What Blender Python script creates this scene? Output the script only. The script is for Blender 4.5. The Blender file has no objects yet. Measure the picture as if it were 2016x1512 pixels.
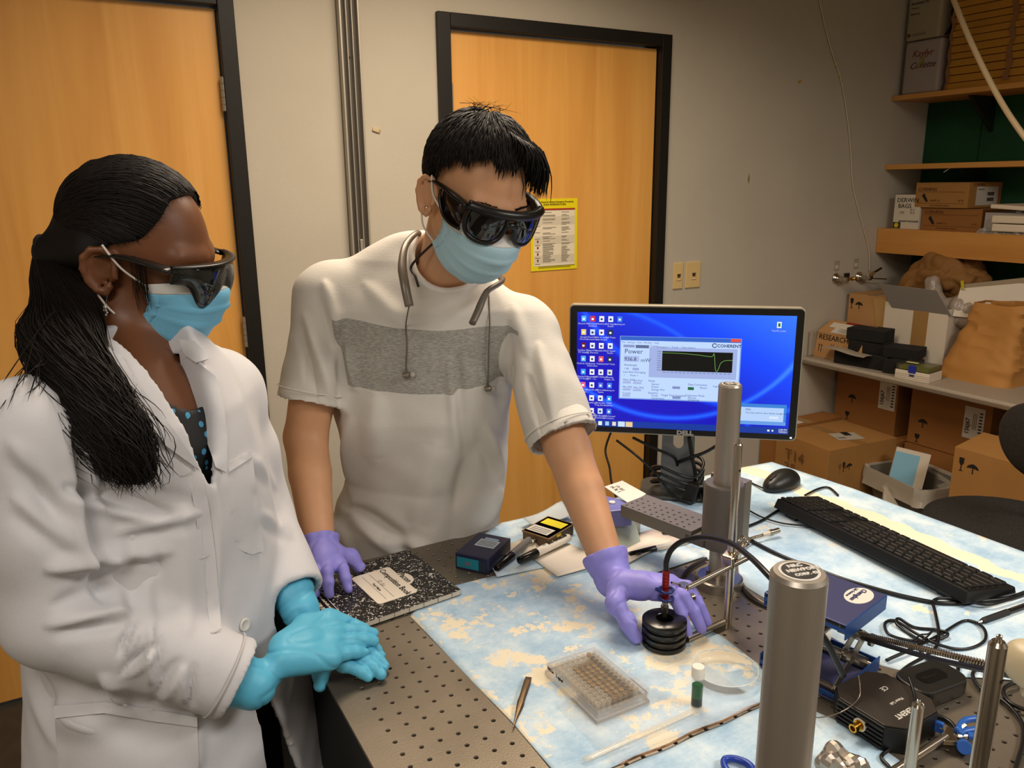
import bpy, bmesh, math, random
import numpy as np
from mathutils import Vector, Matrix
from mathutils.bvhtree import BVHTree
random.seed(7); rng = np.random.default_rng(7)
S = bpy.context.scene; C = S.collection
PI = math.pi
# ------------------------------------------------------------------ camera
F = 1564.44; CAM = np.array([0, 0, 1.581])
M3 = np.array([[0.8724998064093409, -0.12727737746780288, 0.4717462845646811],
               [-0.48851099712051005, -0.20735889437943245, 0.8475607911023636],
               [-0.01005452674110774, -0.9699498740175481, -0.24309699378098976]])
cd = bpy.data.cameras.new('camera'); cam = bpy.data.objects.new('camera', cd); C.objects.link(cam)
cd.sensor_width = 36; cd.lens = F / 2016 * 36; cd.clip_start = .02
_m = np.eye(4); _m[:3, 0] = M3[:, 0]; _m[:3, 1] = -M3[:, 1]; _m[:3, 2] = -M3[:, 2]; _m[:3, 3] = CAM
cam.matrix_world = Matrix(_m.tolist()); S.camera = cam
# ------------------------------------------------------------------ world, lamps, exposure
wd = bpy.data.worlds.new('world'); S.world = wd; wd.use_nodes = True
wd.node_tree.nodes['Background'].inputs[0].default_value = (1, .93, .82, 1)
wd.node_tree.nodes['Background'].inputs[1].default_value = .42
def area(name, loc, sx, sy, power, col, spread=180):
    l = bpy.data.lights.new(name, 'AREA'); l.shape = 'RECTANGLE'; l.size = sx; l.size_y = sy
    l.energy = power; l.color = col; l.spread = math.radians(spread)
    o = bpy.data.objects.new(name, l); o.location = loc; C.objects.link(o); return o
area('troffer_and_fill_light', (1.1, 1.66, 2.61), 1.15, .55, 31, (1, .83, .64), 155)
area('troffer_and_fill_light', (-.7, -.3, 2.61), 1.15, .55, 21, (1, .93, .85), 170)  # fill lamp added behind the camera to lift the shadows
area('troffer_and_fill_light', (1.9, -.6, 2.61), 1.15, .55, 40, (1, .94, .88), 170)  # second added fill, right of the camera, against dark shadows
S.view_settings.view_transform = 'Standard'; S.view_settings.look = 'None'
S.view_settings.gamma = 1; S.view_settings.use_curve_mapping = False
S.view_settings.exposure = 0.20
# ------------------------------------------------------------------ where a picture point lies in the room
def ray(px, py):
    v = np.array([(px - 1008) / F, (py - 756) / F, 1.]); v /= np.linalg.norm(v); return M3 @ v
def onz(px, py, z=.9): d = ray(px, py); return CAM + d * (z - CAM[2]) / d[2]
def ony(px, py, y): d = ray(px, py); return CAM + d * y / d[1]
def onx(px, py, x): d = ray(px, py); return CAM + d * x / d[0]
def onk(px, py, k): d = ray(px, py); return CAM + d * k / math.hypot(d[0], d[1])
def proj(p):
    c = (np.atleast_2d(p) - CAM) @ M3; return np.c_[c[:, 0] / c[:, 2] * F + 1008, c[:, 1] / c[:, 2] * F + 756]
# ------------------------------------------------------------------ materials
def srgb(h):
    if isinstance(h, str): h = [int(h[i:i + 2], 16) / 255 for i in (0, 2, 4)]
    return tuple(c / 12.92 if c <= .04045 else ((c + .055) / 1.055) ** 2.4 for c in h)
_mc = {}
def mat(name, col, rough=.6, metal=0, noise=0, nscale=20, col2=None, bump=0, bscale=200, stretch=(1, 1, 1), spec=.5, emis=None,
        trans=0, ior=1.45, sheen=0, coat=0, alpha=1, sss=0, thr=None, nd=4):
    if name in _mc: return _mc[name]
    m = bpy.data.materials.new(name); m.use_nodes = True; _mc[name] = m
    nt = m.node_tree; b = nt.nodes['Principled BSDF']; L = nt.links.new
    col = srgb(col) if isinstance(col, str) else col
    b.inputs['Base Color'].default_value = (*col, 1); b.inputs['Roughness'].default_value = rough
    b.inputs['Metallic'].default_value = metal; b.inputs['IOR'].default_value = ior
    b.inputs['Specular IOR Level'].default_value = spec; b.inputs['Transmission Weight'].default_value = trans
    b.inputs['Sheen Weight'].default_value = sheen; b.inputs['Coat Weight'].default_value = coat; b.inputs['Alpha'].default_value = alpha
    if sss:
        b.inputs['Subsurface Weight'].default_value = sss; b.inputs['Subsurface Radius'].default_value = (.01, .004, .002)
        b.inputs['Subsurface Scale'].default_value = 1
    if emis: b.inputs['Emission Color'].default_value = (*srgb(emis[0]), 1); b.inputs['Emission Strength'].default_value = emis[1]
    if noise or bump:
        tc = nt.nodes.new('ShaderNodeTexCoord'); mp = nt.nodes.new('ShaderNodeMapping'); mp.inputs['Scale'].default_value = stretch
        L(tc.outputs['Object'], mp.inputs['Vector'])
    if noise:
        n = nt.nodes.new('ShaderNodeTexNoise'); n.inputs['Scale'].default_value = nscale; n.inputs['Detail'].default_value = nd
        L(mp.outputs[0], n.inputs['Vector'])
        r = nt.nodes.new('ShaderNodeValToRGB'); c2 = srgb(col2) if isinstance(col2, str) else (col2 or tuple(c * (1 - noise) for c in col))
        t = thr or (.35, .65)
        r.color_ramp.elements[0].position = t[0]; r.color_ramp.elements[1].position = t[1]
        r.color_ramp.elements[0].color = (*c2, 1); r.color_ramp.elements[1].color = (*col, 1)
        L(n.outputs[0], r.inputs[0]); L(r.outputs[0], b.inputs['Base Color'])
    if bump:
        n2 = nt.nodes.new('ShaderNodeTexNoise'); n2.inputs['Scale'].default_value = bscale; n2.inputs['Detail'].default_value = 3
        L(mp.outputs[0], n2.inputs['Vector']); bp = nt.nodes.new('ShaderNodeBump'); bp.inputs['Strength'].default_value = 1
        bp.inputs['Distance'].default_value = bump; L(n2.outputs[0], bp.inputs['Height']); L(bp.outputs[0], b.inputs['Normal'])
    return m
# ------------------------------------------------------------------ mesh builder
class MB:
    def __init__(s): s.v = []; s.f = []
    def add(s, v, f):
        b = len(s.v); s.v += [tuple(map(float, p)) for p in v]; s.f += [tuple(b + i for i in q) for q in f]; return s
    def box(s, c, d, rz=0, R=None):
        c = np.array(c, float); d = np.array(d, float) / 2
        P = np.array([[x, y, z] for z in (-1, 1) for y in (-1, 1) for x in (-1, 1)]) * d
        if rz: R = np.array([[math.cos(rz), -math.sin(rz), 0], [math.sin(rz), math.cos(rz), 0], [0, 0, 1]])
        if R is not None: P = P @ np.array(R).T
        return s.add(P + c, [(0, 2, 3, 1), (4, 5, 7, 6), (0, 1, 5, 4), (2, 6, 7, 3), (0, 4, 6, 2), (1, 3, 7, 5)])
    def hexa(s, b4, t4):      # four bottom corners, four top corners
        return s.add(list(b4) + list(t4), [(3, 2, 1, 0), (4, 5, 6, 7), (0, 1, 5, 4), (1, 2, 6, 5), (2, 3, 7, 6), (3, 0, 4, 7)])
    def tube(s, pts, r, n=8, cap=True, closed=False, flat=None):
        P = np.array(pts, float); k = len(P); r = np.full(k, r, float) if np.isscalar(r) else np.array(r, float)
        T = np.zeros_like(P); T[1:-1] = P[2:] - P[:-2]; T[0] = P[1] - P[0]; T[-1] = P[-1] - P[-2]
        if closed: T = np.roll(P, -1, 0) - np.roll(P, 1, 0)
        T /= np.linalg.norm(T, axis=1)[:, None] + 1e-12
        u = np.cross(T[0], [0, 0, 1.]);
        if np.linalg.norm(u) < 1e-3: u = np.array([1., 0, 0])
        V = []
        for i in range(k):
            u = u - (u @ T[i]) * T[i]; u /= np.linalg.norm(u) + 1e-12; w = np.cross(T[i], u)
            for j in range(n):
                a = 2 * PI * j / n; V.append(P[i] + r[i] * (math.cos(a) * u + math.sin(a) * w * (flat or 1)))
        Fc = [(i * n + j, i * n + (j + 1) % n, (i + 1) * n + (j + 1) % n, (i + 1) * n + j) for i in range(k - 1) for j in range(n)]
        if closed: Fc += [((k - 1) * n + j, (k - 1) * n + (j + 1) % n, (j + 1) % n, j) for j in range(n)]
        elif cap: Fc += [tuple(range(n))[::-1], tuple((k - 1) * n + j for j in range(n))]
        return s.add(V, Fc)
    def cyl(s, a, b, r0, r1=None, n=24, cap=True): return s.tube([a, b], [r0, r0 if r1 is None else r1], n, cap)
    def lathe(s, prof, c=(0, 0, 0), n=32, A=None, cap=False):      # prof: (radius, height); A: 3x3 axes
        V = []; k = len(prof)
        for r, z in prof:
            for j in range(n):
                a = 2 * PI * j / n; p = np.array([r * math.cos(a), r * math.sin(a), z])
                V.append((np.array(A).T @ p if A is not None else p) + np.array(c))
        Fc = [(i * n + j, i * n + (j + 1) % n, (i + 1) * n + (j + 1) % n, (i + 1) * n + j) for i in range(k - 1) for j in range(n)]
        if cap: Fc += [tuple(range(n))[::-1], tuple((k - 1) * n + j for j in range(n))]
        return s.add(V, Fc)
    def prism(s, poly, z0, z1, A=None, o=(0, 0, 0)):     # polygon (x, y) raised from z0 to z1
        n = len(poly); V = np.array([[x, y, z] for z in (z0, z1) for x, y in poly], float)
        if A is not None: V = V @ np.array(A)
        return s.add(V + np.array(o), [tuple(range(n))[::-1], tuple(range(n, 2 * n))] + [(i, (i + 1) % n, n + (i + 1) % n, n + i) for i in range(n)])
    def grid(s, P, th=0):     # P: (a, b, 3) array of points; th: thickness along the normal
        P = np.array(P, float); a, b = P.shape[:2]
        q = [(i * b + j, (i + 1) * b + j, (i + 1) * b + j + 1, i * b + j + 1) for i in range(a - 1) for j in range(b - 1)]
        if not th: return s.add(P.reshape(-1, 3), q)
        du = np.gradient(P, axis=0); dv = np.gradient(P, axis=1); N = np.cross(du, dv); N /= np.linalg.norm(N, axis=2)[..., None] + 1e-12
        Q = P + N * th; o = a * b
        V = np.concatenate([P.reshape(-1, 3), Q.reshape(-1, 3)])
        Fc = [t[::-1] for t in q] + [tuple(o + i for i in t) for t in q]
        per = [(i, 0) for i in range(a)] + [(a - 1, j) for j in range(1, b)] + [(i, b - 1) for i in range(a - 2, -1, -1)] + [(0, j) for j in range(b - 2, 0, -1)]
        per = [i * b + j for i, j in per]
        Fc += [(per[i], per[(i + 1) % len(per)], o + per[(i + 1) % len(per)], o + per[i]) for i in range(len(per))]
        return s.add(V, Fc)
    def ball(s, c, r, n=12, m=8, sc=(1, 1, 1)):
        prof = [(r * math.sin(PI * i / m) + 1e-6, -r * math.cos(PI * i / m)) for i in range(m + 1)]
        k = len(s.v); s.lathe(prof, (0, 0, 0), n)
        for i in range(k, len(s.v)): s.v[i] = tuple(s.v[i][t] * sc[t] + c[t] for t in range(3))
        return s
    def obj(s, name, m, parent=None, world=False, smooth=False, bev=0, bseg=2, sub=0, wn=False, ang=None):
        V = np.array(s.v, float)
        if world and parent is not None: V = (V - np.array(parent['_o'])) if not parent.get('_r') else unturn(V, parent)
        me = bpy.data.meshes.new(name); me.from_pydata(V.tolist(), [], s.f); me.validate()
        return finish(name, me, m, parent, smooth, bev, bseg, sub, ang)
def unturn(V, p):
    V = V - np.array(p['_o']); a = -p['_r']; R = np.array([[math.cos(a), -math.sin(a), 0], [math.sin(a), math.cos(a), 0], [0, 0, 1]]); return V @ R.T
def finish(name, me, m, parent=None, smooth=False, bev=0, bseg=2, sub=0, ang=None):
    bm = bmesh.new(); bm.from_mesh(me); bmesh.ops.recalc_face_normals(bm, faces=bm.faces); bm.to_mesh(me); bm.free()
    if m is not None: me.materials.append(m)
    if smooth or ang:
        me.polygons.foreach_set('use_smooth', [True] * len(me.polygons))
        if ang: me.set_sharp_from_angle(angle=math.radians(ang))
    o = bpy.data.objects.new(name, me); C.objects.link(o)
    if parent is not None: o.parent = parent
    o['_o'] = (0., 0., 0.)
    if bev: b = o.modifiers.new('bevel', 'BEVEL'); b.width = bev; b.segments = bseg; b.limit_method = 'ANGLE'; b.angle_limit = math.radians(40)
    if sub: b = o.modifiers.new('sub', 'SUBSURF'); b.levels = sub; b.render_levels = sub
    return o
def tag(o, label, cat=None, group=None, kind=None):
    if label: o['label'] = label
    if cat: o['category'] = cat
    if group: o['group'] = group
    if kind: o['kind'] = kind
    return o
def thing(name, label, cat, loc=(0, 0, 0), rz=0, group=None):
    o = bpy.data.objects.new(name, None); C.objects.link(o); o.empty_display_size = .02
    o.location = tuple(map(float, loc)); o.rotation_euler = (0, 0, rz); o['_o'] = tuple(map(float, loc)); o['_r'] = float(rz)
    return tag(o, label, cat, group)
def struct(o): o['kind'] = 'structure'; return o
def text(s, size, m, parent, o, ux, uy, name='lettering', align='LEFT', ext=.0004, world=True, off=0, sx=1, font_shear=0):
    """flat raised lettering: o = origin of the first baseline, ux = reading direction, uy = up the letters"""
    c = bpy.data.curves.new('t', 'FONT'); c.body = s; c.size = size; c.extrude = ext; c.align_x = align; c.resolution_u = 2; c.space_line = .95
    c.shear = font_shear; c.offset = off
    t = bpy.data.objects.new('t', c); C.objects.link(t); dg = bpy.context.evaluated_depsgraph_get()
    me = bpy.data.meshes.new_from_object(t.evaluated_get(dg)); bpy.data.objects.remove(t); bpy.data.curves.remove(c)
    ux = np.array(ux, float); ux /= np.linalg.norm(ux); uy = np.array(uy, float); uy -= (uy @ ux) * ux; uy /= np.linalg.norm(uy)
    N = np.cross(ux, uy); n = len(me.vertices); V = np.zeros(n * 3); me.vertices.foreach_get('co', V); V = V.reshape(-1, 3)
    V = np.array(o) + V[:, :1] * sx * ux + V[:, 1:2] * uy + V[:, 2:3] * N
    if world and parent is not None: V = unturn(V, parent) if parent.get('_r') else V - np.array(parent['_o'])
    me.vertices.foreach_set('co', V.ravel()); me.update(); me.materials.clear(); me.materials.append(m)
    t = bpy.data.objects.new(name, me); C.objects.link(t); t.parent = parent; t['_o'] = (0., 0., 0.); return t
def spline(P, n=8, closed=False):
    """Catmull-Rom through points"""
    P = np.array(P, float); k = len(P); out = []
    g = (lambda i: P[i % k]) if closed else (lambda i: P[min(max(i, 0), k - 1)])
    for i in range(k if closed else k - 1):
        a, b, c, d = g(i - 1), g(i), g(i + 1), g(i + 2)
        for j in range(n):
            t = j / n; out.append(.5 * ((2 * b) + (-a + c) * t + (2 * a - 5 * b + 4 * c - d) * t * t + (-a + 3 * b - 3 * c + d) * t ** 3))
    if not closed: out.append(P[-1])
    return np.array(out)
# ------------------------------------------------------------------ surfaces from distance fields
def surfnet(f, lo, hi, h):
    lo = np.array(lo, float); hi = np.array(hi, float); n = np.ceil((hi - lo) / h).astype(int) + 1
    ax = [lo[i] + h * np.arange(n[i]) for i in range(3)]
    V = np.empty(n, np.float32)
    st = max(1, int(400000 / (n[1] * n[2])))
    for i in range(0, n[0], st):
        X, Y, Z = np.meshgrid(ax[0][i:i + st], ax[1], ax[2], indexing='ij')
        V[i:i + st] = f(np.stack([X.ravel(), Y.ravel(), Z.ravel()], 1)).reshape(X.shape)
    ins = V < 0; m = n - 1
    cnt = np.zeros(m, np.int8)
    for a in (0, 1):
        for b in (0, 1):
            for c in (0, 1): cnt += ins[a:a + m[0], b:b + m[1], c:c + m[2]]
    act = (cnt > 0) & (cnt < 8); idx = -np.ones(m, np.int64); ijk = np.argwhere(act); idx[act] = np.arange(len(ijk))
    acc = np.zeros((len(ijk), 3)); w = np.zeros(len(ijk)); I = ijk
    cor = [(a, b, c) for a in (0, 1) for b in (0, 1) for c in (0, 1)]
    for p in cor:
        for k in range(3):
            if p[k]: continue
            q = list(p); q[k] = 1
            va = V[I[:, 0] + p[0], I[:, 1] + p[1], I[:, 2] + p[2]]; vb = V[I[:, 0] + q[0], I[:, 1] + q[1], I[:, 2] + q[2]]
            s = (va < 0) != (vb < 0); t = np.where(s, va / np.where(s, va - vb, 1), 0)
            pt = np.tile(np.array(p, float), (len(I), 1)); pt[:, k] += t; acc[s] += pt[s]; w[s] += 1
    P = lo + h * (I + acc / w[:, None]); F_ = []
    for k in range(3):
        a, b = [(1, 2), (2, 0), (0, 1)][k]
        sl0 = [slice(None)] * 3; sl1 = [slice(None)] * 3; sl0[k] = slice(0, n[k] - 1); sl1[k] = slice(1, n[k])
        s0 = ins[tuple(sl0)]; s1 = ins[tuple(sl1)]; e = np.argwhere(s0 != s1)
        e = e[(e[:, a] > 0) & (e[:, a] < m[a]) & (e[:, b] > 0) & (e[:, b] < m[b])]
        fl = s0[tuple(e.T)]
        c = []
        for da, db in ((-1, -1), (0, -1), (0, 0), (-1, 0)):
            g = e.copy(); g[:, a] += da; g[:, b] += db; c.append(idx[tuple(g.T)])
        q = np.stack(c, 1); q[~fl] = q[~fl][:, ::-1]; F_.append(q)
    return P, np.concatenate(F_)
def npmesh(name, P, Q):
    me = bpy.data.meshes.new(name); me.vertices.add(len(P)); me.vertices.foreach_set('co', np.ascontiguousarray(P, dtype=np.float32).ravel())
    me.loops.add(Q.size); me.loops.foreach_set('vertex_index', Q.astype(np.int32).ravel()); me.polygons.add(len(Q))
    me.polygons.foreach_set('loop_start', np.arange(0, Q.size, Q.shape[1], dtype=np.int32))
    me.polygons.foreach_set('use_smooth', [True] * len(Q)); me.update(calc_edges=True); me.validate(); return me
def vnorm(P, Q):
    n = np.cross(P[Q[:, 2]] - P[Q[:, 0]], P[Q[:, 3]] - P[Q[:, 1]]); N = np.zeros_like(P)
    for i in range(4): np.add.at(N, Q[:, i], n)
    return N / (np.linalg.norm(N, axis=1)[:, None] + 1e-12)
def relax(P, Q, it=2, lam=.5):
    A = np.concatenate([Q[:, i] for i in range(4)]); B = np.concatenate([Q[:, (i + 1) % 4] for i in range(4)])
    deg = np.bincount(A, minlength=len(P)) + np.bincount(B, minlength=len(P)) + 1e-9
    for _ in range(it):
        acc = np.stack([np.bincount(A, P[B, k], len(P)) + np.bincount(B, P[A, k], len(P)) for k in range(3)], 1)
        P = P + lam * (acc / deg[:, None] - P)
    return P
def cone(p, a, b, ra, rb):      # rounded cone
    a = np.asarray(a, float); b = np.asarray(b, float); d = b - a; L2 = d @ d + 1e-12
    t = np.clip(((p - a) @ d) / L2, 0, 1); return np.linalg.norm(p - a - t[:, None] * d, axis=1) - (ra + (rb - ra) * t)
def ell(p, c, r, R=None):
    q = p - np.asarray(c, float)
    if R is not None: q = q @ np.array(R)      # columns of R = the ellipsoid's axes
    r = np.asarray(r, float); k0 = np.linalg.norm(q / r, axis=1); k1 = np.linalg.norm(q / (r * r), axis=1) + 1e-9; return k0 * (k0 - 1) / k1
def smin(a, b, k):
    h = np.clip(.5 + .5 * (b - a) / k, 0, 1); return b + (a - b) * h - k * h * (1 - h)
def smax(a, b, k): return -smin(-a, -b, k)
def rotm(rx=0, ry=0, rz=0):
    return np.array((Matrix.Rotation(math.radians(rz), 3, 'Z') @ Matrix.Rotation(math.radians(ry), 3, 'Y') @ Matrix.Rotation(math.radians(rx), 3, 'X')))
def snoise(P, seed=0, n=14, fr=(1, 3)):
    r = np.random.default_rng(seed); out = np.zeros(len(P))
    for _ in range(n):
        d = r.normal(size=3); d /= np.linalg.norm(d); k = r.uniform(*fr); out += np.sin(P @ d * k * 2 * PI + r.uniform(0, 6.3))
    return out / math.sqrt(n)
# ================================================================== the room
YB = 2.69; XR = 3.955; XL = -1.5; YF = -1.7; ZC = 2.65
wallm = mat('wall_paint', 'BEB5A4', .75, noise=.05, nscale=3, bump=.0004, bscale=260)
doorm = bpy.data.materials.new('maple_veneer')
def wood(name, c1, c2, c3, sc=(1, 1, .06), rough=.38, s=9, axis=0):
    m = bpy.data.materials.new(name); m.use_nodes = True; nt = m.node_tree; b = nt.nodes['Principled BSDF']; L = nt.links.new
    tc = nt.nodes.new('ShaderNodeTexCoord'); mp = nt.nodes.new('ShaderNodeMapping'); mp.inputs['Scale'].default_value = sc; L(tc.outputs['Object'], mp.inputs['Vector'])
    n = nt.nodes.new('ShaderNodeTexNoise'); n.inputs['Scale'].default_value = s; n.inputs['Detail'].default_value = 6; n.inputs['Roughness'].default_value = .62; n.inputs['Distortion'].default_value = .6
    L(mp.outputs[0], n.inputs['Vector']); r = nt.nodes.new('ShaderNodeValToRGB'); e = r.color_ramp.elements
    e[0].position = .3; e[0].color = (*srgb(c2), 1); e[1].position = .72; e[1].color = (*srgb(c3), 1); x = e.new(.5); x.color = (*srgb(c1), 1)
    L(n.outputs[0], r.inputs[0]); L(r.outputs[0], b.inputs['Base Color']); b.inputs['Roughness'].default_value = rough; return m
doorm = wood('maple_veneer', 'DDA04E', 'D19243', 'E6AD5E')
shelfm = wood('maple_shelf', 'C98B42', 'B87A35', 'D59A50', sc=(1, .08, 1), s=10)
blackp = mat('black_paint', '17140F', .45, spec=.4)
steelh = mat('hinge_steel', 'A8A296', .42, .5)
greenm = mat('green_board', '0E4A28', .8, noise=.25, nscale=7, bump=.0005, bscale=120)
floorm = mat('floor_tile', '3A352C', .45, noise=.3, nscale=14)
ceilm = mat('ceiling_tile', 'D8D2C4', .9)
DOORS = [(-.46, .492, 2.105), (1.262, 2.189, 2.105)]     # leaf x0, x1, top
FW = .05
def wallbox(name, x0, x1, y0, y1, z0, z1, m=wallm):
    return struct(MB().box(((x0 + x1) / 2, (y0 + y1) / 2, (z0 + z1) / 2), (x1 - x0, y1 - y0, z1 - z0)).obj(name, m))
wb = MB()
xs = [XL - .1, DOORS[0][0] - FW, DOORS[0][1] + FW, DOORS[1][0] - FW, DOORS[1][1] + FW, XR + .1]
for i in range(5):
    x0, x1 = xs[i], xs[i + 1]; z0 = 2.155 if i % 2 else 0
    wb.box(((x0 + x1) / 2, YB + .06, (z0 + ZC) / 2), (x1 - x0, .12, ZC - z0))
struct(wb.obj('wall_back', wallm))
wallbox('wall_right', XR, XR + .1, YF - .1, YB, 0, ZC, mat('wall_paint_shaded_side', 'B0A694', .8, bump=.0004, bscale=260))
wallbox('wall_left', XL - .1, XL, YF - .1, YB, 0, ZC)
wallbox('wall_front', XL, XR, YF - .1, YF, 0, ZC)
struct(MB().box((1.2, .5, -.05), (5.8, 4.8, .1)).obj('floor', floorm))
struct(MB().box((1.2, .5, ZC + .05), (5.8, 4.8, .1)).obj('ceiling', ceilm))
for i, (x0, x1, zt) in enumerate(DOORS):
    d = thing('door_%d' % (i + 1), None, None, ((x0 + x1) / 2, YB, 0)); d['kind'] = 'structure'
    d['label'] = ['orange maple door behind the woman in the lab coat', 'orange maple door behind the man, with a yellow-edged notice'][i]
    MB().box((0, .035, zt / 2 + .006), (x1 - x0 - .004, .044, zt - .012)).obj('door_leaf', doorm, d, bev=.0015)
    w = (x1 - x0) / 2
    fr = MB()
    for sx in (-1, 1): fr.box((sx * (w + FW / 2 + .001), .04, 1.0785), (FW - .002, .12, 2.157))
    fr.box((0, .04, zt + .004 + FW / 2), (2 * w + .002, .12, FW - .004))
    fr.obj('door_frame', blackp, d, bev=.002)
    hx = w + .002 if i == 0 else -w - .002
    hz = [1.86, 1.12, .25] if i == 0 else [1.88, 1.12, .25]
    for z in hz:
        h = MB(); h.cyl((hx, -.004, z - .05), (hx, -.004, z + .05), .0085, n=10)
        for q in range(5): h.cyl((hx, -.004, z - .049 + q * .02), (hx, -.004, z - .033 + q * .02), .0098, n=10)
        h.obj('hinge', steelh, d)
for n_, x0, x1 in (('baseboard_back', DOORS[0][1] + FW, DOORS[1][0] - FW), ('baseboard_corner', DOORS[1][1] + FW, XR)):
    struct(MB().box(((x0 + x1) / 2, YB - .006, .05), (x1 - x0, .012, .1)).obj(n_, mat('baseboard_rubber', '2A2723', .5), bev=.002))
# green backing board between the shelves
gb = thing('backing_board', 'dark green board on the wall behind the wooden shelves', 'board', (XR - .002, 1.9, 1.1))
ys = [2.69, 2.4, 1.2, .4]
for i in range(3): MB().box((-.006, (ys[i] + ys[i + 1]) / 2 - 1.9, .7), (.012, ys[i] - ys[i + 1] - .004, 1.6)).obj('panel', greenm, gb, bev=.001)
# ---- ceiling lamp over the table, and frames for two added fill lamps
for (x, y, lab_) in ((1.1, 1.66, 'rectangular ceiling troffer above the optical table'), (-.7, -.3, 'added fill lamp in a rectangular ceiling troffer frame behind the woman'), (1.9, -.6, 'added fill lamp in a rectangular ceiling troffer frame right of the camera')):
    t = thing('ceiling_and_fill_light', lab_, 'lamp', (x, y, ZC), group='ceiling troffer and added fill lamps')
    f = MB()
    for sx in (-1, 1): f.box((sx * .6, 0, -.01), (.03, .62, .02))
    for sy in (-1, 1): f.box((0, sy * .3, -.01), (1.17, .03, .02))
    f.obj('frame', mat('white_enamel', 'E6E2D8', .4), t)
# ---- aluminium channel
al = mat('aluminium', 'B2AA9C', .42, .6, noise=.12, nscale=30, stretch=(1, 1, .02))
cx0 = .862; cx1 = .93
ch = thing('wall_rail', 'vertical grey aluminium channel rail on the wall between the two doors', 'rail', ((cx0 + cx1) / 2, YB, 0))
w = cx1 - cx0
MB().box((0, -.004, 1.62), (w, .008, 2.06)).obj('back_plate', mat('grey_channel', '6F6A62', .5, .5), ch)
for x, ww, dd in ((-w / 2 + .004, .006, .030), (w / 2 - .004, .006, .030), (-.0095, .0035, .026), (.0095, .0035, .026)):
    MB().box((x, -dd / 2 - .004, 1.62), (ww, dd, 2.06)).obj('rib', al, ch, bev=.0008)
MB().box((.004, -.02, 1.38), (.013, .012, .05)).obj('latch', steelh, ch, bev=.002)
MB().cyl((0, -.006, 1.99), (0, -.012, 1.99), .0035).obj('screw', blackp, ch)
# ---- small things on the back wall
def wallthing(name, label, cat, x, z, group=None): return thing(name, label, cat, (x, YB, z), group=group)
t = wallthing('adhesive_pad', 'small cream torn adhesive pad on the wall right of the aluminium rail', 'adhesive pad', .977, 1.766)
MB().box((0, -.003, 0), (.022, .006, .012), R=rotm(0, 18, 0)).obj('foam', mat('cream_foam', 'C8B48C', .9), t, bev=.001)
MB().box((.012, -.002, -.004), (.01, .004, .012), R=rotm(0, 18, 0)).obj('torn_end', mat('tan_foam', 'AD9468', .9), t, bev=.001)
t = MB().box((3.0, YB - .0006, 2.02), (.02, .0012, .012), R=rotm(0, -30, 0)).obj('tape_scrap', mat('yellow_tape', 'B58A2A', .7))
tag(t, 'tiny yellow tape scrap high on the wall right of the door', 'tape')
t = MB().prism([(2.72, 1.62), (2.728, 1.6), (2.723, 1.575), (2.716, 1.59)], -YB, -YB + .001, A=[[1, 0, 0], [0, 0, 1], [0, -1, 0]]).obj('tape_scrap', mat('brown_stain', '8F7650', .7))
tag(t, 'small brown peeled scrap on the wall above the monitor', 'tape')
jm = mat('ivory_plastic', 'D9BC80', .35)
for (x0, x1, lab) in ((2.304, 2.357, 'narrow ivory jack plate, left of the pair on the wall'), (2.374, 2.458, 'wide ivory jack plate, right of the pair on the wall')):
    cx = (x0 + x1) / 2; t = wallthing('jack_plate', lab, 'wall plate', cx, 1.188, 'jack plates above the monitor')
    wd_ = x1 - x0
    MB().box((0, -.003, 0), (wd_, .006, .114)).obj('plate', jm, t, bev=.002)
    MB().box((.002, -.0065, -.004), (.026, .003, .034)).obj('jack_insert', mat('ivory_insert', 'CDAF72', .4), t, bev=.0008)
    MB().prism([(-.008, .008), (.012, .008), (.009, -.007), (-.005, -.007)], .008, .0085, A=[[1, 0, 0], [0, 0, 1], [0, -1, 0]]).obj('socket', mat('socket_dark', '3B3226', .6), t)
    MB().box((.002, -.0082, -.017), (.016, .002, .004)).obj('tab', mat('white_tab', 'EBDCB8', .4), t)
# wires on the wall
wm = mat('white_wire', 'D6C8AE', .5)
pts = [ony(a, b, YB - .006) for a, b in ((1608, -30), (1617, 20), (1630, 75), (1644, 122), (1656, 160), (1668, 230), (1675, 300), (1680, 370), (1700, 450), (1710, 490), (1712, 535))]
w_ = MB().tube(spline(pts, 6), .0028, 6).obj('wall_wire', wm, smooth=True); tag(w_, 'thin cream wire running down the wall to the gas valves', 'wire')
for (x, y, s) in ((1645, 127, .02), (1651, 146, .013)):
    p = ony(x, y, YB); t = wallthing('wire_clip', 'square cream clip on the wall wire' if s > .015 else 'smaller lower cream clip on the wall wire', 'clip', p[0], p[2], 'wire clips')
    MB().box((0, -.006, 0), (s, .012, s)).obj('clip_body', mat('cream_clip', 'C9B98E', .5), t, bev=.002)
    MB().box((0, -.013, 0), (s * .3, .003, s * .8)).obj('clip_tongue', mat('cream_clip'  , 'C9B98E', .5), t, bev=.0008)
tb = MB().tube(spline([(3.02, 2.2, 2.75), (2.85, 1.95, 2.45), (2.98, 1.9, 2.2), (3.1, 1.7, 1.95), (3.3, 1.3, 1.6)], 8), .008, 10)
tb = MB().tube(spline([onk(1868, -40, 3.6), onk(1878, 0, 3.55), onk(1915, 90, 3.45), onk(1965, 190, 3.35), onk(2016, 268, 3.25), onk(2090, 360, 3.2)], 8), .0095, 10).obj('hose', mat('cream_hose', 'B8A27E', .45), smooth=True)
tag(tb, 'cream flexible hose hanging diagonally in front of the stacked boards', 'hose')
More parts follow.
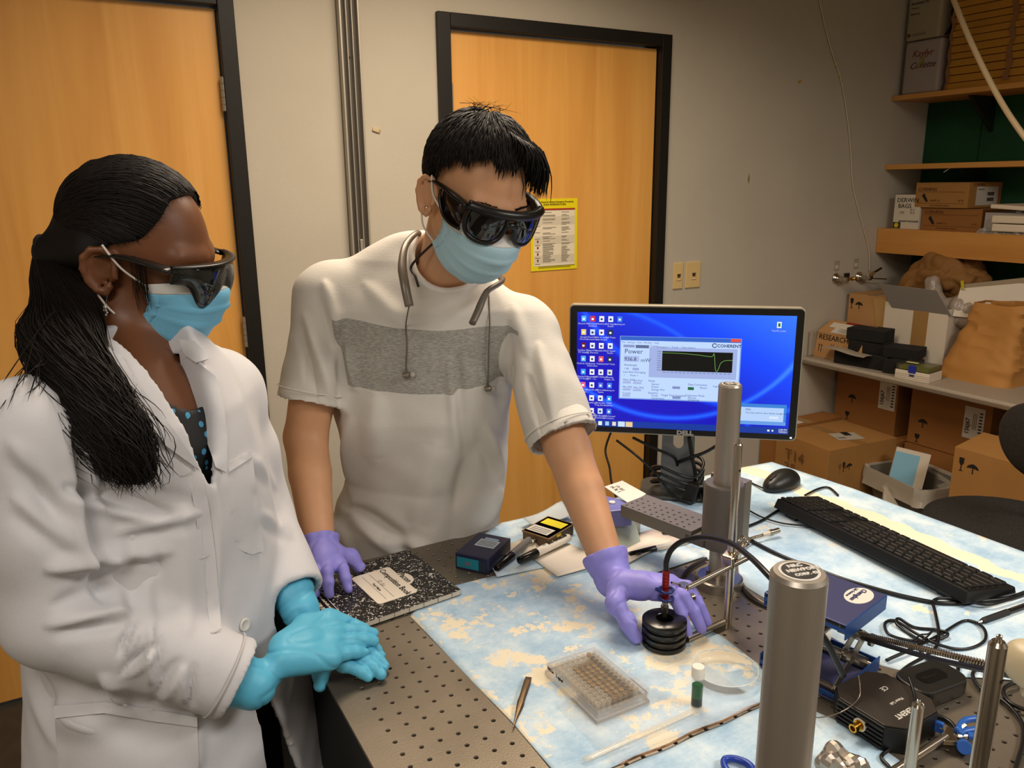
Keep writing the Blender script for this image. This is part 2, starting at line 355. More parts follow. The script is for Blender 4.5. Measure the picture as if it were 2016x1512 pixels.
for k, (x, y, lab) in enumerate(((1645, 548, 'left chrome gas valve with a dark handle on the wall'), (1690, 545, 'right chrome gas valve with a brass neck on the wall'))):
    p = ony(x, y, YB); t = wallthing('gas_valve', lab, 'valve', p[0], p[2], 'gas valves')
    chm = mat('chrome', 'C8C2B4', .18, 1)
    A = np.array([[1, 0, 0], [0, 0, 1], [0, -1, 0]])
    MB().lathe([(.001, 0), (.027, 0), (.027, .004), (.02, .012), (.012, .016), (.01, .03)], n=24, A=A).obj('flange', chm, t, smooth=True)
    MB().cyl((0, -.02, 0), (0, -.075, 0), .010, n=16).cyl((-.012, -.05, 0), (.03, -.055, 0), .010, n=16).lathe([(.008, -.013), (.014, -.012), (.014, .012), (.008, .013)], (0, -.055, 0), 6).obj('valve_body', chm, t)
    if k == 0:
        MB().cyl((.03, -.055, 0), (.075, -.06, -.002), .006, n=12).lathe([(.006, 0), (.010, .004), (.006, .01), (.01, .015), (.006, .02)], (.045, -.057, 0), 12, A=np.array([[0, 1, 0], [0, 0, 1], [1, 0, 0]])).obj('hose_barb', mat('brass', 'B08A4A', .3, 1), t)
        MB().box((.018, -.05, .02), (.028, .014, .02)).obj('handle', mat('dark_handle', '241812', .4), t, bev=.002)
    else:
        MB().cyl((.01, -.06, .008), (.03, -.065, .028), .008, n=12).obj('brass_neck', mat('brass', 'B08A4A', .3, 1), t)
        MB().box((.055, -.07, .038), (.05, .012, .008), R=rotm(0, -20, 0)).obj('handle', mat('dark_handle', '241812', .4), t, bev=.002)
        MB().cyl((.02, -.06, -.004), (.12, -.075, -.012), .003, n=8).obj('outlet', chm, t)
for (x, y, lab) in ((1647, 523, 'small pale label over the left gas valve'), (1685, 519, 'small pale label over the right gas valve')):
    p = ony(x, y, YB); t = wallthing('valve_label', lab, 'label', p[0], p[2], 'gas valve labels')
    MB().box((0, -.001, 0), (.036, .002, .05)).obj('clear_plate', mat('clear_plate', 'A89C88', .3), t)
    MB().box((0, -.0025, -.006), (.022, .001, .018)).obj('card', mat('card', 'D2C6AC', .6), t)
# ---- emergency notice on the right-hand door
t = thing('notice', 'yellow-bordered emergency procedures sheet taped to the right-hand door', 'poster', (1.7015, YB + .0115, 1.3885))
H = .2775; W = .216; ym = mat('notice_yellow', 'E6D40C', .5); pm = mat('notice_paper', 'E4D8BE', .6); ink = mat('notice_ink', '4A4236', .7)
MB().box((0, -.001, 0), (W, .0012, H)).obj('yellow_sheet', ym, t)
pg = MB().box((0, -.0022, -.01), (W - .026, .001, H - .056)); pg.obj('white_panel', pm, t)
MB().box((0, -.0032, H / 2 - .0405), (W - .026, .001, .007)).obj('red_band', mat('notice_red', 'A33A1E', .6), t)
nt_o = lambda x, z: (1.7015 + x, YB + .0115 - .0035, 1.3885 + z)
text('Lerner Research Institute Emergency Procedures', .0088, mat('notice_brown', '5A4A10', .7), t, nt_o(0, H / 2 - .0145), (1, 0, 0), (0, 0, 1), align='CENTER')
text('QUICK REFERENCE GUIDE', .0088, mat('notice_brown', '5A4A10', .7), t, nt_o(0, H / 2 - .0245), (1, 0, 0), (0, 0, 1), align='CENTER')
rr = random.Random(3); ln = MB(); gr = MB()
z = H / 2 - .052; row = 0
while z > -H / 2 + .03:
    if rr.random() < .16: z -= .006; row += 1
    for x0, wmax in ((-.055, .055), (.032, .038)):
        if rr.random() < .9: l_ = wmax * rr.uniform(.5, 1.15); ln.box((x0 + l_ / 2, -.0035, z), (l_, .0006, .0011))
    z -= .0042
for k in range(9):
    zz = H / 2 - .055 - k * .0245; ln.box((-.079, -.0035, zz), (.022, .0006, .0013))
    if k in (1, 4, 5, 6, 7): gr.box((-.078, -.0035, zz - .01), (.007, .0006, .009))
ln.box((0, -.0035, -H / 2 + .012), (.15, .0006, .0012)); ln.box((.01, -.0035, -H / 2 + .017), (.17, .0006, .0012))
ln.obj('print_lines', ink, t)['kind'] = 'stuff'
gr.obj('pictograms', mat('notice_pic', '8A3A30', .7), t)['kind'] = 'stuff'
gx = MB()
for k in range(3): gx.box((0, -.00275, .055 - k * .075), (W - .028, .0003, .033))
gx.obj('grey_rows', mat('notice_grey', 'D2C6AE', .6), t)['kind'] = 'stuff'
# ================================================================== right-hand shelves, counter and what stands there
card = mat('corrugated_card', 'A8783E', .8, noise=.08, nscale=6, bump=.0003, bscale=90)
cardp = mat('pale_card', 'B98B58', .8, noise=.06, nscale=6, bump=.0003, bscale=90)
cardd = mat('brown_card', '97632E', .8, noise=.08, nscale=6, bump=.0003, bscale=90)
whitec = mat('white_card', 'D9CDB9', .6, noise=.04, nscale=5)
tapem = mat('clear_brown_tape', '9C7440', .25)
ink1 = mat('black_print', '1C1712', .7); brn = mat('brown_print', '6A4420', .8); paperm = mat('label_paper', 'CFC8BA', .6)
def frame2(d):      # d: outward direction of the face, returns reading direction
    return {'-x': ((0, -1, 0), (-1, 0, 0)), '-y': ((1, 0, 0), (0, -1, 0)), '+z': ((0, -1, 0), (0, 0, 1))}[d]
def decal(parent, name, m, o, ux, uy, w, h, th=.0008, label=None):
    o = np.array(o, float); ux = np.array(ux, float); uy = np.array(uy, float); ux /= np.linalg.norm(ux); uy /= np.linalg.norm(uy); n = np.cross(ux, uy)
    b = [o, o + ux * w, o + ux * w + uy * h, o + uy * h]
    r = MB().hexa([p - n * .0002 for p in b], [p + n * th for p in b]).obj(name, m, parent, world=True)
    if label: r['label'] = label
    return r
def poly3(parent, name, m, o, ux, uy, P, th=.0008):
    o = np.array(o, float); ux = np.array(ux, float); uy = np.array(uy, float); n = np.cross(ux, uy)
    V = [o + ux * x + uy * y - n * .0002 for x, y in P] + [o + ux * x + uy * y + n * th for x, y in P]; k = len(P)
    return MB().add(V, [tuple(range(k))[::-1], tuple(range(k, 2 * k))] + [(i, (i + 1) % k, k + (i + 1) % k, k + i) for i in range(k)]).obj(name, m, parent, world=True)
GL = [(-.3, 1), (.3, 1), (.28, .6), (.06, .42), (.05, .08), (.28, 0), (-.28, 0), (-.05, .08), (-.06, .42), (-.28, .6)]
UM = [(-.5, .45), (-.38, .68), (-.1, .85), (.1, .85), (.38, .68), (.5, .45), (.06, .52), (.06, 0), (-.02, 0), (-.02, .52)]
def icons(parent, o, ux, uy, s, m=None):
    m = m or ink1; o = np.array(o, float)
    poly3(parent, 'fragile_mark', m, o, ux, uy, [(x * s * .6, y * s) for x, y in GL])
    poly3(parent, 'umbrella_mark', m, o + np.array(ux) * s * .85, ux, uy, [(x * s * .9, y * s * .85) for x, y in UM])
def carton(label, x0, x1, y0, y1, z0, z1, m=card, rz=0, group=None, tape='y', gap=.004, name='cardboard_box', lift=0, sag=.0):
    cx, cy = (x0 + x1) / 2, (y0 + y1) / 2; w, d, h = x1 - x0, y1 - y0, z1 - z0
    t = thing(name, label, 'box', (cx, cy, z0), rz, group)
    MB().box((0, 0, (h - .004) / 2), (w, d, h - .004)).obj('body', m, t, bev=.0015)
    if tape == 'y':     # seam runs along y
        for s in (-1, 1):
            a = lift if s < 0 else 0
            b = [(s * w / 2, -d / 2, h - .0038), (s * w / 2, d / 2, h - .0038), (s * gap / 2, d / 2, h - .0038 + a), (s * gap / 2, -d / 2, h - .0038 + a)]
            MB().hexa(b, [(p[0], p[1], p[2] + .0038) for p in b]).obj('flap', m, t)
        MB().box((0, 0, h + .0004), (.05, d, .0008)).obj('tape', tapem, t)
    elif tape == 'x':
        for s in (-1, 1):
            a = lift if s < 0 else 0
            b = [(-w / 2, s * d / 2, h - .0038), (w / 2, s * d / 2, h - .0038), (w / 2, s * gap / 2, h - .0038 + a), (-w / 2, s * gap / 2, h - .0038 + a)]
            MB().hexa(b, [(p[0], p[1], p[2] + .0038) for p in b]).obj('flap', m, t)
        if not lift: MB().box((0, 0, h + .0004), (w, .05, .0008)).obj('tape', tapem, t)
    return t
X_, Y_, Z_ = np.eye(3); NX = -X_; NY = -Y_
# shelves
for (z1, th, n_, lab, yn) in ((1.985, .023, 'wooden_shelf', 'highest maple shelf, holding two white boxes and stacked boards', .5),
                              (1.66, .024, 'wooden_shelf', 'empty thin maple shelf in the middle of the three', .5),
                              (1.348, .024, 'wooden_shelf', 'lowest maple shelf with a deep front board, holding brown cartons', .5)):
    t = thing(n_, lab, 'shelf', (3.8, 1.6, z1 - th), group='maple wall shelves')
    MB().box((0, 0, th / 2), (.3, 2.176, th)).obj('board', shelfm, t, bev=.001)
    if z1 < 1.4: MB().box((-.1425 - .008, 0, -.037), (.018, 2.176, .122)).obj('front_board', shelfm, t, bev=.001)
    for y in (.75, -.35):
        MB().prism([(.14, 0), (-.06, 0), (.14, -.16)], -.01, .01, A=[[1, 0, 0], [0, 0, 1], [0, 1, 0]], o=(0, y, 0)).obj('bracket', mat('dark_bracket', '16201A', .5), t)
# plastic sliver hanging from the middle shelf
t = MB().tube([onx(1858, 339, 3.665), onx(1872, 330, 3.665), onx(1878, 326, 3.67)], .0018, 5).obj('plastic_strip', mat('white_strip', 'C9BFA8', .5)); tag(t, 'thin white strip dangling under the middle shelf', 'strip')
# two white boxes
def rbox(label, y0, y1, z0, z1, m, x0=3.68, x1=3.93, cat='box', name='white_box', group='white boxes on the top shelf', R=.012):
    t = thing(name, label, cat, ((x0 + x1) / 2, (y0 + y1) / 2, z0), group=group)
    MB().box((0, 0, (z1 - z0) / 2), (x1 - x0, y1 - y0, z1 - z0)).obj('body', m, t, bev=R, bseg=3); return t
t = rbox('white box with red and black handwriting on the top shelf, lower of the two', 2.478, 2.665, 1.986, 2.227, mat('white_box_grey', 'A89C94', .7))
red = mat('red_marker', '7A2A22', .8); olive = mat('yellow_mark', '9A8A3A', .8)
u, v = NX * 0 - Y_, Z_
text('Kaylyr', .042, red, t, (3.679, 2.625, 2.155), u, v + u * .18, font_shear=.3); text('Collette', .040, mat('maroon_marker', '4A2420', .8), t, (3.679, 2.632, 2.102), u, v, font_shear=.4)
poly3(t, 'yellow_stroke', olive, (3.6788, 2.6, 2.1), u, v, [(0, 0), (.012, 0), (.04, .035), (.045, .06), (.03, .045)])
t = rbox('white printed box with a torn corner on the top shelf, upper of the two', 2.498, 2.692 - .02, 2.231, 2.44, mat('white_box_beige', 'A89C84', .7))
text('Reichhart N', .018, ink1, t, (3.679, 2.655, 2.39), u, v + u * .1); text('collections', .010, brn, t, (3.679, 2.655, 2.372), u, v + u * .1); text('Store at', .015, ink1, t, (3.679, 2.655, 2.345), u, v + u * .1)
decal(t, 'print_line', mat('grey_print', '8A8070', .8), (3.679, 2.635, 2.25), u, v, .07, .012)
poly3(t, 'red_dot', red, (3.6785, 2.652, 2.256), u, v, [(.008 * math.cos(a), .008 * math.sin(a)) for a in np.linspace(0, 2 * PI, 12, endpoint=False)])
poly3(t, 'torn_patch', mat('torn_brown', '4A3220', .9), (3.72, 2.4975, 2.24), X_, Z_, [(0, 0), (.07, .01), (.1, .03), (.09, .16), (.05, .14), (.03, .1), (.05, .06)], .001)
# stacked boards
t = thing('board_stack', 'stack of golden foam boards bound with torn tape on the top shelf', 'boards', (3.80, 2.2, 1.986))
bdm = mat('golden_foam', 'C48C30', .85, noise=.18, nscale=5, bump=.001, bscale=60)
z = 0; rr = random.Random(5); k = 0
while z < .44:
    h = rr.uniform(.028, .036); xo = rr.uniform(-.004, .004)
    MB().box((xo, rr.uniform(-.004, .004), z + h / 2), (.2, .50, h - .003), R=rotm(0, 0, rr.uniform(-.5, .5))).obj('foam_board', bdm, t, bev=.002); z += h; k += 1
tp = mat('pinkish_tape', '8F6440', .6)
MB().grid([[(-.105 - .002 * math.sin(i * 2.1), -.045 + j * .022 + .006 * math.sin(i * 1.3 + j), .02 + i * .021) for j in range(2)] for i in range(21)], .0015).obj('tape', tp, t)
MB().grid([[(-.104 - .0015 * math.sin(i * 3), .236 + j * .014 + .005 * math.sin(i * 1.7 + j), .0 + i * .021) for j in range(2)] for i in range(21)], .0015).obj('tape', tp, t)
# lower shelf
t = thing('white_box', 'small white box lettered DERWIN BAGS on the lowest shelf, beside the cartons', 'box', (3.80, 2.565, 1.348))
MB().box((0, 0, .083), (.24, .14, .166), R=rotm(0, 0, 0)).obj('body', whitec, t, bev=.001)
text('DERWIN\n BAGS', .030, ink1, t, (3.679, 2.622, 1.478), -Y_, Z_); text('(12)', .014, brn, t, (3.679, 2.60, 1.424), -Y_, Z_)
text('\u25a1 1\n\u25a1 2'.replace('\u25a1', 'O'), .015, ink1, t, (3.679, 2.545, 1.436), -Y_, Z_); text('INSTANT PACKALIZER', .0105, ink1, t, (3.679, 2.602, 1.382), -Y_, Z_, off=.0002)
decal(t, 'green_patch', mat('green_patch', '1F3A1E', .6), (3.6797, 2.633, 1.35), -Y_, Z_, .042, .03)
poly3(t, 'yellow_sun', mat('yellow_dot', 'E0B81E', .6), (3.6787, 2.613, 1.365), -Y_, Z_, [(.012 * math.cos(a), .012 * math.sin(a)) for a in np.linspace(0, 2 * PI, 16, endpoint=False)])
for (z0, y0, y1, lab, x0) in ((1.348, 2.19, 2.487, 'brown printed carton on the lowest shelf, under another like it', 3.69), (1.454, 2.26, 2.527, 'brown printed carton with a white barcode label, on top of another', 3.68)):
    t = carton(lab, x0, 3.94, y0, y1, z0, z0 + (.103 if z0 < 1.4 else .117), cardd if z0 < 1.4 else card, group='brown cartons on the lowest shelf')
    h = .103
    text('CORNING', .021, brn, t, (x0 - .001, y1 - .012, z0 + h - .024), -Y_, Z_, off=.0004)
    decal(t, 'print_rule', brn, (x0 - .0005, y1 - .012, z0 + h - .03), -Y_, Z_, y1 - y0 - .03, .0015); decal(t, 'print_rule', brn, (x0 - .0005, y1 - .012, z0 + .02), -Y_, Z_, y1 - y0 - .03, .0015)
    poly3(t, 'bottle_print', ink1, (x0 - .0005, y1 - .035, z0 + .026), -Y_, Z_, [(0, .03), (.012, .042), (.03, .012), (.034, .004), (.026, 0), (.018, .008)])
    text('XXXIV - A', .011, brn, t, (x0 - .001, y1 - .08, z0 + .03), -Y_, Z_, off=.0003); text('sterile individually wrapped', .009, brn, t, (x0 - .001, y1 - .08, z0 + .008), -Y_, Z_)
    text('# 50', .013, brn, t, (x0 - .001, y0 + .045, z0 + .03), -Y_, Z_)
    if z0 > 1.4:
        decal(t, 'white_label', paperm, (x0 + .06, y0 - .0005, z0 + .012), X_, Z_, .17, .085)
        for k in range(2):
            for i in range(9): decal(t, 'bar', ink1, (x0 + .145 + i * .006, y0 - .0015, z0 + .03 + k * .026), X_, Z_, .0035, .016)
        text('Sterile pack', .010, ink1, t, (x0 + .07, y0 - .0015, z0 + .082), X_, Z_); text('CORNING', .02, brn, t, (x0 + .03, y0 - .001, z0 + .1), X_, Z_)
t = thing('white_tray', 'white open tray holding two white boards at the end of the lowest shelf', 'tray', (3.8, 2.02, 1.348))
f = MB(); f.box((0, 0, .002), (.24, .3, .004)); f.obj('base', whitec, t)
for c_, d_ in (((-.119, 0, .045), (.003, .3, .09)), ((.119, 0, .045), (.003, .3, .09)), ((0, .149, .045), (.24, .003, .09))): MB().box(c_, d_).obj('side_panel', mat('grey_white_card', 'A8A4A0', .6), t)
for k in range(2):
    q = thing('foam_slab', ['lower white foam slab lying in the white tray', 'upper white foam slab lying in the white tray'][k], 'slab', (3.77, 1.985, 1.356 + .037 * k + .0), group='white slabs in the tray')
    MB().box((0, 0, .018 + (.0 if k else .0)), (.27, .25 + .01 * k, .033)).obj('slab_body', mat('white_foam', 'E6D6BE', .7), q, bev=.006, bseg=3)
q = thing('white_board', 'bent white sheet lying above the open tray near the right edge', 'sheet', (3.77, 1.98, 1.447))
MB().box((0, 0, .012), (.26, .3, .018), R=rotm(3, 0, 0)).obj('sheet_body', mat('white_foam', 'E6D6BE', .7), q, bev=.004)
# clear plastic in front of the tray
def crumple(name, P, amp, m, parent, seed=0, fr=(8, 30), th=.0008, amp2=None):
    P = np.array(P, float); sh = P.shape; Q = P.reshape(-1, 3); N = np.cross(np.gradient(P, axis=0), np.gradient(P, axis=1)); N /= np.linalg.norm(N, axis=2)[..., None] + 1e-9
    s = np.abs(snoise(Q, seed, 10, fr)) + .5 * np.abs(snoise(Q, seed + 1, 12, (fr[0] * 2, fr[1] * 2))); P = P + N * (s.reshape(sh[:2]) * amp)[..., None]
    return MB().grid(P, th).obj(name, m, parent, world=True, ang=25)
clearp = mat('clear_plastic_bag', 'C8C4BC', .12, spec=.9, alpha=.45)
g = [[(3.65 + .02 * math.sin(j * .8), 2.18 - i * .012, 1.352 + .014 * math.sin(PI * j / 5) * (1 + .3 * math.sin(i))) for j in range(6)] for i in range(20)]
t = crumple('plastic_bag', g, .006, clearp, None, 4); tag(t, 'crinkled clear plastic bag in front of the white tray', 'bag')
# counter
cm = mat('speckled_laminate', 'A89C8C', .45, noise=.2, nscale=320, col2='8E806C', thr=(.3, .55))
ct = thing('counter', 'long grey speckled counter with a rounded front edge along the right wall', 'counter', (3.549, 1.494, 0))
CZ = .735
MB().prism([(-.37, -.04), (-.395, -.03), (-.405, -.012), (-.398, .0), (-.38, .0), (.40, 0), (.40, -.04)], -1.1, 1.19, A=[[1, 0, 0], [0, 0, 1], [0, 1, 0]], o=(0, 0, CZ)).obj('worktop', cm, ct, bev=.004)
MB().box((.02, 1.18, CZ + .062), (.76, .018, .124)).obj('backsplash', cm, ct, bev=.004)
MB().box((.391, 0, CZ + .062), (.018, 2.1, .124)).obj('backsplash', cm, ct, bev=.004)
MB().box((-.0, -1.08, .35), (.7, .02, .69)).obj('support_panel', mat('dark_panel', '5A5348', .7), ct)
# on the counter
t = carton('tan carton with glass and umbrella marks on the counter beside the wall', 3.44, 3.75, 2.43, 2.665, CZ, CZ + .30, cardp, tape='x')
icons(t, (3.4395, 2.645, CZ + .225), -Y_, Z_, .05); g = [[(3.438, 2.52 - .05 * j * .7 - i * .004, CZ + .29 - i * .02) for j in range(3)] for i in range(9)]
crumple('torn_tape', g, .003, mat('shiny_tape', 'B8935A', .2), t, 3)
t = thing('cardboard_box', 'small tan carton marked RESEARCH with a white shipping label on its sloped lid', 'box', (3.3, 2.53, CZ))
b = [(-.09, -.135, 0), (.1, -.135, 0), (.1, .135, 0), (-.09, .135, 0)]; tt = [(-.075, -.13, .125), (.1, -.13, .15), (.1, .13, .15), (-.075, .13, .125)]
MB().hexa(b, tt).obj('body', cardp, t, bev=.0015)
lid = [(-.077, -.133, .125), (.02, -.133, .175), (.02, .133, .175), (-.077, .133, .125)]
MB().hexa([(p[0], p[1], p[2] - .003) for p in lid], lid).obj('lid', cardp, t)
for s_, y0 in ((-1, -.132), (1, .128)): MB().prism([(-.077, .124), (.02, .174), (.1, .15)], y0, y0 + .004, A=[[1, 0, 0], [0, 0, 1], [0, 1, 0]]).obj('side_panel', cardp, t)
W0 = np.array([3.3, 2.53, CZ]); ul = np.array([.097, 0, .05]); ul /= np.linalg.norm(ul)
decal(t, 'shipping_label', paperm, W0 + np.array([-.07, .06, .1295]), -Y_, ul, .15, .05, .001); decal(t, 'packing_slip', mat('slip_white', 'D6CBB8', .5), W0 + np.array([-.035, .10, .148]), -Y_, ul, .15, .04, .0015)
decal(t, 'red_sticker', mat('red_sticker', '8A1E14', .5), W0 + np.array([.0, .03, .168]), -Y_, ul, .085, .014, .002)
for k in range(4): decal(t, 'print_rule', mat('grey_print', '8A8070', .8), W0 + np.array([-.06 + k * .007, .03, .1362 + k * .0036]), -Y_, ul, .06 + .01 * (k % 2), .0015)
uf = np.array([.015, 0, .125]); uf /= np.linalg.norm(uf)
text('RESEARCH', .036, ink1, t, W0 + np.array([-.0808, .118, .092]), -Y_, uf); text('Kristina', .034, ink1, t, W0 + np.array([-.084, .045, .052]), -Y_, uf, font_shear=.2)
for k in range(2): poly3(t, 'arrow_mark', ink1, W0 + np.array([-.087, .11 - k * .014, .03]), -Y_, uf, [(0, 0), (.003, 0), (.003, .03), (.006, .03), (.0015, .038), (-.003, .03), (0, .03)])
text('v', .05, brn, t, W0 + np.array([-.087, .03, .018]), -Y_, uf)
# crumpled paper at the back of the counter + open carton
paperk = mat('kraft_paper', '8F6432', .8, noise=.1, nscale=8, bump=.0004, bscale=50)
kr = mat('kraft_bag', 'B9813F', .7, noise=.1, nscale=6, bump=.0003, bscale=60)
def blob(name, fn, lo, hi, h, m, parent=None, it=1, disp=None, ang=None, local=False):
    P, Q = surfnet(fn, lo, hi, h); P = relax(P, Q, it)
    if disp is not None: P = P + vnorm(P, Q) * disp(P)[:, None]
    if parent is not None and not local: P = P - np.array(parent['_o'])
    me = npmesh(name, P, Q); 
    if ang: me.set_sharp_from_angle(angle=math.radians(ang))
    return finish_np(name, me, m, parent)
def finish_np(name, me, m, parent):
    me.materials.append(m); o = bpy.data.objects.new(name, me); C.objects.link(o); o['_o'] = (0., 0., 0.)
    if parent is not None: o.parent = parent
    return o
fn = lambda p: smin(ell(p, (3.72, 2.33, 1.13), (.15, .18, .1)), ell(p, (3.66, 2.46, 1.05), (.09, .07, .1)), .05)
t = blob('crumpled_paper', fn, (3.5, 2.1, .93), (3.92, 2.6, 1.25), .008, paperk, None, 1, lambda P: .022 * (np.abs(snoise(P, 2, 8, (3, 7))) + .5 * np.abs(snoise(P, 5, 10, (8, 16)))) - .02)
tag(t, 'crumpled brown kraft paper stuffed into the open carton under the lowest shelf', 'paper')
t = thing('cardboard_box', 'open brown carton at the back of the counter with its flaps up', 'box', (3.79, 2.27, CZ))
for c_, d_ in (((-.13, 0, .15), (.005, .28, .30)), ((.13, 0, .15), (.005, .28, .3)), ((.0, .14, .15), (.26, .005, .3)), ((.0, -.14, .15), (.26, .005, .3))): MB().box(c_, d_).obj('side_panel', card, t)
MB().box((.0, 0, .003), (.26, .28, .006)).obj('base', card, t)
MB().hexa([(-.135, -.14, .30), (-.13, -.14, .30), (-.13, .14, .30), (-.135, .14, .30)], [(-.155, -.2, .37), (-.15, -.2, .37), (-.15, .14, .37), (-.155, .14, .37)]).obj('flap', card, t)
MB().hexa([(.125, -.14, .3), (.13, -.14, .3), (.13, .14, .3), (.125, .14, .3)], [(.14, -.14, .36), (.145, -.14, .36), (.145, .14, .36), (.14, .14, .36)]).obj('flap', card, t)
# white carton with raised flap and tape
wc = thing('white_carton', 'large white carton with a flap folded up and a brown tape stripe on the counter', 'box', (3.55, 2.2, CZ))
A0, A1 = onk(1745, 690, 4.18), onx(1855, 655, 3.46)
fx = 3.42; y0 = 2.125; y1 = 2.44; zt = .285
MB().box((fx - 3.55, (y0 + y1) / 2 - 2.2, zt / 2), (.005, y1 - y0, zt)).obj('front_panel', whitec, wc)
MB().box((fx + .11 - 3.55, y0 - 2.2, zt / 2), (.22, .005, zt)).obj('side_panel', whitec, wc); MB().box((fx + .11 - 3.55, y1 - 2.2, zt / 2), (.22, .005, zt)).obj('side_panel', whitec, wc)
MB().box((fx + .22 - 3.55, (y0 + y1) / 2 - 2.2, zt / 2), (.005, y1 - y0, zt)).obj('back_panel', whitec, wc); MB().box((fx + .11 - 3.55, (y0 + y1) / 2 - 2.2, .003), (.22, y1 - y0, .006)).obj('base', whitec, wc)
q = lambda px, py, x: onx(px, py, x)
fl = [q(1757, 608, 3.42), q(1873, 623, 3.42), q(1843, 572, 3.36), q(1730, 559, 3.36)]
MB().hexa(fl, [p + np.array([.004, 0, .001]) for p in fl]).obj('flap', mat('grey_card_inside', '8F8A84', .7), wc, world=True)
fl = [q(1875, 622, 3.44), q(2030, 640, 3.62), q(2030, 545, 3.66), q(1893, 560, 3.5)]
MB().hexa(fl, [p + np.array([.004, -.003, .0]) for p in fl]).obj('flap', whitec, wc, world=True)
fl = [q(1893, 560, 3.499), q(2030, 545, 3.659), q(2030, 556, 3.659), q(1891, 572, 3.499)]
MB().hexa(fl, [p + np.array([-.003, -.004, .0]) for p in fl]).obj('flap_edge', mat('kraft_edge', '9A8A70', .8), wc, world=True)
decal(wc, 'tape', mat('kraft_tape', 'A07A48', .4), (fx - .0028, 2.29, CZ), -Y_, Z_, .075, zt)
fl = [q(1892, 569, 3.49), q(1898, 569, 3.49), q(1897, 552, 3.495), q(1891, 553, 3.495)]
MB().hexa(fl, [p + np.array([-.004, -.003, .0]) for p in fl]).obj('yellow_sticker', mat('yellow_tag', 'C9B41E', .6), wc, world=True)
bub = mat('bubble_wrap', 'B0A090', .25, spec=.8, bump=.002, bscale=60, alpha=.8)
fn = lambda p: smin(cone(p, (3.50, 2.24, 1.0), (3.52, 2.28, 1.12), .05, .03), ell(p, (3.52, 2.13, 1.0), (.06, .07, .07)), .04)
t = blob('bubble_wrap', fn, (3.4, 2.0, .9), (3.65, 2.4, 1.2), .007, bub, None, 1, lambda P: .008 * np.abs(snoise(P, 3, 10, (6, 14)))); tag(t, 'crumpled bubble wrap sticking up out of the white carton', 'bubble wrap')
t = thing('cardboard_box', 'closed brown carton with a white label behind the paper bag', 'box', (3.78, 1.93, CZ)); MB().box((0, 0, .16), (.26, .36, .32)).obj('body', cardd, t, bev=.002)
fl = [q(1912, 552, 3.645), q(2000, 560, 3.645), q(2000, 556, 3.645), q(1915, 535, 3.645)]
for k in (-1, 1): MB().box((k * .065, 0, .322), (.125, .36, .004), R=rotm(0, k * 4, 0)).obj('flap', cardd, t)
decal(t, 'white_label', paperm, (3.6495, 2.1, CZ + .26), -Y_, Z_, .16, .03)
# foam blocks
fm = mat('black_foam', '201D19', .95, noise=.5, nscale=260, col2='0C0B09', bump=.0012, bscale=260)
def foam(label, c, d, rz):
    t = thing('foam_block', label, 'foam', c, rz, 'black foam blocks'); d = np.array(d)
    n = [max(2, int(x / .03)) for x in d]
    MB().box((0, 0, d[2] / 2), d).obj('block', fm, t, bev=.003); return t
F0 = onz(1712, 742, CZ)
r_ = math.radians(-72)
foam('wide black foam block lying on the counter under the bubble sheet', (3.245, 2.385, CZ), (.27, .11, .062), math.radians(-80))
foam('black foam block at the front right of the pile, beside the blue-latched kit', (3.26, 2.205, CZ), (.14, .12, .062), r_)
foam('black foam block lying flat in front of the white carton', (3.31, 2.24, CZ + .063), (.15, .13, .046), r_)
foam('black foam block under the topmost one, left side of the pile', (3.285, 2.40, CZ + .063), (.17, .12, .055), r_)
foam('topmost black foam block of the pile', (3.28, 2.405, CZ + .119), (.175, .125, .055), math.radians(-76))
t = thing('bubble_sheet', 'translucent bubble-wrap sheet lying over the foam blocks', 'bubble wrap', (3.19, 2.42, CZ + .062))
g = [[(3.13 + .06 * j / 4, 2.56 - .045 * i * .9, CZ + .070 + .006 * math.sin(i * .9) - (0.004 * (j == 0))) for j in range(5)] for i in range(7)]
crumple('sheet', g, .002, mat('bubble_sheet', 'B4A692', .3, alpha=.85), t, 8)
# kit with blue latch
t = thing('kit_box', 'white kit box with yellow-green side and a dark blue latch on the counter edge', 'box', (3.215, 2.1, CZ), math.radians(-82))
MB().box((0, 0, .02), (.15, .115, .04)).obj('body', whitec, t, bev=.002)
for k in range(3): MB().box((0, -.058, .008 + k * .008), (.15, .001, .001)).obj('groove', mat('grey_print', '8A8070', .8), t)
MB().box((0, 0, .054), (.148, .112, .026)).obj('clear_lid', mat('smoky_lid', '4A4840', .2, alpha=.6), t, bev=.004)
MB().box((-.0, 0, .05), (.13, .10, .016)).obj('tray', mat('lime_tray', 'B9BE1E', .5), t, bev=.002)
MB().box((.0, -.0585, .05), (.032, .006, .034)).obj('latch', mat('blue_latch', '1E2F96', .4), t, bev=.002)
MB().box((-.03, 0, .0675), (.05, .02, .001)).obj('sticker', mat('pale_lime', 'D8D890', .5), t)
MB().box((.0, -.0582, .022), (.022, .0006, .009)).obj('print_mark', mat('blue_print', '303A70', .6), t)
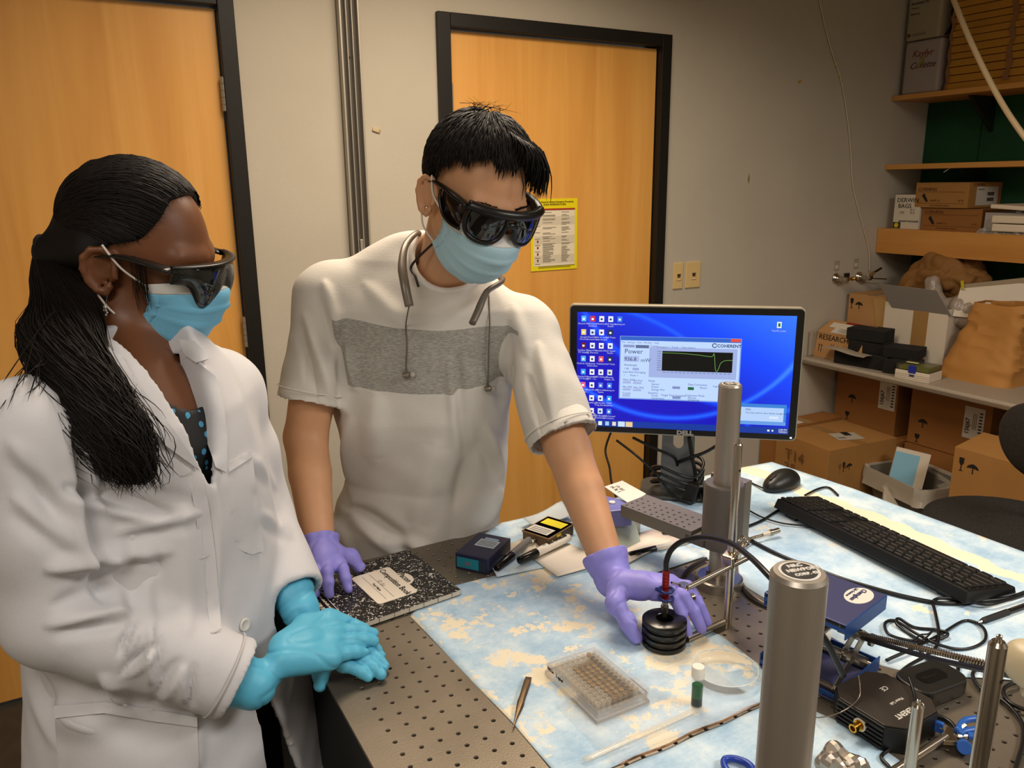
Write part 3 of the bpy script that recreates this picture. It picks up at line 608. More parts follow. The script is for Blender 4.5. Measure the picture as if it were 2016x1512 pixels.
# paper bag
bc = np.array([3.44, 1.955, CZ])
t = thing('paper_bag', 'large crumpled brown paper bag standing at the right end of the counter', 'bag', bc)
sec = []
NZ = 34; NA = 72; P = np.zeros((NA + 1, NZ, 3))
for j in range(NZ):
    s = j / (NZ - 1); zz = s * .335; hw = .165 - .045 * s; hd = .10 - .035 * s; ox = .05 * s; oy = -.035 * s
    for i in range(NA + 1):
        a = 2 * PI * i / NA; ca, sa = math.cos(a), math.sin(a); e = .42
        x = hd * math.copysign(abs(ca) ** e, ca); y = hw * math.copysign(abs(sa) ** e, sa); P[i, j] = bc + (x + ox, y + oy, zz)
n1 = snoise(P.reshape(-1, 3), 11, 9, (2, 5)).reshape(NA + 1, NZ); n2 = np.abs(snoise(P.reshape(-1, 3), 12, 12, (6, 14))).reshape(NA + 1, NZ)
cc = P - (bc + np.array([.02, 0, .15])); cc[..., 2] = 0; cc /= np.linalg.norm(cc, axis=2)[..., None]; fade = np.clip(np.linspace(0, 1, NZ) * 6, 0, 1)
P += cc * ((.011 * n1 - .013 * n2) * fade)[..., None]; P[..., 2] += np.where(np.arange(NZ) == NZ - 1, .008 * n1, 0); P[-1] = P[0]
MB().grid(P, .001).obj('bag_body', kr, t, world=True, ang=28)
# ---- under the counter
def ship_label(t, o, ux, uy, s=1):
    decal(t, 'shipping_label', paperm, o, ux, uy, .10 * s, .16 * s); o = np.array(o, float)
    text('1S6J67', .03 * s, ink1, t, o + np.array(ux) * .03 * s + np.array(uy) * .02 * s - np.cross(uy, ux) * .001 * 1, uy, -np.array(ux), off=.0006)
    for i in range(8): decal(t, 'bar', ink1, o + np.array(ux) * .075 * s + np.array(uy) * (.02 + i * .016) * s + np.cross(ux, uy) * .0008, ux, uy, .016 * s, .007 * s)
    for i in range(3): decal(t, 'print_rule', brn, o + np.array(ux) * (.045 + i * .008) * s + np.array(uy) * .05 * s + np.cross(ux, uy) * .0008, ux, uy, .002, .08 * s)
dk = cardd
t = carton('brown carton with an upright barcode label, back left under the counter, upper row', 3.4, 3.85, 2.31, 2.66, .375, .68, dk, group='cartons under the counter'); ship_label(t, (3.3992, 2.41, .50), -Y_, Z_, .9)
poly3(t, 'umbrella_mark', ink1, (3.3992, 2.56, .45), -Y_, Z_, [(x * .05, .04 + y * .05) for x, y in UM]); poly3(t, 'fragile_mark', ink1, (3.3992, 2.58, .40), -Y_, Z_, [(x * .04, y * .04) for x, y in GL])
t = carton('brown carton with an upright barcode label, right of the gap under the counter, upper row', 3.4, 3.85, 1.86, 2.24, .375, .66, dk, group='cartons under the counter'); ship_label(t, (3.3992, 1.98, .47), -Y_, Z_, .9)
poly3(t, 'umbrella_mark', ink1, (3.3992, 2.17, .42), -Y_, Z_, [(x * .05, .04 + y * .05) for x, y in UM]); poly3(t, 'fragile_mark', ink1, (3.3992, 2.19, .385), -Y_, Z_, [(x * .04, y * .04) for x, y in GL])
t = carton('dark brown carton on the floor under the counter, back left', 3.36, 3.85, 2.25, 2.66, 0, .372, dk, group='floor cartons under the counter'); decal(t, 'white_label', paperm, (3.359, 2.34, .25), -Y_, Z_, .05, .06)
t = carton('dark brown carton on the floor under the counter, marked with glass and umbrella', 3.38, 3.85, 1.84, 2.235, 0, .372, dk, group='floor cartons under the counter'); icons(t, (3.3792, 2.2, .30), -Y_, Z_, .045)
# open bag in the dark right of them
# big carton behind the monitor
t = carton('large brown carton with an address label on top, on the floor behind the mouse', 2.88, 3.31, 2.235, 2.56, 0, .415, card, rz=math.radians(-4), tape='y')
decal(t, 'address_label', mat('address_label', 'B8AE9E', .6), (3.03, 2.33, .4165), X_ * .9 + Y_ * -.35, Y_ * .9 + X_ * .35, .13, .10); decal(t, 'bar', ink1, (3.11, 2.36, .4175), X_ * .9 + Y_ * -.35, Y_ * .9 + X_ * .35, .035, .05)
for i in range(2): decal(t, 'print_rule', ink1, (3.05, 2.345 + i * .012, .4175), X_ * .9 + Y_ * -.35, Y_ * .9 + X_ * .35, .04, .003)
icons(t, (2.935, 2.2195, .315), X_, Z_, .045)
text('T14\n25', .07, brn, t, (2.8715, 2.5, .31), -Y_, Z_)
t = carton('brown carton with a white slip on the floor against the wall behind the monitor', 3.3, 3.62, 2.45 + .02, 2.67, .42, .425 + .0, card) if 0 else None
t = carton('low brown carton with a paper slip, on the floor behind the large labelled carton', 2.9, 3.34, 2.565, 2.68, 0, .425, cardd); decal(t, 'paper_slip', paperm, (2.97, 2.585, .4265), X_, Y_, .12, .05)
# T25 carton
t = carton('tall brown carton marked T25 behind the dark stool at the right', 3.02, 3.4, 1.30, 1.78, 0, .545, card, tape='y', lift=.03)
icons(t, (3.0192, 1.745, .455), -Y_, Z_, .055); text('T25', .11, mat('brown_marker', '7A5020', .8), t, (3.0185, 1.69, .30), -Y_, Z_, font_shear=.25)
t = carton('low brown carton corner beside the waste bin under the stool', 3.0, 3.3, 1.785, 1.85, 0, .22, card)
# waste bin
bx, by = 3.19, 2.04; bh = .31
t = thing('waste_bin', 'grey waste bin lined with a knotted clear plastic bag', 'bin', (bx, by, 0), math.radians(-12))
def rring(hw, hd, z, r=.05, n=6):
    out = []
    for cx, cy, a0 in ((hw - r, hd - r, 0), (-hw + r, hd - r, 90), (-hw + r, -hd + r, 180), (hw - r, -hd + r, 270)):
        for i in range(n): a = math.radians(a0 + 90 * i / (n - 1)); out.append((cx + r * math.cos(a), cy + r * math.sin(a), z))
    return out
rings = [rring(.09, .12, .002), rring(.13, .165, bh - .02), rring(.14, .175, bh - .02), rring(.142, .177, bh), rring(.128, .163, bh), rring(.088, .118, .008)]
P = np.array(rings).transpose(1, 0, 2); P = np.concatenate([P, P[:1]])
MB().grid(P).add(rings[0], [tuple(range(24))]).obj('bin_body', mat('grey_plastic', '6E695E', .5), t, ang=40)
P = np.array([rring(.118, .15, bh - .09), rring(.126, .160, bh - .03), rring(.132, .167, bh + .004), rring(.146, .182, bh + .006), rring(.149, .185, bh - .02), rring(.147, .182, bh - .05), rring(.150, .187, bh - .075)]).transpose(1, 0, 2); P = np.concatenate([P, P[:1]])
a = np.random.default_rng(3).normal(size=P.shape) * .0025; a[-1] = a[0]
MB().grid(P + a, .0006).obj('bin_liner', mat('clear_liner', 'C8BEAC', .25, alpha=.6, spec=.8), t, ang=30)
kn = MB().tube(spline([(-.15, .02, bh - .04), (-.165, -.01, bh - .045), (-.172, -.035, bh - .075), (-.175, -.07, bh - .12), (-.17, -.10, bh - .16)], 5), np.interp(np.arange(21), [0, 3, 6, 14, 20], [.006, .012, .012, .036, .03]), 10, flat=.5)
kn.obj('liner_knot', mat('clear_liner_knot', 'B8AC98', .3, alpha=.65), t, ang=30)
t = thing('carton_sleeve', 'pale blue and white box thrown into the waste bin', 'box', (3.17, 2.07, bh - .16))
R = rotm(-14, 8, -55)
MB().box((0, 0, .13), (.14, .05, .27), R=R).obj('box_body', mat('white_box_body', 'D0C2AC', .6), t, bev=.001)
c0 = R @ np.array([-.02, -.0256, 0]); MB().box(c0 + (0, 0, .13), (.1, .0006, .235), R=R).obj('blue_panel', mat('pale_blue_print', '7FB0C4', .5), t)
# stool
t = thing('stool', 'dark grey upholstered stool with a round seat and backrest at the right edge', 'stool', (2.53, 1.275, -.03))
sm_ = mat('dark_fabric', '2B2824', .95, noise=.35, nscale=180, col2='1A1815', bump=.0008, bscale=300)
MB().lathe([(.001, .475), (.2, .48), (.235, .488), (.255, .50), (.262, .52), (.255, .54), (.22, .553), (.1, .558), (.001, .559)], n=48).obj('seat', sm_, t, smooth=True)
MB().cyl((0, 0, .08), (0, 0, .475), .028).obj('column', blackp, t)
for k in range(5):
    a = 2 * PI * k / 5; MB().tube([(0, 0, .09), (.15 * math.cos(a), .15 * math.sin(a), .08), (.28 * math.cos(a), .28 * math.sin(a), .055)], [.03, .024, .016], 8).obj('leg', blackp, t)
    MB().ball((.28 * math.cos(a), .28 * math.sin(a), .027), .026).obj('caster', blackp, t)
bp_ = onk(2042, 870, 2.75)
fn = lambda p: ell(p, bp_, (.045, .16, .115), rotm(0, 0, -25))
blob('backrest', fn, bp_ - .2, bp_ + .2, .009, sm_, t)
MB().tube(spline([(0, 0, .47), (.1, -.05, .50), tuple(bp_ - np.array([2.53, 1.275, -.03]) + np.array([.04, 0, -.08]))], 6), .014, 8).obj('back_arm', blackp, t)
# ================================================================== optical table
TZ = .9; TX0, TX1, TY0, TY1 = .248, 1.478, .10, 1.332
tab = thing('optical_table', 'steel optical breadboard table with a grid of tapped holes and black sides', 'table', (.863, .716, 0))
steel = bpy.data.materials.new('brushed_steel'); steel.use_nodes = True
def _st():
    nt = steel.node_tree; b = nt.nodes['Principled BSDF']; L = nt.links.new; tc = nt.nodes.new('ShaderNodeTexCoord')
    b.inputs['Metallic'].default_value = .75; b.inputs['Roughness'].default_value = .42
    n = nt.nodes.new('ShaderNodeTexNoise'); n.inputs['Scale'].default_value = 5; n.inputs['Detail'].default_value = 5; L(tc.outputs['Object'], n.inputs['Vector'])
    r = nt.nodes.new('ShaderNodeValToRGB'); r.color_ramp.elements[0].position = .3; r.color_ramp.elements[1].position = .7
    r.color_ramp.elements[0].color = (*srgb('746A5C'), 1); r.color_ramp.elements[1].color = (*srgb('8F8474'), 1); L(n.outputs[0], r.inputs[0]); L(r.outputs[0], b.inputs['Base Color'])
    n2 = nt.nodes.new('ShaderNodeTexNoise'); n2.inputs['Scale'].default_value = 420; n2.inputs['Detail'].default_value = 2; L(tc.outputs['Object'], n2.inputs['Vector'])
    bp = nt.nodes.new('ShaderNodeBump'); bp.inputs['Distance'].default_value = .00018; L(n2.outputs[0], bp.inputs['Height']); L(bp.outputs[0], b.inputs['Normal'])
    m = nt.nodes.new('ShaderNodeMapRange'); m.inputs[3].default_value = .34; m.inputs[4].default_value = .52; L(n.outputs[0], m.inputs[0]); L(m.outputs[0], b.inputs['Roughness'])
_st()
def holed(x0, x1, y0, y1, hx0, hy0, p, r, z, nseg=12, depth=.012):
    V = []; Fc = []; nx = int((x1 - hx0) / p + .3); ny = int((hy0 - y0) / p + .3)
    ex = [x0] + [hx0 + p * (i + .5) for i in range(nx)] ; ex = [x0] + [hx0 + p * (i + .5) for i in range(nx - 1)] + [x1]
    ey = [y1] + [hy0 - p * (j + .5) for j in range(ny - 1)] + [y0]
    for i in range(nx):
        for j in range(ny):
            cx, cy = hx0 + p * i, hy0 - p * j; a, b_, c, d = ex[i], ex[i + 1], ey[j + 1], ey[j]
            base = len(V)
            for k in range(nseg):
                an = PI / 4 + 2 * PI * k / nseg; ca, sa = math.cos(an), math.sin(an); m = max(abs(ca), abs(sa)); ux, uy = ca / m, sa / m
                V.append((cx + (ux * (b_ - cx) if ux > 0 else -ux * (a - cx)), cy + (uy * (d - cy) if uy > 0 else -uy * (c - cy)), z))
            for rr_, zz in ((r, z), (r * .82, z - .0012), (r * .82, z - depth)):
                for k in range(nseg):
                    an = PI / 4 + 2 * PI * k / nseg; V.append((cx + rr_ * math.cos(an), cy + rr_ * math.sin(an), zz))
            for q in range(3):
                for k in range(nseg):
                    k2 = (k + 1) % nseg; Fc.append((base + q * nseg + k, base + q * nseg + k2, base + (q + 1) * nseg + k2, base + (q + 1) * nseg + k))
            Fc.append(tuple(base + 3 * nseg + k for k in range(nseg)))
    return V, Fc
V, Fc = holed(TX0, TX1, TY0, TY1, .287, 1.3116, .0254, .0034, TZ)
m_ = MB().add(V, Fc)
m_.add([(TX0, TY0, TZ), (TX1, TY0, TZ), (TX1, TY1, TZ), (TX0, TY1, TZ), (TX0, TY0, TZ - .005), (TX1, TY0, TZ - .005), (TX1, TY1, TZ - .005), (TX0, TY1, TZ - .005)], [(0, 1, 5, 4), (1, 2, 6, 5), (2, 3, 7, 6), (3, 0, 4, 7)])
tt = m_.obj('tabletop', steel, tab, world=True)
blk = mat('black_laminate', '0E0D0B', .55)
MB().box((0, 0, .79), (TX1 - TX0 - .012, TY1 - TY0 - .012, .195)).obj('core', blk, tab, bev=.003)
for sx in (-1, 1):
    for sy in (-1, 1): MB().box((sx * .45, sy * .45, .346), (.13, .13, .692)).obj('leg', blk, tab, bev=.006)
MB().box((0, .45, .12), (.8, .05, .08)).obj('crossbar', blk, tab); MB().box((0, -.45, .12), (.8, .05, .08)).obj('crossbar', blk, tab)
# scratches on the steel
# ---- blue bench pads
def padmat(name, cream, stripe=None):
    m = bpy.data.materials.new(name); m.use_nodes = True; nt = m.node_tree; b = nt.nodes['Principled BSDF']; L = nt.links.new
    N = nt.nodes.new; tc = N('ShaderNodeTexCoord'); b.inputs['Roughness'].default_value = .75
    def noise(sc, det, ro=.6, mp=None):
        n = N('ShaderNodeTexNoise'); n.inputs['Scale'].default_value = sc; n.inputs['Detail'].default_value = det; n.inputs['Roughness'].default_value = ro
        if mp: k = N('ShaderNodeMapping'); k.inputs['Scale'].default_value = mp; k.inputs['Rotation'].default_value = (0, 0, .5); L(tc.outputs['Object'], k.inputs['Vector']); L(k.outputs[0], n.inputs['Vector'])
        else: L(tc.outputs['Object'], n.inputs['Vector'])
        return n
    base = noise(14, 8, .7); r = N('ShaderNodeValToRGB'); e = r.color_ramp.elements
    e[0].position = .32; e[0].color = (*srgb('93B4CE'), 1); e[1].position = .66; e[1].color = (*srgb('D4E0E4'), 1); x = e.new(.5); x.color = (*srgb('B4CCDC'), 1); L(base.outputs[0], r.inputs[0])
    fib = noise(60, 4, .7, (1, 6, 1)); mx = N('ShaderNodeMixRGB'); mx.blend_type = 'OVERLAY'; mx.inputs[0].default_value = .22; L(r.outputs[0], mx.inputs[1]); L(fib.outputs[0], mx.inputs[2])
    bl = noise(11, 10, .76); c = N('ShaderNodeValToRGB'); c.color_ramp.elements[0].position = cream; c.color_ramp.elements[1].position = cream + .018  # cream blotches: clipped lamp glare painted into the pad colour
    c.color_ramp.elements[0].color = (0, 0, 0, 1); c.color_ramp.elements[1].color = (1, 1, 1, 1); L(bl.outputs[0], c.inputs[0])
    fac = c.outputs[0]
    if stripe:      # long streak of lamp glare painted in: |x - x0| < w with a ragged edge
        sp = N('ShaderNodeSeparateXYZ'); L(tc.outputs['Object'], sp.inputs[0]); n3 = noise(9, 5, .6)
        a = N('ShaderNodeMath'); a.operation = 'MULTIPLY_ADD'; a.inputs[1].default_value = .09; L(n3.outputs[0], a.inputs[0]); L(sp.outputs[0], a.inputs[2])
        s = N('ShaderNodeMath'); s.operation = 'SUBTRACT'; s.inputs[1].default_value = stripe[0] + .045; L(a.outputs[0], s.inputs[0])
        ab = N('ShaderNodeMath'); ab.operation = 'ABSOLUTE'; L(s.outputs[0], ab.inputs[0]); lt = N('ShaderNodeMath'); lt.operation = 'LESS_THAN'; lt.inputs[1].default_value = stripe[1]; L(ab.outputs[0], lt.inputs[0])
        mm = N('ShaderNodeMath'); mm.operation = 'MAXIMUM'; L(fac, mm.inputs[0]); L(lt.outputs[0], mm.inputs[1]); fac = mm.outputs[0]
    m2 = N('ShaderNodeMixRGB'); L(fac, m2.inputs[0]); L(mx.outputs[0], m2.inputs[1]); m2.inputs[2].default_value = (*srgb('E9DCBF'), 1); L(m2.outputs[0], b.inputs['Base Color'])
    bp = N('ShaderNodeBump'); bp.inputs['Distance'].default_value = .0008; bp.inputs['Strength'].default_value = .7; L(base.outputs[0], bp.inputs['Height']); L(bp.outputs[0], b.inputs['Normal'])
    return m
padA = padmat('bench_pad_glare_patches', .528); padB = padmat('bench_pad_glare_streak', .60, (1.398, .022)); padC = padmat('bench_pad_clean', .72)
def pad(label, poly, m, z=.0, amp=.0012, seed=0, th=.0009):
    """pad cut to an outline in table coordinates, gently buckled"""
    bm = bmesh.new(); vs = [bm.verts.new((x, y, 0)) for x, y in poly]; f = bm.faces.new(vs)
    xs = [p[0] for p in poly]; ys = [p[1] for p in poly]; st = .02
    for ax, lo, hi in ((0, min(xs), max(xs)), (1, min(ys), max(ys))):
        k = lo + st
        while k < hi: co = [0, 0, 0]; no = [0, 0, 0]; co[ax] = k; no[ax] = 1; bmesh.ops.bisect_plane(bm, geom=bm.verts[:] + bm.edges[:] + bm.faces[:], plane_co=co, plane_no=no); k += st
    P = np.array([v.co[:] for v in bm.verts]); P[:, 2] = TZ + z + .0006 + amp * np.clip(snoise(P, seed, 10, (1.5, 6)) + .6, 0, 3)
    for v, p in zip(bm.verts, P): v.co = p
    r = bmesh.ops.solidify(bm, geom=bm.faces[:], thickness=th)
    me = bpy.data.meshes.new('bench_pad'); bm.to_mesh(me); bm.free(); me.materials.append(m)
    for p in me.polygons: p.use_smooth = True
    o = bpy.data.objects.new('bench_pad', me); C.objects.link(o); o['_o'] = (0., 0., 0.); return tag(o, label, 'bench pad', 'blue bench pads')
pad('blue bench pad with painted glare patches under the well plate and the black puck', [(.418, 1.1), (.424, .98), (.428, .885), (.433, .785), (.432, .655), (.762, .654), (.805, .70), (.814, .80), (.80, .86), (.815, 1.01), (.80, 1.145), (.69, 1.147), (.528, 1.158), (.46, 1.145)], padA, .0, .0010, 1)
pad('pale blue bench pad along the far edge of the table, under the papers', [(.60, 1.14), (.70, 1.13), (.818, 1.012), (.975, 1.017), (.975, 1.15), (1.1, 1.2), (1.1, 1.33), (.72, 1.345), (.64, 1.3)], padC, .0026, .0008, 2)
pad('blue bench pad with a painted glare streak under the keyboard and mouse', [(.982, .945), (.959, .91), (.957, .83), (.955, .75), (.958, .63), (.985, .585), (1.05, .54), (1.2, .42), (1.50, .40), (1.508, .72), (1.502, 1.1), (1.484, 1.33), (1.35, 1.34), (.97, 1.33), (.965, 1.1)], padB, .0, .0010, 3)
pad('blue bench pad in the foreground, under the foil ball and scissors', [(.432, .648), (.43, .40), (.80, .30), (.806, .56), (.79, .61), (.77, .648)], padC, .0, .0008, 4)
# clear film with a brown-marked edge
t = thing('plastic_film', 'thin clear plastic film with a curled brown-flecked edge lying on the pads', 'film', (.66, .66, TZ))
g = [[(.50 + .03 * i, .652 + .022 * j + .004 * math.sin(i * .7), TZ + .004 + .0012 * math.sin(i * .9 + j) + (.002 if j == 0 else 0)) for j in range(7)] for i in range(9)]
MB().grid(g, .0004).obj('film_sheet', mat('clear_film', 'FFFFFF', .06, spec=.7, alpha=.10), t, world=True, smooth=True)
e_ = MB().tube([(.505 + .012 * i, .6505 + .0015 * math.sin(i * .8), TZ + .0045) for i in range(22)], .0014, 6); e_.obj('film_edge', mat('brown_edge', '9A7352', .3, noise=.6, nscale=60, col2='4A2E1C'), t, world=True)
MB().grid([[(.47 + .012 * i, .672 + .003 * j + .004 * i / 14, TZ + .0062 + .0016 * math.sin(j)) for j in range(4)] for i in range(16)], .0005).obj('curled_strip', mat('clear_strip', 'EFE2C6', .06, spec=1, alpha=.28), t, world=True, smooth=True)
# ================================================================== things on the table
def obox(name, label, cat, A, B, depth, h, m, z0=TZ, group=None, bev=.001, body='body', **k):
    """box whose front bottom edge runs from A to B (table points), going back by depth"""
    A = np.array(A[:2], float); B = np.array(B[:2], float); d = B - A; w = np.linalg.norm(d); rz = math.atan2(d[1], d[0]); n = np.array([-d[1], d[0]]) / w
    c = (A + B) / 2 + n * depth / 2; t = thing(name, label, cat, (c[0], c[1], z0), rz, group)
    if m is not None: MB().box((0, 0, h / 2), (w, depth, h)).obj(body, m, t, bev=bev)
    return t, w
def basis(t):
    a = t['_r']; return np.array([math.cos(a), math.sin(a), 0]), np.array([-math.sin(a), math.cos(a), 0])
def at(t, x, y, z): u, v = basis(t); return np.array(t['_o']) + u * x + v * y + np.array([0, 0, z])
# composition book
ux = np.array([.10, -.995, 0]); uy = np.array([.995, .10, 0]); BR = np.array([.519, 1.119, TZ + .0025]); bw, bh_ = .190, .248
cen = BR - ux * bw / 2 - uy * bh_ / 2
nb = thing('composition_book', 'black and white marbled composition book with a white name panel', 'notebook', cen, math.atan2(ux[1], ux[0]))
mb_ = bpy.data.materials.new('marbled_cover'); mb_.use_nodes = True
def _mb():
    nt = mb_.node_tree; b = nt.nodes['Principled BSDF']; L = nt.links.new; N = nt.nodes.new; tc = N('ShaderNodeTexCoord'); b.inputs['Roughness'].default_value = .35
    n = N('ShaderNodeTexNoise'); n.inputs['Scale'].default_value = 160; n.inputs['Detail'].default_value = 3; n.inputs['Distortion'].default_value = 1.6; L(tc.outputs['Object'], n.inputs['Vector'])
    r = N('ShaderNodeValToRGB'); r.color_ramp.elements[0].position = .60; r.color_ramp.elements[1].position = .615; r.color_ramp.elements[0].color = (*srgb('181614'), 1); r.color_ramp.elements[1].color = (*srgb('D8D2C6'), 1)
    L(n.outputs[0], r.inputs[0]); L(r.outputs[0], b.inputs['Base Color'])
_mb()
blkc = mat('glossy_black', '141210', .3)
MB().box((0, 0, .0045), (bw - .006, bh_ - .004, .0075)).obj('pages', mat('page_edges', 'CFC6B6', .7, noise=.2, nscale=300, stretch=(.02, .02, 4)), nb)
MB().box((0, 0, .0004), (bw, bh_, .0008)).obj('back_cover', blkc, nb, bev=.0003)
MB().box((0, 0, .0088), (bw, bh_, .0009)).obj('front_cover', mb_, nb, bev=.0003)
MB().box((bw / 2 - .0005, 0, .0045), (.001, bh_ - .004, .0076)).obj('page_lines', mat('page_block_face', 'BFB6A6', .7), nb)
for k in range(9): MB().box((bw / 2 + .0001, -.11 + .027 * k, .0045), (.001, .0008, .0074)).obj('index_line', mat('grey_ink', '6A645C', .7), nb)
lm = mat('book_label', 'EDE0CB', .5); zc = .0095
L_ = [(-.056, -.036), (-.052, -.040), (.052, -.040), (.056, -.036), (.056, .030), (.052, .034)] + [(.024 * math.cos(a), .032 + .019 * math.sin(a)) for a in np.linspace(.1, PI - .1, 10)] + [(-.052, .034), (-.056, .030)]
LO = np.array([.002, .028])
MB().prism([(x + LO[0], y + LO[1]) for x, y in L_], zc - .0002, zc + .0003).obj('name_panel', lm, nb)
u_, v_ = basis(nb)
text('Composition Book', .0158, blkc, nb, at(nb, LO[0] - .052, LO[1] + .012, zc + .0004), u_, v_, off=.00015, sx=.88)
text('Pacon', .0165, blkc, nb, at(nb, LO[0] - .021, LO[1] + .033, zc + .0004), u_, v_, off=.00015, font_shear=.2, sx=.95)
for y in (-.008, -.022): MB().box((LO[0], LO[1] + y, zc + .0004), (.096, .0006, .0003)).obj('rule', mat('grey_ink', '6A645C', .7), nb)
text('Your Name', .0065, blkc, nb, at(nb, LO[0] - .015, LO[1] - .019, zc + .0004), u_, v_); text('Q. Lu', .010, mat('pencil', '9A958C', .7), nb, at(nb, LO[0] - .02, LO[1] - .007, zc + .0004), u_, v_, font_shear=.3)
MB().box((0, -.094, zc + .0001), (.15, .042, .0004)).obj('black_panel', blkc, nb)
for (a, b, c_, d_) in ((0, -.0735, .15, .0008), (0, -.1145, .15, .0008), (.0746, -.094, .0008, .041)): MB().box((a, b, zc + .0004), (c_, d_, .0004)).obj('panel_line', lm, nb)
text('wide ruled with red margin', .0068, lm, nb, at(nb, -.03, -.083, zc + .0005), u_, v_, off=.0001); text('50 Sheets - 100 Pages', .0105, lm, nb, at(nb, -.052, -.096, zc + .0005), u_, v_, off=.0001, sx=.95); text('9.75in x 7.5in/24.8cm X 19', .0098, lm, nb, at(nb, -.068, -.110, zc + .0005), u_, v_, off=.0001)
# navy box
nv = mat('navy_plastic', '20213C', .35); A = onz(897, 1119); B = onz(962, 1133)
t, w = obox('instrument_box', 'small navy box with a teal front label and a silver label on top', 'box', A, B, .095, .032, nv, bev=.0015, body='case')
MB().box((w * -.12, -.0475, .015), (w * .66, .0012, .02)).obj('teal_label', mat('teal_label', '1F7C8C', .35), t)
MB().box((w * .33, -.0475, .015), (w * .22, .0014, .02)).obj('clear_window', mat('dark_window', '23303F', .1), t)
text('QX', .008, mat('red_print', 'A5484A', .6), t, at(t, -.014, -.0484, .012), *(basis(t)[0], Z_))
MB().box((.004, .008, .0324), (.04, .03, .0006)).obj('silver_label', mat('silver_label', 'A9B4BC', .3), t); MB().box((.004, .0275, .0326), (.028, .006, .0008)).obj('label_strip', mat('blue_strip', '8FA8C0', .3), t)
for i in range(4): MB().box((.004, -.001 + i * .006, .0329), (.034, .0022, .0004)).obj('print_rule', mat('label_print', '6A6E74', .6), t)
# tissue and papers
tissue = mat('tissue', 'C8BCA8', .8, bump=.0006, bscale=40)
g = [[onz(975 + 70 * i / 9 + 8 * j, 1075 - 45 * i / 9 + 5 * j, TZ + .012) for j in range(6)] for i in range(10)]
t = crumple('tissue', g, .008, tissue, None, 21, (6, 18)); tag(t, 'crumpled white tissue beside the brown metal box', 'tissue')
pw = mat('paper_white', 'DCD2C2', .7); pw2 = mat('paper_shade', 'CEC8BE', .7)
def sheet(label, px, m, z, seed=0, th=.0003, cat='paper', name='paper_sheet', amp=.0015):
    q = [onz(a, b, TZ + z) for a, b in px]
    g = [[(q[0] * (1 - i / 8) + q[1] * i / 8) * (1 - j / 8) + (q[3] * (1 - i / 8) + q[2] * i / 8) * j / 8 for j in range(9)] for i in range(9)]
    g = np.array(g); g[..., 2] += amp * np.clip(snoise(g.reshape(-1, 3), seed, 8, (2, 7)).reshape(9, 9) + .5, 0, 2)
    o = MB().grid(g, th).obj(name, m, smooth=True); return tag(o, label, cat, 'loose papers')
sheet('white paper sheet with a curled corner under the black-capped marker', [(1050, 1100), (1120, 1070), (1205, 1108), (1098, 1136)], pw, .0062, 3)
sheet('second white paper under the first, its edge showing left', [(1042, 1096), (1100, 1068), (1150, 1100), (1088, 1128)], pw2, .0045, 4)
sheet('white printed paper right of the forearm under the thin marker', [(1205, 1105), (1262, 1052), (1330, 1062), (1240, 1108)], pw, .0062, 5)
s_ = sheet('pinkish printed sheet below the perforated plate', [(1255, 1050), (1330, 1030), (1392, 1052), (1300, 1085)], mat('pink_paper', 'CDBDB4', .7), .0068, 6)
sheet('crumpled blue-white wrapper at the far table edge behind the brown box', [(1028, 1028), (1105, 1000), (1130, 1018), (1045, 1045)], mat('wrapper', 'B4BCBC', .6), .012, 8, amp=.008)
# brown metal box with yellow labels
A = onz(1029, 1068); B = onz(1080, 1085)
t, w = obox('metal_box', 'small brown metal box with yellow and white labels', 'box', A, B, .085, .026, mat('bronze_box', '6A553E', .4, .4), bev=.001, body='case')
w_ = w; MB().box((0, 0, .0245), (w + .003, .088, .003)).obj('lid', mat('bronze_lid', '8A7152', .35, .5), t, bev=.0008)
MB().box((.0, .02, .0263), (w * .8, .026, .0006)).obj('yellow_label', mat('yellow_label', 'D8CC1E', .5), t); MB().box((-.004, -.02, .0263), (w * .8, .028, .0006)).obj('white_label', paperm, t)
for i in range(3): MB().box((-.004, -.028 + i * .007, .0267), (w * .66, .0025, .0004)).obj('print_rule', mat('label_print', '6A6E74', .6), t)
MB().box((w / 2 + .0012, -.01, .014), (.0008, .014, .02)).obj('yellow_label', mat('yellow_label', 'D8CC1E', .5), t)
MB().lathe([(.001, 0), (.004, 0), (.005, .004), (.003, .007), (.005, .010), (.001, .012)], (0, -.043, .014), 12, A=np.array([[1, 0, 0], [0, 0, 1], [0, -1, 0]])).obj('knob', mat('chrome', 'C8C2B4', .18, 1), t, smooth=True)
# markers
def marker(label, p, q, r, body, capc, capfrac=.36, z=None):
    p = np.array(p); q = np.array(q); d = q - p; L = np.linalg.norm(d); u = d / L
    t = thing('marker', label, 'marker', p, group='markers on the far side of the table')
    c = lambda s: p + u * s * L
    MB().tube([c(0), c(.015), c(capfrac * .9), c(capfrac)], [r * .75, r * .88, r * 1.0, r * 1.0], 20).obj('cap', capc, t, world=True, ang=40)
    MB().tube([c(capfrac - .02), c(capfrac + .02), c(.5), c(.97), c(1)], [r * .8, r * .98, r * .98, r * .94, r * .78], 20).obj('barrel', body, t, world=True, ang=40)
    side = np.cross(u, [0, 0, 1]); side /= np.linalg.norm(side)
    return t, c, u, side
capk = mat('black_cap', '100F0E', .2); 
t, c, u, sd = marker('thick white dry-erase marker with a black cap, lettered on its barrel', onz(1022, 1104, TZ + .018), onz(1120, 1058, TZ + .016), .0085, mat('white_barrel', 'E2DACB', .3), capk, .33)
upd = np.cross(sd, u) if np.cross(sd, u)[2] > 0 else -np.cross(sd, u)
text('BIC MARK-IT', .0095, blkc, t, c(.55) + upd * .0090 - np.cross(upd, u) * .004, u, np.cross(upd, u), off=.0004, ext=.0008)
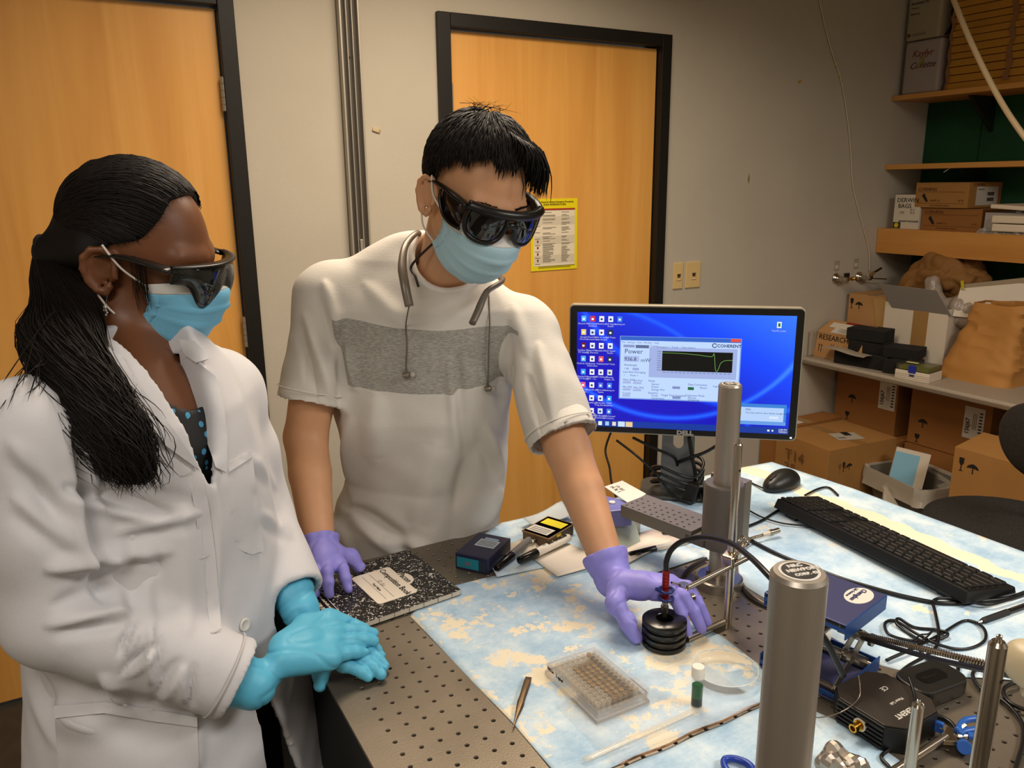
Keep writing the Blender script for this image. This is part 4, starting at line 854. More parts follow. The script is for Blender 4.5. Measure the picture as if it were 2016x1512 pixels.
MB().tube([c(.46) + upd * .0086, c(.48) + upd * .0088, c(.52) + upd * .0086], [.0006, .002, .0006], 6, flat=.3).obj('logo', mat('green_grey', '7E8A76', .5), t, world=True)
marker('grey-barrelled black-capped marker leaning on the navy box', onz(977, 1120, TZ + .010), onz(1042, 1062, TZ + .018), .0075, mat('grey_barrel', '77736C', .35), capk, .46)
marker('slim white marker with a pointed black cap, right of the forearm', onz(1238, 1092, TZ + .008), onz(1350, 1066, TZ + .008), .006, mat('white_barrel2', 'C9C4BA', .35), capk, .46)
# purple tip box with lid, papers on top
A = onz(1196, 1052); B = onz(1262, 1072)
t = thing('tip_box', 'translucent violet and clear plastic box behind the forearm', 'box', onz(1215, 1040))
def hexpx(name, px, z0, z1, m, par, bev=0):
    q = [onz(a, b, z1) for a, b in px]; lo = [np.array([p[0], p[1], z0]) for p in q]; return MB().hexa(lo, q).obj(name, m, par, world=True, bev=bev)
hexpx('tray', [(1150, 1040), (1262, 1020), (1222, 985), (1130, 1000)], TZ, TZ + .038, mat('clear_grey', 'AEB4A6', .2, alpha=.75), t, .002)
hexpx('violet_lid', [(1135, 1012), (1245, 1002), (1243, 988), (1150, 965)], TZ + .040, TZ + .075, mat('violet_plastic', '8080C4', .2, alpha=.75), t, .002)
MB().lathe([(.001, 0), (.007, 0), (.006, .003), (.001, .004)], onz(1205, 990, TZ + .0755), 14).obj('button', mat('white_button', 'E4E0DA', .3), t, world=True, smooth=True)
t = thing('lid_panel' if 0 else 'plastic_sheet', 'frosted grey plastic sheet leaning beside the forearm', 'plastic sheet', onz(1225, 1060))
q = [onz(1190, 1105, TZ + .006), onz(1262, 1070, TZ + .006), onz(1248, 1020, TZ + .038), onz(1180, 1040, TZ + .045)]
MB().hexa(q, [p + np.array([.002, .003, .001]) for p in q]).obj('lid_panel', mat('frosted', 'A9B2A6', .35), t, world=True, bev=.001)
g = np.array([[onz(1172 + 75 * i / 6, 958 + 44 * j / 6 + i * 1.5 - 8 * (i > 3), TZ + .083 + .001 * i) for j in range(7)] for i in range(7)])
q = [onz(1190, 958, TZ + .085), onz(1225, 946, TZ + .085), onz(1272, 972, TZ + .08), onz(1240, 992, TZ + .078)]
t = MB().hexa([p - np.array([0, 0, .0015]) for p in q], q).obj('note_card', pw); tag(t, 'white handwritten card lying on the violet box', 'note')
uu = q[1] - q[0]; vv = q[0] - q[3]
text('1 % H\n 50 U', .012, mat('grey_ink', '6A645C', .7), t, q[3] * .5 + q[0] * .5 + (q[2] - q[3]) * .3 + np.array([0, 0, .0004]), q[0] - q[3], q[0] - q[1], world=False)
text('58', .02, blkc, s_, onz(1238, 1088, TZ + .011), np.array([.5, -.8, 0]), np.array([.8, .5, 0]), world=False, font_shear=.3)
# ---- monitor
mc = np.array([1.107, 1.251, 1.194]); rz = math.radians(-39.9); mon = thing('monitor', 'black-framed computer monitor showing a power graph on a blue desktop', 'monitor', (mc[0], mc[1], TZ), rz)
zc = mc[2] - TZ; Wm, Hm = .479, .281; bez = mat('bezel_black', '12110F', .3); silver = mat('silver_edge', 'B0A894', .35, .6); standm = mat('stand_grey', '7A7C7C', .4, .4)
tilt = rotm(0, 0, 0)
def rr2(w, h, r, n=6): return [(cx + r * math.cos(math.radians(a0 + 90 * i / n)), cy + r * math.sin(math.radians(a0 + 90 * i / n))) for cx, cy, a0 in ((w / 2 - r, h / 2 - r, 0), (-w / 2 + r, h / 2 - r, 90), (-w / 2 + r, -h / 2 + r, 180), (w / 2 - r, -h / 2 + r, 270)) for i in range(n + 1)]
AX = [[1, 0, 0], [0, 0, 1], [0, -1, 0]]      # polygon (x, z), extruded towards the viewer
MB().prism(rr2(Wm, Hm, .010), -.022, .001, A=AX, o=(0, 0, zc)).obj('rim', silver, mon, bev=.001)
MB().prism(rr2(Wm - .005, Hm - .005, .009), -.0, .003, A=AX, o=(0, 0, zc)).obj('bezel', bez, mon, bev=.0006)
MB().prism(rr2(Wm - .08, Hm - .06, .02), -.05, -.02, A=AX, o=(0, 0, zc)).obj('back_shell', bez, mon, bev=.006)
SW, SH = .4445, .250; sz0 = zc - .0005
scr = bpy.data.materials.new('screen_wallpaper'); scr.use_nodes = True
def _sc():
    nt = scr.node_tree; L = nt.links.new; N = nt.nodes.new; b = nt.nodes['Principled BSDF']; b.inputs['Base Color'].default_value = (.01, .01, .02, 1); b.inputs['Roughness'].default_value = .3
    tc = N('ShaderNodeTexCoord'); sp = N('ShaderNodeSeparateXYZ'); L(tc.outputs['Generated'], sp.inputs[0])
    def M(op, a, b_=0, c=None):
        n = N('ShaderNodeMath'); n.operation = op
        for i, v in enumerate((a, b_) if c is None else (a, b_, c)):
            if isinstance(v, (int, float)): n.inputs[i].default_value = v
            else: L(v, n.inputs[i])
        return n.outputs[0]
    x, z = sp.outputs[0], sp.outputs[2]
    g = M('ADD', M('MULTIPLY', M('POWER', M('MAXIMUM', M('SUBTRACT', M('ADD', x, z), .75), 0), 1.5), .55), .0)
    def arc(cx, cz, r, w, s):
        d = M('SQRT', M('ADD', M('POWER', M('SUBTRACT', x, cx), 2), M('POWER', M('MULTIPLY', M('SUBTRACT', z, cz), .6), 2)))
        return M('MULTIPLY', M('POWER', 2.718, M('MULTIPLY', M('POWER', M('DIVIDE', M('SUBTRACT', d, r), w), 2), -1)), s)
    a = M('ADD', arc(.45, 1.2, .66, .012, .5), arc(.0, -.35, .85, .012, .25)); a = M('ADD', a, arc(.9, 1.9, 1.02, .014, .35)); f = M('MINIMUM', M('ADD', g, a), 1)
    r = N('ShaderNodeValToRGB'); e = r.color_ramp.elements; e[0].color = (*srgb('0400B8'), 1); e[1].color = (*srgb('3E8CFF'), 1); k = e.new(.35); k.color = (*srgb('0046FF'), 1); L(f, r.inputs[0])
    L(r.outputs[0], b.inputs['Emission Color']); b.inputs['Emission Strength'].default_value = .92
_sc()
MB().box((0, -.0036, sz0), (SW, .0012, SH)).obj('screen', scr, mon)
def em(hexc, s=.9): return mat('glow_' + hexc + str(s), '080808', .4, emis=(hexc, s))
def sp(u, v, d=.0046): return (-SW / 2 + SW * u, -d, sz0 + SH / 2 - SH * v)
def rect(name, hexc, u0, v0, u1, v1, d=.0046, s=.9, th=.0004, par=None):
    a, b = sp(u0, v0), sp(u1, v1); return MB().box(((a[0] + b[0]) / 2, -d, (a[2] + b[2]) / 2), (abs(b[0] - a[0]), th, abs(a[2] - b[2]))).obj(name, em(hexc, s), par or mon)
U_, V_ = basis(mon)
def stext(s, size, hexc, u, v, d=.0052, name='lettering', align='LEFT', em_s=.9, off=0):
    p = sp(u, v, d); return text(s, size, em(hexc, em_s), mon, at(mon, *p), U_, Z_, name=name, align=align, ext=.0001, off=off)
icon_rows = [('5BB7F0', 'D23040', 'F0EEF4', 'E8F0F8', '3C7CE8'), ('E8D060', 'CFE4F4', 'F0EEF4', '203040', None), ('6A1414', 'E8ECF0', 'F0EEF4', 'E8F0F8', None), ('58B4F0', 'F0EEF4', 'E86060', '203040', None),
             ('38A0F0', 'F0EEF4', 'F0EEF4', 'D8E0D0', None), ('E06090', 'F0EEF4', '4C6CE0', '3C7CE8', None), ('30B8C0', 'F0EEF4', 'F0EEF4', '28A0F0', None), ('30B8C0', 'F0EEF4', 'CFE4F4', '3C7CE8', None)]
caps = [['Recycle Bin', 'Mendeley\nDesktop', 'Fileas3.pdf', 'Cell Aspen\nStudio', 'desktop.ini'], ['Google\nChrome', 'Download\nAccessories', 'How to series\nin press.pdf', 'Cell Tools', ''], ['CodSee Pro\nPC Analog', 'PowerMax\nPC Shortcut', 'Sample-01..', 'Cell Aspen\nStudio', ''],
        ['Outlook 2013', 'activity\nTitle3.docx', 'Publisher', 'Cell Tools', ''], ['RenderDoc\nUC3 Design', 'Sample# at\nR54 - 1.2...', 'NIST-3020.pdf', 'Pheenix\nimages_20..', ''], ['TR Virtual\nData Files...', 'Picture01.pdf', 'Microsoft\nTeams', 'desktop.ini', ''], ['TK Premier', 'ClassA5.pdf', 'Controller\nProg Zoom', 'CMD\nImpleme..', ''], ['Imaging\nSmart', 'Cut.pdf', 'UCD Research\nConfidential..', 'UCB Coronal\nCurriculum..', '']]
for r_i, row in enumerate(icon_rows):
    for c_i, hx in enumerate(row):
        if not hx: continue
        u = .032 + c_i * .0425 - (.001 * r_i if 0 else 0); v = .055 + r_i * .1155; du, dv = .0115, .030
        o = rect('desktop_icon', hx, u - du, v - dv * .8, u + du, v + dv * .8); 
        k_ = rect('icon_detail', '203060' if hx in ('F0EEF4', 'E8F0F8', 'CFE4F4', 'E8ECF0', 'D8E0D0') else 'F4F8FF', u - du * .45, v - dv * .2, u + du * .4, v + dv * .35, .0050)
        stext(caps[r_i][c_i], .0050, 'D8DCF4', u, v + .048, align='CENTER', name='icon_caption', em_s=.7)
rect('desktop_icon', 'E8F4F8', .915, .05, .935, .10); rect('icon_detail', '107040', .920, .06, .930, .09, .005); stext('TourM_2.xlsx', .0050, 'D8DCF4', .925, .13, align='CENTER', name='icon_caption', em_s=.7)
# taskbar
rect('taskbar', '0A3AA8', 0, .945, 1, 1, .0044, .75)
for i, hx in enumerate(('58B8F0', 'E8F0D8', 'A8C8F0', 'E8D8C8')): rect('taskbar_icon', hx, .075 + i * .034, .955, .093 + i * .034, .99, .0048)
rect('taskbar_icon', 'C8E0F8', .205, .95, .238, .995, .0048); rect('taskbar_icon', 'E8C898', .242, .95, .275, .995, .0048)
stext('3:08 PM\n7/8/2021', .0052, 'E8ECF8', .955, .968); rect('tray_icon', 'E8ECF8', .905, .965, .915, .98, .0048); rect('tray_icon', 'E8ECF8', .925, .965, .932, .98, .0048)
# power window
u0, u1, v0, v1 = .205, .765, .195, .745
rect('window_frame', '7C9CE8', u0, v0, u1, v1, .0046, .8); rect('title_bar', '3468D0', u0 + .004, v0 + .004, u1 - .004, v0 + .036, .0050, .8); rect('close_button', 'E05040', u1 - .05, v0 + .004, u1 - .006, v0 + .03, .0053)
rect('window_body', 'B9D2FF', u0 + .005, v0 + .038, u1 - .005, v1 - .01, .0050, .95)
rect('graph_panel', 'A0B0E0', .345, .285, .748, .545, .0053, .9); rect('graph', '030604', .405, .315, .728, .485, .0056, .5)
pl = [(0, .09), (.25, .1), (.5, .15), (.62, .2), (.71, .21), (.735, .06), (.75, .4), (.765, .85), (.785, .97), (.81, .8), (.835, .55), (.88, .42), (.94, .39), (1, .38)]
pl = spline([(a, b, 0) for a, b in pl], 5); tb = MB()
for i in range(len(pl) - 1):
    a = np.array(sp(.405 + .323 * pl[i][0], .315 + .17 * pl[i][1], .0059)); b = np.array(sp(.405 + .323 * pl[i + 1][0], .315 + .17 * pl[i + 1][1], .0059)); n = np.array([-(b - a)[2], 0, (b - a)[0]]); n = n / (np.linalg.norm(n) + 1e-9) * .0005
    tb.add([a - n, b - n, b + n, a + n], [(0, 1, 2, 3)])
tb.obj('graph_trace', em('70B050', .8), mon)
INK = '26325C'
stext('Power', .0145, INK, .228, .345, .0056); rect('value_field', 'A8B8E8', .225, .365, .298, .415, .0053); stext('936.8', .0115, INK, .228, .408, .0058); stext('mW', .0115, INK, .305, .415, .0056)
stext('COHERENT', .0092, '1C2850', .655, .272, .0056, off=.0002)
p_ = np.array(sp(.643, .258, .0056)); ringm = MB(); ringm.tube([p_ + .0042 * np.array([math.cos(a), 0, math.sin(a)]) for a in np.linspace(.3, 2 * PI - .3, 14)], .0009, 4); ringm.obj('brand_ring', em('1C2850'), mon)
for s, u, v in (('Wavelength', .226, .452), ('1.06', .228, .483), ('Last Data Averaging', .224, .513), ('1       Point 1', .226, .542), ('Mean [W]', .224, .582), ('Std Dev', .275, .586), ('Min [W]', .223, .645), ('Max [W]', .275, .648), ('Counts', .223, .70), ('Mode', .345, .585), ('Sensor', .36, .612), ('Power', .36, .636), ('Energy Wm', .36, .66), ('Statistics', .345, .69), ('Timer', .36, .712), ('Continuous', .36, .735), ('Data Correction', .53, .605), ('Factor', .585, .63), ('Log Data to File', .645, .612), ('Collection Mode', .52, .70), ('Manual', .532, .72), ('Streaming', .532, .738), ('Target Test Complete', .405, .705)): stext(s, .0058, INK, u, v, .0056, em_s=.8)
for s, u, v in (('File   Settings   View   Window   Help', .215, .255),): stext(s, .005, '4C5C90', u, v, .0056)
for i in range(17): stext('%d' % (500 + 12 * i), .0034, INK, .41 + i * .0187, .502, .0056, name='axis_number', em_s=.7)
for i in range(9): stext('%.3f' % (.942 - i * .01), .0038, INK, .382, .325 + i * .02, .0056, name='axis_number', em_s=.7)
for hx, a, b, c_, d_ in (('8898C8', .222, .27, .275, .292), ('5C6890', .28, .27, .342, .296), ('98A8D8', .268, .468, .298, .49), ('A4B4E0', .223, .588, .262, .608), ('A4B4E0', .272, .592, .312, .61), ('A4B4E0', .223, .65, .262, .67), ('A4B4E0', .272, .654, .312, .672), ('A4B4E0', .223, .705, .26, .725), ('8090C0', .458, .618, .494, .64), ('8090C0', .46, .705, .498, .728)): rect('control_box', hx, a, b, c_, d_, .0053)
rect('green_button', '1C7040', .53, .62, .558, .645, .0054, .7)
stext('Tuning', .0055, INK, .348, .283, .0056); stext('Histogram  |  Trends  |  Data Options', .005, INK, .383, .288, .0056)
# second window
rect('window_frame', '3C88E0', .765, .745, .985, .925, .0044, .8); rect('window_body', 'B4D0F8', .772, .775, .973, .895, .0049, .9); stext('Sally', .006, INK, .80, .80, .0056); stext('You may need to eat a dinner tonight soon', .005, INK, .80, .828, .0056); rect('control_box', 'D4E4FC', .91, .848, .95, .87, .0053); rect('folder_icon', 'D8B868', .765, .82, .782, .845, .0054); rect('glow_band', '6CA4F0', .765, .898, .985, .925, .0050, .8)
# brand name, power light, stand
text('DELL', .0125, mat('brand_silver', 'B8B4AC', .3, .5), mon, at(mon, -.006, -.0035, zc - Hm / 2 + .0042), U_, Z_, off=.0006, sx=1.25)
rect('power_light', 'E8ECFF', .5 + .2265 / SW, .5 + .1305 / SH, .5 + .2305 / SW, .5 + .1345 / SH, .0034, 1)
# stand: neck with a cable hole, base
def holeplate():
    outer = [(-.037, -.285), (-.034, .0), (.034, .0), (.037, -.285)]
    inner = [(.0115 * math.cos(a), -.150 + .0115 * math.sin(a) + (.018 if math.sin(a) > 0 else -.018)) for a in np.linspace(0, 2 * PI, 16, endpoint=False)]
    bm = bmesh.new(); vo = [bm.verts.new((x, 0, z)) for x, z in outer]; vi = [bm.verts.new((x, 0, z)) for x, z in inner]
    e = [bm.edges.new((vo[i], vo[(i + 1) % 4])) for i in range(4)] + [bm.edges.new((vi[i], vi[(i + 1) % 16])) for i in range(16)]
    bmesh.ops.triangle_fill(bm, use_beauty=True, edges=e)
    bmesh.ops.solidify(bm, geom=bm.faces[:], thickness=.008)
    me = bpy.data.meshes.new('neck'); bm.to_mesh(me); bm.free(); return me
nk = finish('neck', holeplate(), standm, mon); nk.location = (0, .05, .30 - .012)
MB().prism(rr2(.16, .13, .04), 0, .008, o=(0, .06, 0.0045)).obj('base', mat('base_dark', '3A3A38', .4), mon, bev=.003)
MB().box((0, .036, zc), (.09, .028, .09)).obj('hinge_block', bez, mon, bev=.004)
# ---- cables
cblk = mat('cable_black', '0F0E0D', .35); cgrey = mat('cable_dark', '2E2824', .4)
def cable(label, pts, r, m=cblk, group='cables', n=7, name='cable', k=8):
    o = MB().tube(spline(pts, n), r, k).obj(name, m, smooth=True); return tag(o, label, 'cable', group)
tzp = lambda L, z=.0035: [onz(a, b, TZ + z) for a, b in L]
cable('thin dark power cable hanging from the monitor in front of the door', [onk(1205, 845, 1.95), onk(1192, 885, 1.93), onk(1200, 920, 1.9), onk(1204, 950, 1.88), onk(1215, 985, 1.86)], .0028)
cable('black cable crossing in front of the monitor stand, upper left to lower right', [at(mon, -.135, .02, .13), at(mon, -.09, .01, .10), at(mon, -.045, .02, .055), at(mon, -.01, .0, .018), at(mon, .03, -.03, .012)], .0028)
cable('black cable through the slot of the monitor neck from the left', [at(mon, -.10, .03, .135), at(mon, -.05, .035, .11), at(mon, -.012, .036, .095), at(mon, 0, .05, .07), at(mon, -.006, .07, .05)], .0032)
cable('thick black cable from the slot of the monitor neck to the right', [at(mon, 0.0, .05, .075), at(mon, .02, .036, .09), at(mon, .06, .03, .11), at(mon, .10, .03, .14)], .0038)
cable('black cable hanging along the right side of the monitor neck', [at(mon, .022, .04, .14), at(mon, .032, .035, .09), at(mon, .040, .035, .05), at(mon, .034, .03, .015)], .0042)
cable('coil of black cable around the foot of the monitor', [at(mon, .055 * math.cos(a) * (1 + .08 * math.sin(3 * a)), .035 + .045 * math.sin(a), .026 + .012 * math.sin(a * 2) + .0025 * a) for a in np.linspace(0, 6.5 * PI, 60)], .0035, n=3)
# dark plug cluster behind the clamp
t = thing('power_plug', 'cluster of black plugs behind the clamp block', 'plug', onz(1362, 990))
MB().box((.0, .0, .025), (.04, .03, .045), R=rotm(10, 15, 30)).obj('plug_body', blkc, t, bev=.006); MB().box((.03, -.02, .02), (.035, .025, .03), R=rotm(-15, 10, 70)).obj('plug_body', blkc, t, bev=.006)
t = thing('dark_fitting', 'short black cylindrical fitting lying under the perforated plate', 'fitting', onz(1340, 1055)); MB().cyl((-.02, .015, .018), (.02, -.012, .016), .017, n=20).cyl((-.03, .022, .018), (-.018, .013, .018), .013, n=20).obj('fitting_body', blkc, t, ang=40)
# ---- tall post with flange
def post(label, x, y, z1, r, m, cap=None, base=None, stud=False, name='post', hole=False):
    t = thing(name, label, 'post', (x, y, TZ)); h = z1 - TZ
    MB().lathe([(.001, 0), (r, 0), (r, h - .003), (r - .002, h), (.001, h)], n=40).obj('shaft', m, t, ang=30)
    if stud: MB().lathe([(.001, h), (r * .32, h), (r * .32, h + r * .7), (.001, h + r * .8)], n=12).obj('stud', mat('chrome', 'C8C2B4', .18, 1), t, ang=40)
    if hole: MB().cyl((0, -r - .0002, h - .03), (0, -r + .001, h - .03), .002, n=10).obj('cross_hole', blkc, t)
    return t
sat = mat('satin_steel', 'A39A8E', .36, .62, noise=.1, nscale=40, stretch=(1, 1, .01)); pol = mat('polished_steel', 'B5AB9B', .2, .95)
def badge(t, h, r, rot=0):
    MB().lathe([(.001, h), (r * .72, h), (r * .72, h + .0006), (.001, h + .0006)], n=40).obj('badge_ring', mat('badge_white', 'D8D2C8', .4), t); MB().lathe([(.001, h + .0006), (r * .62, h + .0006), (r * .62, h + .001), (.001, h + .001)], n=40).obj('badge_disc', mat('badge_black', '16120F', .4), t)
    a = rot; ux = np.array([math.cos(a), math.sin(a), 0]); uy = np.array([-math.sin(a), math.cos(a), 0]); o = np.array(t['_o'])
    for s, x, y, z in (('NRC', -.28, .25, .28), ('NEWPORT', -.5, -.07, .27), ('CORP. 42', -.38, -.38, .22)): text(s, r * z, mat('badge_white', 'D8D2C8', .4), t, o + ux * x * r + uy * y * r + np.array([0, 0, h + .0011]), ux, uy, off=.0002)
px_, py_ = .924, .926; zt_ = 1.262
t = post('tall grey damped post standing in a round flange behind the black puck', px_, py_, zt_, .019, sat); badge(t, zt_ - TZ, .019, math.radians(-25))
MB().lathe([(.0192, 0), (.040, 0), (.040, .016), (.037, .018), (.021, .018), (.0192, .018)], n=48).obj('flange', mat('clear_steel', '9C968C', .25, .8), t, ang=30)
MB().lathe([(.0192, .018), (.023, .018), (.023, .030), (.0192, .030)], n=40).obj('collar', pol, t, ang=30)
# clamp block and perforated platform
th_ = math.radians(12); cl = thing('rod_clamp', 'grey cast clamp with a perforated platform, gripping the tall post', 'clamp', (px_, py_, .978), th_)
cg = mat('cast_grey', '5C564F', .5, .3); cgl = mat('machined_grey', '7A7266', .42, .5)
MB().lathe([(.0195, 0), (.036, 0), (.0365, .012), (.034, .018), (.034, .108), (.032, .112), (.0195, .112)], n=40).obj('sleeve', cg, cl, ang=30)
MB().box((.037, .012, .056), (.02, .07, .11)).obj('mounting_face', cgl, cl, bev=.001)
for i in range(4):
    for j in range(2): MB().cyl((.0465, -.012 + .025 * (i % 2) + j * .025 - .008, .014 + i * .026), (.0474, -.012 + .025 * (i % 2) + j * .025 - .008, .014 + i * .026), .0022, n=8).obj('screw_hole', blkc, cl)
MB().cyl((.03, .03, .1121), (.03, .03, .1125), .003, n=10).obj('screw_hole', blkc, cl)
text('NEWPORT', .012, mat('raised_grey', '6A645C', .5, .3), cl, at(cl, -.012, -.0335, .03), Z_, -basis(cl)[0], name='raised_lettering', ext=.0008)
pV, pF = holed(-.0375, .0375, .036, .195, -.0375 + .0075, .195 - .008, .0145, .0026, .0225, 8, .01)
pm_ = MB().add(pV, pF); b0 = [(-.0375, .036), (.0375, .036), (.0375, .195), (-.0375, .195)]
pm_.add([(x, y, .0225) for x, y in b0] + [(x, y, .0) for x, y in b0], [(0, 1, 5, 4), (1, 2, 6, 5), (2, 3, 7, 6), (3, 0, 4, 7), (4, 5, 6, 7)]); pm_.obj('perforated_platform', cgl, cl)
MB().box((0, .03, .008), (.075, .04, .016)).obj('web', cg, cl, bev=.002)
# rod stand, cross rod and clamps
rx, ry = .843, .822
t = thing('rod_stand', 'slim polished steel rod standing in front of the tall post, with a foot rod', 'stand', (rx, ry, TZ)); rt_ = onk(1447, 872, math.hypot(rx, ry))[2] - TZ
MB().lathe([(.001, 0), (.0064, 0), (.0064, rt_ - .002), (.005, rt_), (.001, rt_)], n=24).obj('upright', pol, t, ang=30); MB().cyl((0, 0, rt_), (0, 0, rt_ + .006), .0025, n=10).obj('stud', pol, t)
a_ = onz(1352, 1258, TZ + .008); MB().cyl(a_ - np.array([rx, ry, TZ]), (-.007, .0, .008), .0055, n=20).obj('foot_rod', pol, t, ang=30)
MB().cyl((0, -.0063, .262), (0, -.0068, .262), .002, n=8).obj('cross_hole', blkc, t)
kc = math.hypot(rx, ry); cb = np.array([rx, ry, onk(1440, 1098, kc)[2]])
nick = mat('nickel', 'B8AC98', .22, 1)
t = thing('boss_head', 'nickel-plated boss head clamp on the slim rod', 'clamp', cb)
MB().box((0, 0, 0), (.03, .022, .022), R=rotm(0, -12, 20)).obj('boss_body', nick, t, bev=.004, bseg=3)
MB().box((-.002, -.0105, .002), (.016, .004, .012), R=rotm(0, -12, 20)).obj('jaw', mat('nickel_dark', '5C5040', .3, .9), t, bev=.002)
MB().cyl((.01, .0, .004), (.032, .008, .012), .0035, n=12).obj('screw', nick, t)
for k in range(7): a = 2 * PI * k / 7; MB().box(np.array([.036, .010, .014]) + .0075 * np.array([-.2 * math.cos(a), math.cos(a), math.sin(a)]), (.008, .004, .004), R=rotm(math.degrees(a), -12, 20)).obj('wing', nick, t, bev=.001)
pA = onk(1352, 1158, 1.15); pB = onk(1472, 1098, kc - .005)
t = thing('cross_rod', 'thin steel rod running from the boss head to the probe clamp', 'rod', pA); MB().cyl(pA, pB, .0042, n=16).obj('rod_body', pol, t, world=True, ang=30)
t = thing('probe_clamp', 'small nickel three-finger clamp with blue tips holding the red probe', 'clamp', pA)
B3 = lambda px, py, k: onk(px, py, k) - pA; bl = mat('blue_rubber', '1C2C6A', .35)
MB().lathe([(.001, -.006), (.008, -.006), (.008, .006), (.001, .006)], B3(1346, 1156, 1.15), 16).obj('pivot', nick, t, ang=30)
MB().box(B3(1346, 1172, 1.148), (.008, .006, .022)).obj('bracket', mat('brass_pale', 'B8A068', .3, 1), t, bev=.001)
MB().cyl(B3(1350, 1170, 1.148), B3(1362, 1176, 1.14), .003, n=10).lathe([(.001, -.003), (.006, -.003), (.006, .003), (.001, .003)], B3(1362, 1176, 1.14), 12, A=np.array([[0, 0, 1], [0, 1, 0], [-1, 0, 0]])).obj('thumb_screw', nick, t, ang=40)
for (a, b) in (((1340, 1152), (1322, 1147)), ((1340, 1160), (1325, 1162)), ((1340, 1165), (1324, 1172))): MB().cyl(B3(*a, 1.148), B3(*b, 1.125), .0018, n=8).obj('finger', nick, t)
for yy in (1161, 1177): c0 = B3(1311, yy, 1.118); MB().tube([c0 + .0105 * np.array([math.cos(a), math.sin(a), 0]) for a in np.linspace(0, 2 * PI, 18)[:-1]], .0024, 8, closed=True).obj('ring_grip', bl, t, smooth=True)
MB().cyl(B3(1300, 1163, 1.108), B3(1292, 1160, 1.104), .003, n=8).obj('grip_tip', bl, t)
# probe
pr = onk(1310, 1160, 1.118); kp = 1.118; zz = lambda y: onk(1310, y, kp)[2]
t = thing('fiber_probe', 'red anodised fibre probe with a silver tip above the black puck', 'probe', (pr[0], pr[1], zz(1213)))
z0_ = zz(1213); hh = lambda y: zz(y) - z0_
MB().lathe([(.001, 0), (.0058, 0), (.0062, .002), (.0062, hh(1193)), (.0048, hh(1192)), (.0045, hh(1184)), (.001, hh(1184))], n=24).obj('silver_tip', pol, t, ang=30)
prof = [(.001, hh(1184)), (.0048, hh(1184))]; n_r = 9
for i in range(n_r): za = hh(1184) + (hh(1122) - hh(1184)) * i / n_r; zb = hh(1184) + (hh(1122) - hh(1184)) * (i + .8) / n_r; prof += [(.0054, za + .0003), (.0054, zb), (.0049, zb + .0003)]
MB().lathe(prof + [(.0049, hh(1122)), (.001, hh(1122))], n=24).obj('red_grip', mat('red_anodised', '8E1C16', .25, .5), t, ang=30)
fib = [np.array([pr[0], pr[1], zz(1123)]), onk(1312, 1105, kp), onk(1322, 1082, 1.12), onk(1345, 1065, 1.12), onk(1385, 1058, 1.11), onk(1435, 1068, 1.07), onk(1475, 1095, 1.02), onk(1515, 1135, .97), onk(1570, 1195, .93), onk(1625, 1260, .93), onk(1660, 1330, .95)]
cable('thick black fibre arching from the red probe to behind the front post', fib, .0042, k=10)
# puck
t = thing('puck_stack', 'black ribbed cylindrical puck with a central hole, held by the purple glove', 'puck', (.722, .831, TZ + .0022))
pk = mat('black_anodised', '0D0C0B', .22, spec=.6); R_ = .0335
prof = [(.013, .0), (R_ - .001, 0), (R_, .001)]
for k in range(4): z_ = k * .0112; prof += [(R_, z_ + .0015), (R_, z_ + .0065), (R_ - .0012, z_ + .0072)] + ([(R_ - .003, z_ + .0078), (R_ - .003, z_ + .0102), (R_ - .0012, z_ + .0108)] if k < 3 else [])
prof += [(R_ - .004, .0425), (.0135, .0430), (.0128, .0422), (.0128, .001), (.013, 0)]
MB().lathe(prof, n=64).obj('puck_body', pk, t, ang=30); MB().lathe([(.001, .004), (.0128, .004)], n=32).obj('inner_disc', mat('dark_red_glass', '2A0806', .15), t)
# ---- well plate
t = thing('well_plate', 'clear lidded plate of round wells, some filled with brown liquid', 'well plate', (.5685, .7915, TZ + .0022), 0)
clr = mat('clear_polystyrene', 'F2ECE4', .05, alpha=.07, spec=.9); clr2 = mat('clear_wall', 'E8E0D8', .08, alpha=.22, spec=.8); pwid, plen = .0855, .1275
def shell(name, w, d, z0, z1, m, th=.0012, top=True):
    for (cx, cy, sx_, sy_) in ((-w / 2, 0, th, d), (w / 2, 0, th, d), (0, -d / 2, w, th), (0, d / 2, w, th)): MB().box((cx, cy, (z0 + z1) / 2), (sx_, sy_, z1 - z0)).obj(name + '_wall', m, t, bev=.0004)
    if top: MB().box((0, 0, z1), (w, d, th)).obj(name + '_top', m, t, bev=.0004)
shell('skirt', pwid, plen, 0, .006, clr2, top=False); shell('plate', pwid - .004, plen - .004, .004, .017, clr2, .001, False); shell('lid', pwid - .001, plen - .001, .013, .0235, clr, .0012, True)
shell('lower_lid', pwid + .001, plen + .001, -.001, .004, clr2, top=False)
wellm = mat('well_rim', 'DCCEB4', .15, alpha=.42, spec=.7); liq = {0: mat('liquid_none', 'D8CFC0', .2, alpha=.12), 1: mat('liquid_tan', '8A6828', .7, spec=.15), 2: mat('liquid_brown', '6A4A18', .7, spec=.15), 3: mat('liquid_dark', '2C2010', .7, spec=.15)}
ring_me = None; disc_me = None; rw = random.Random(11)
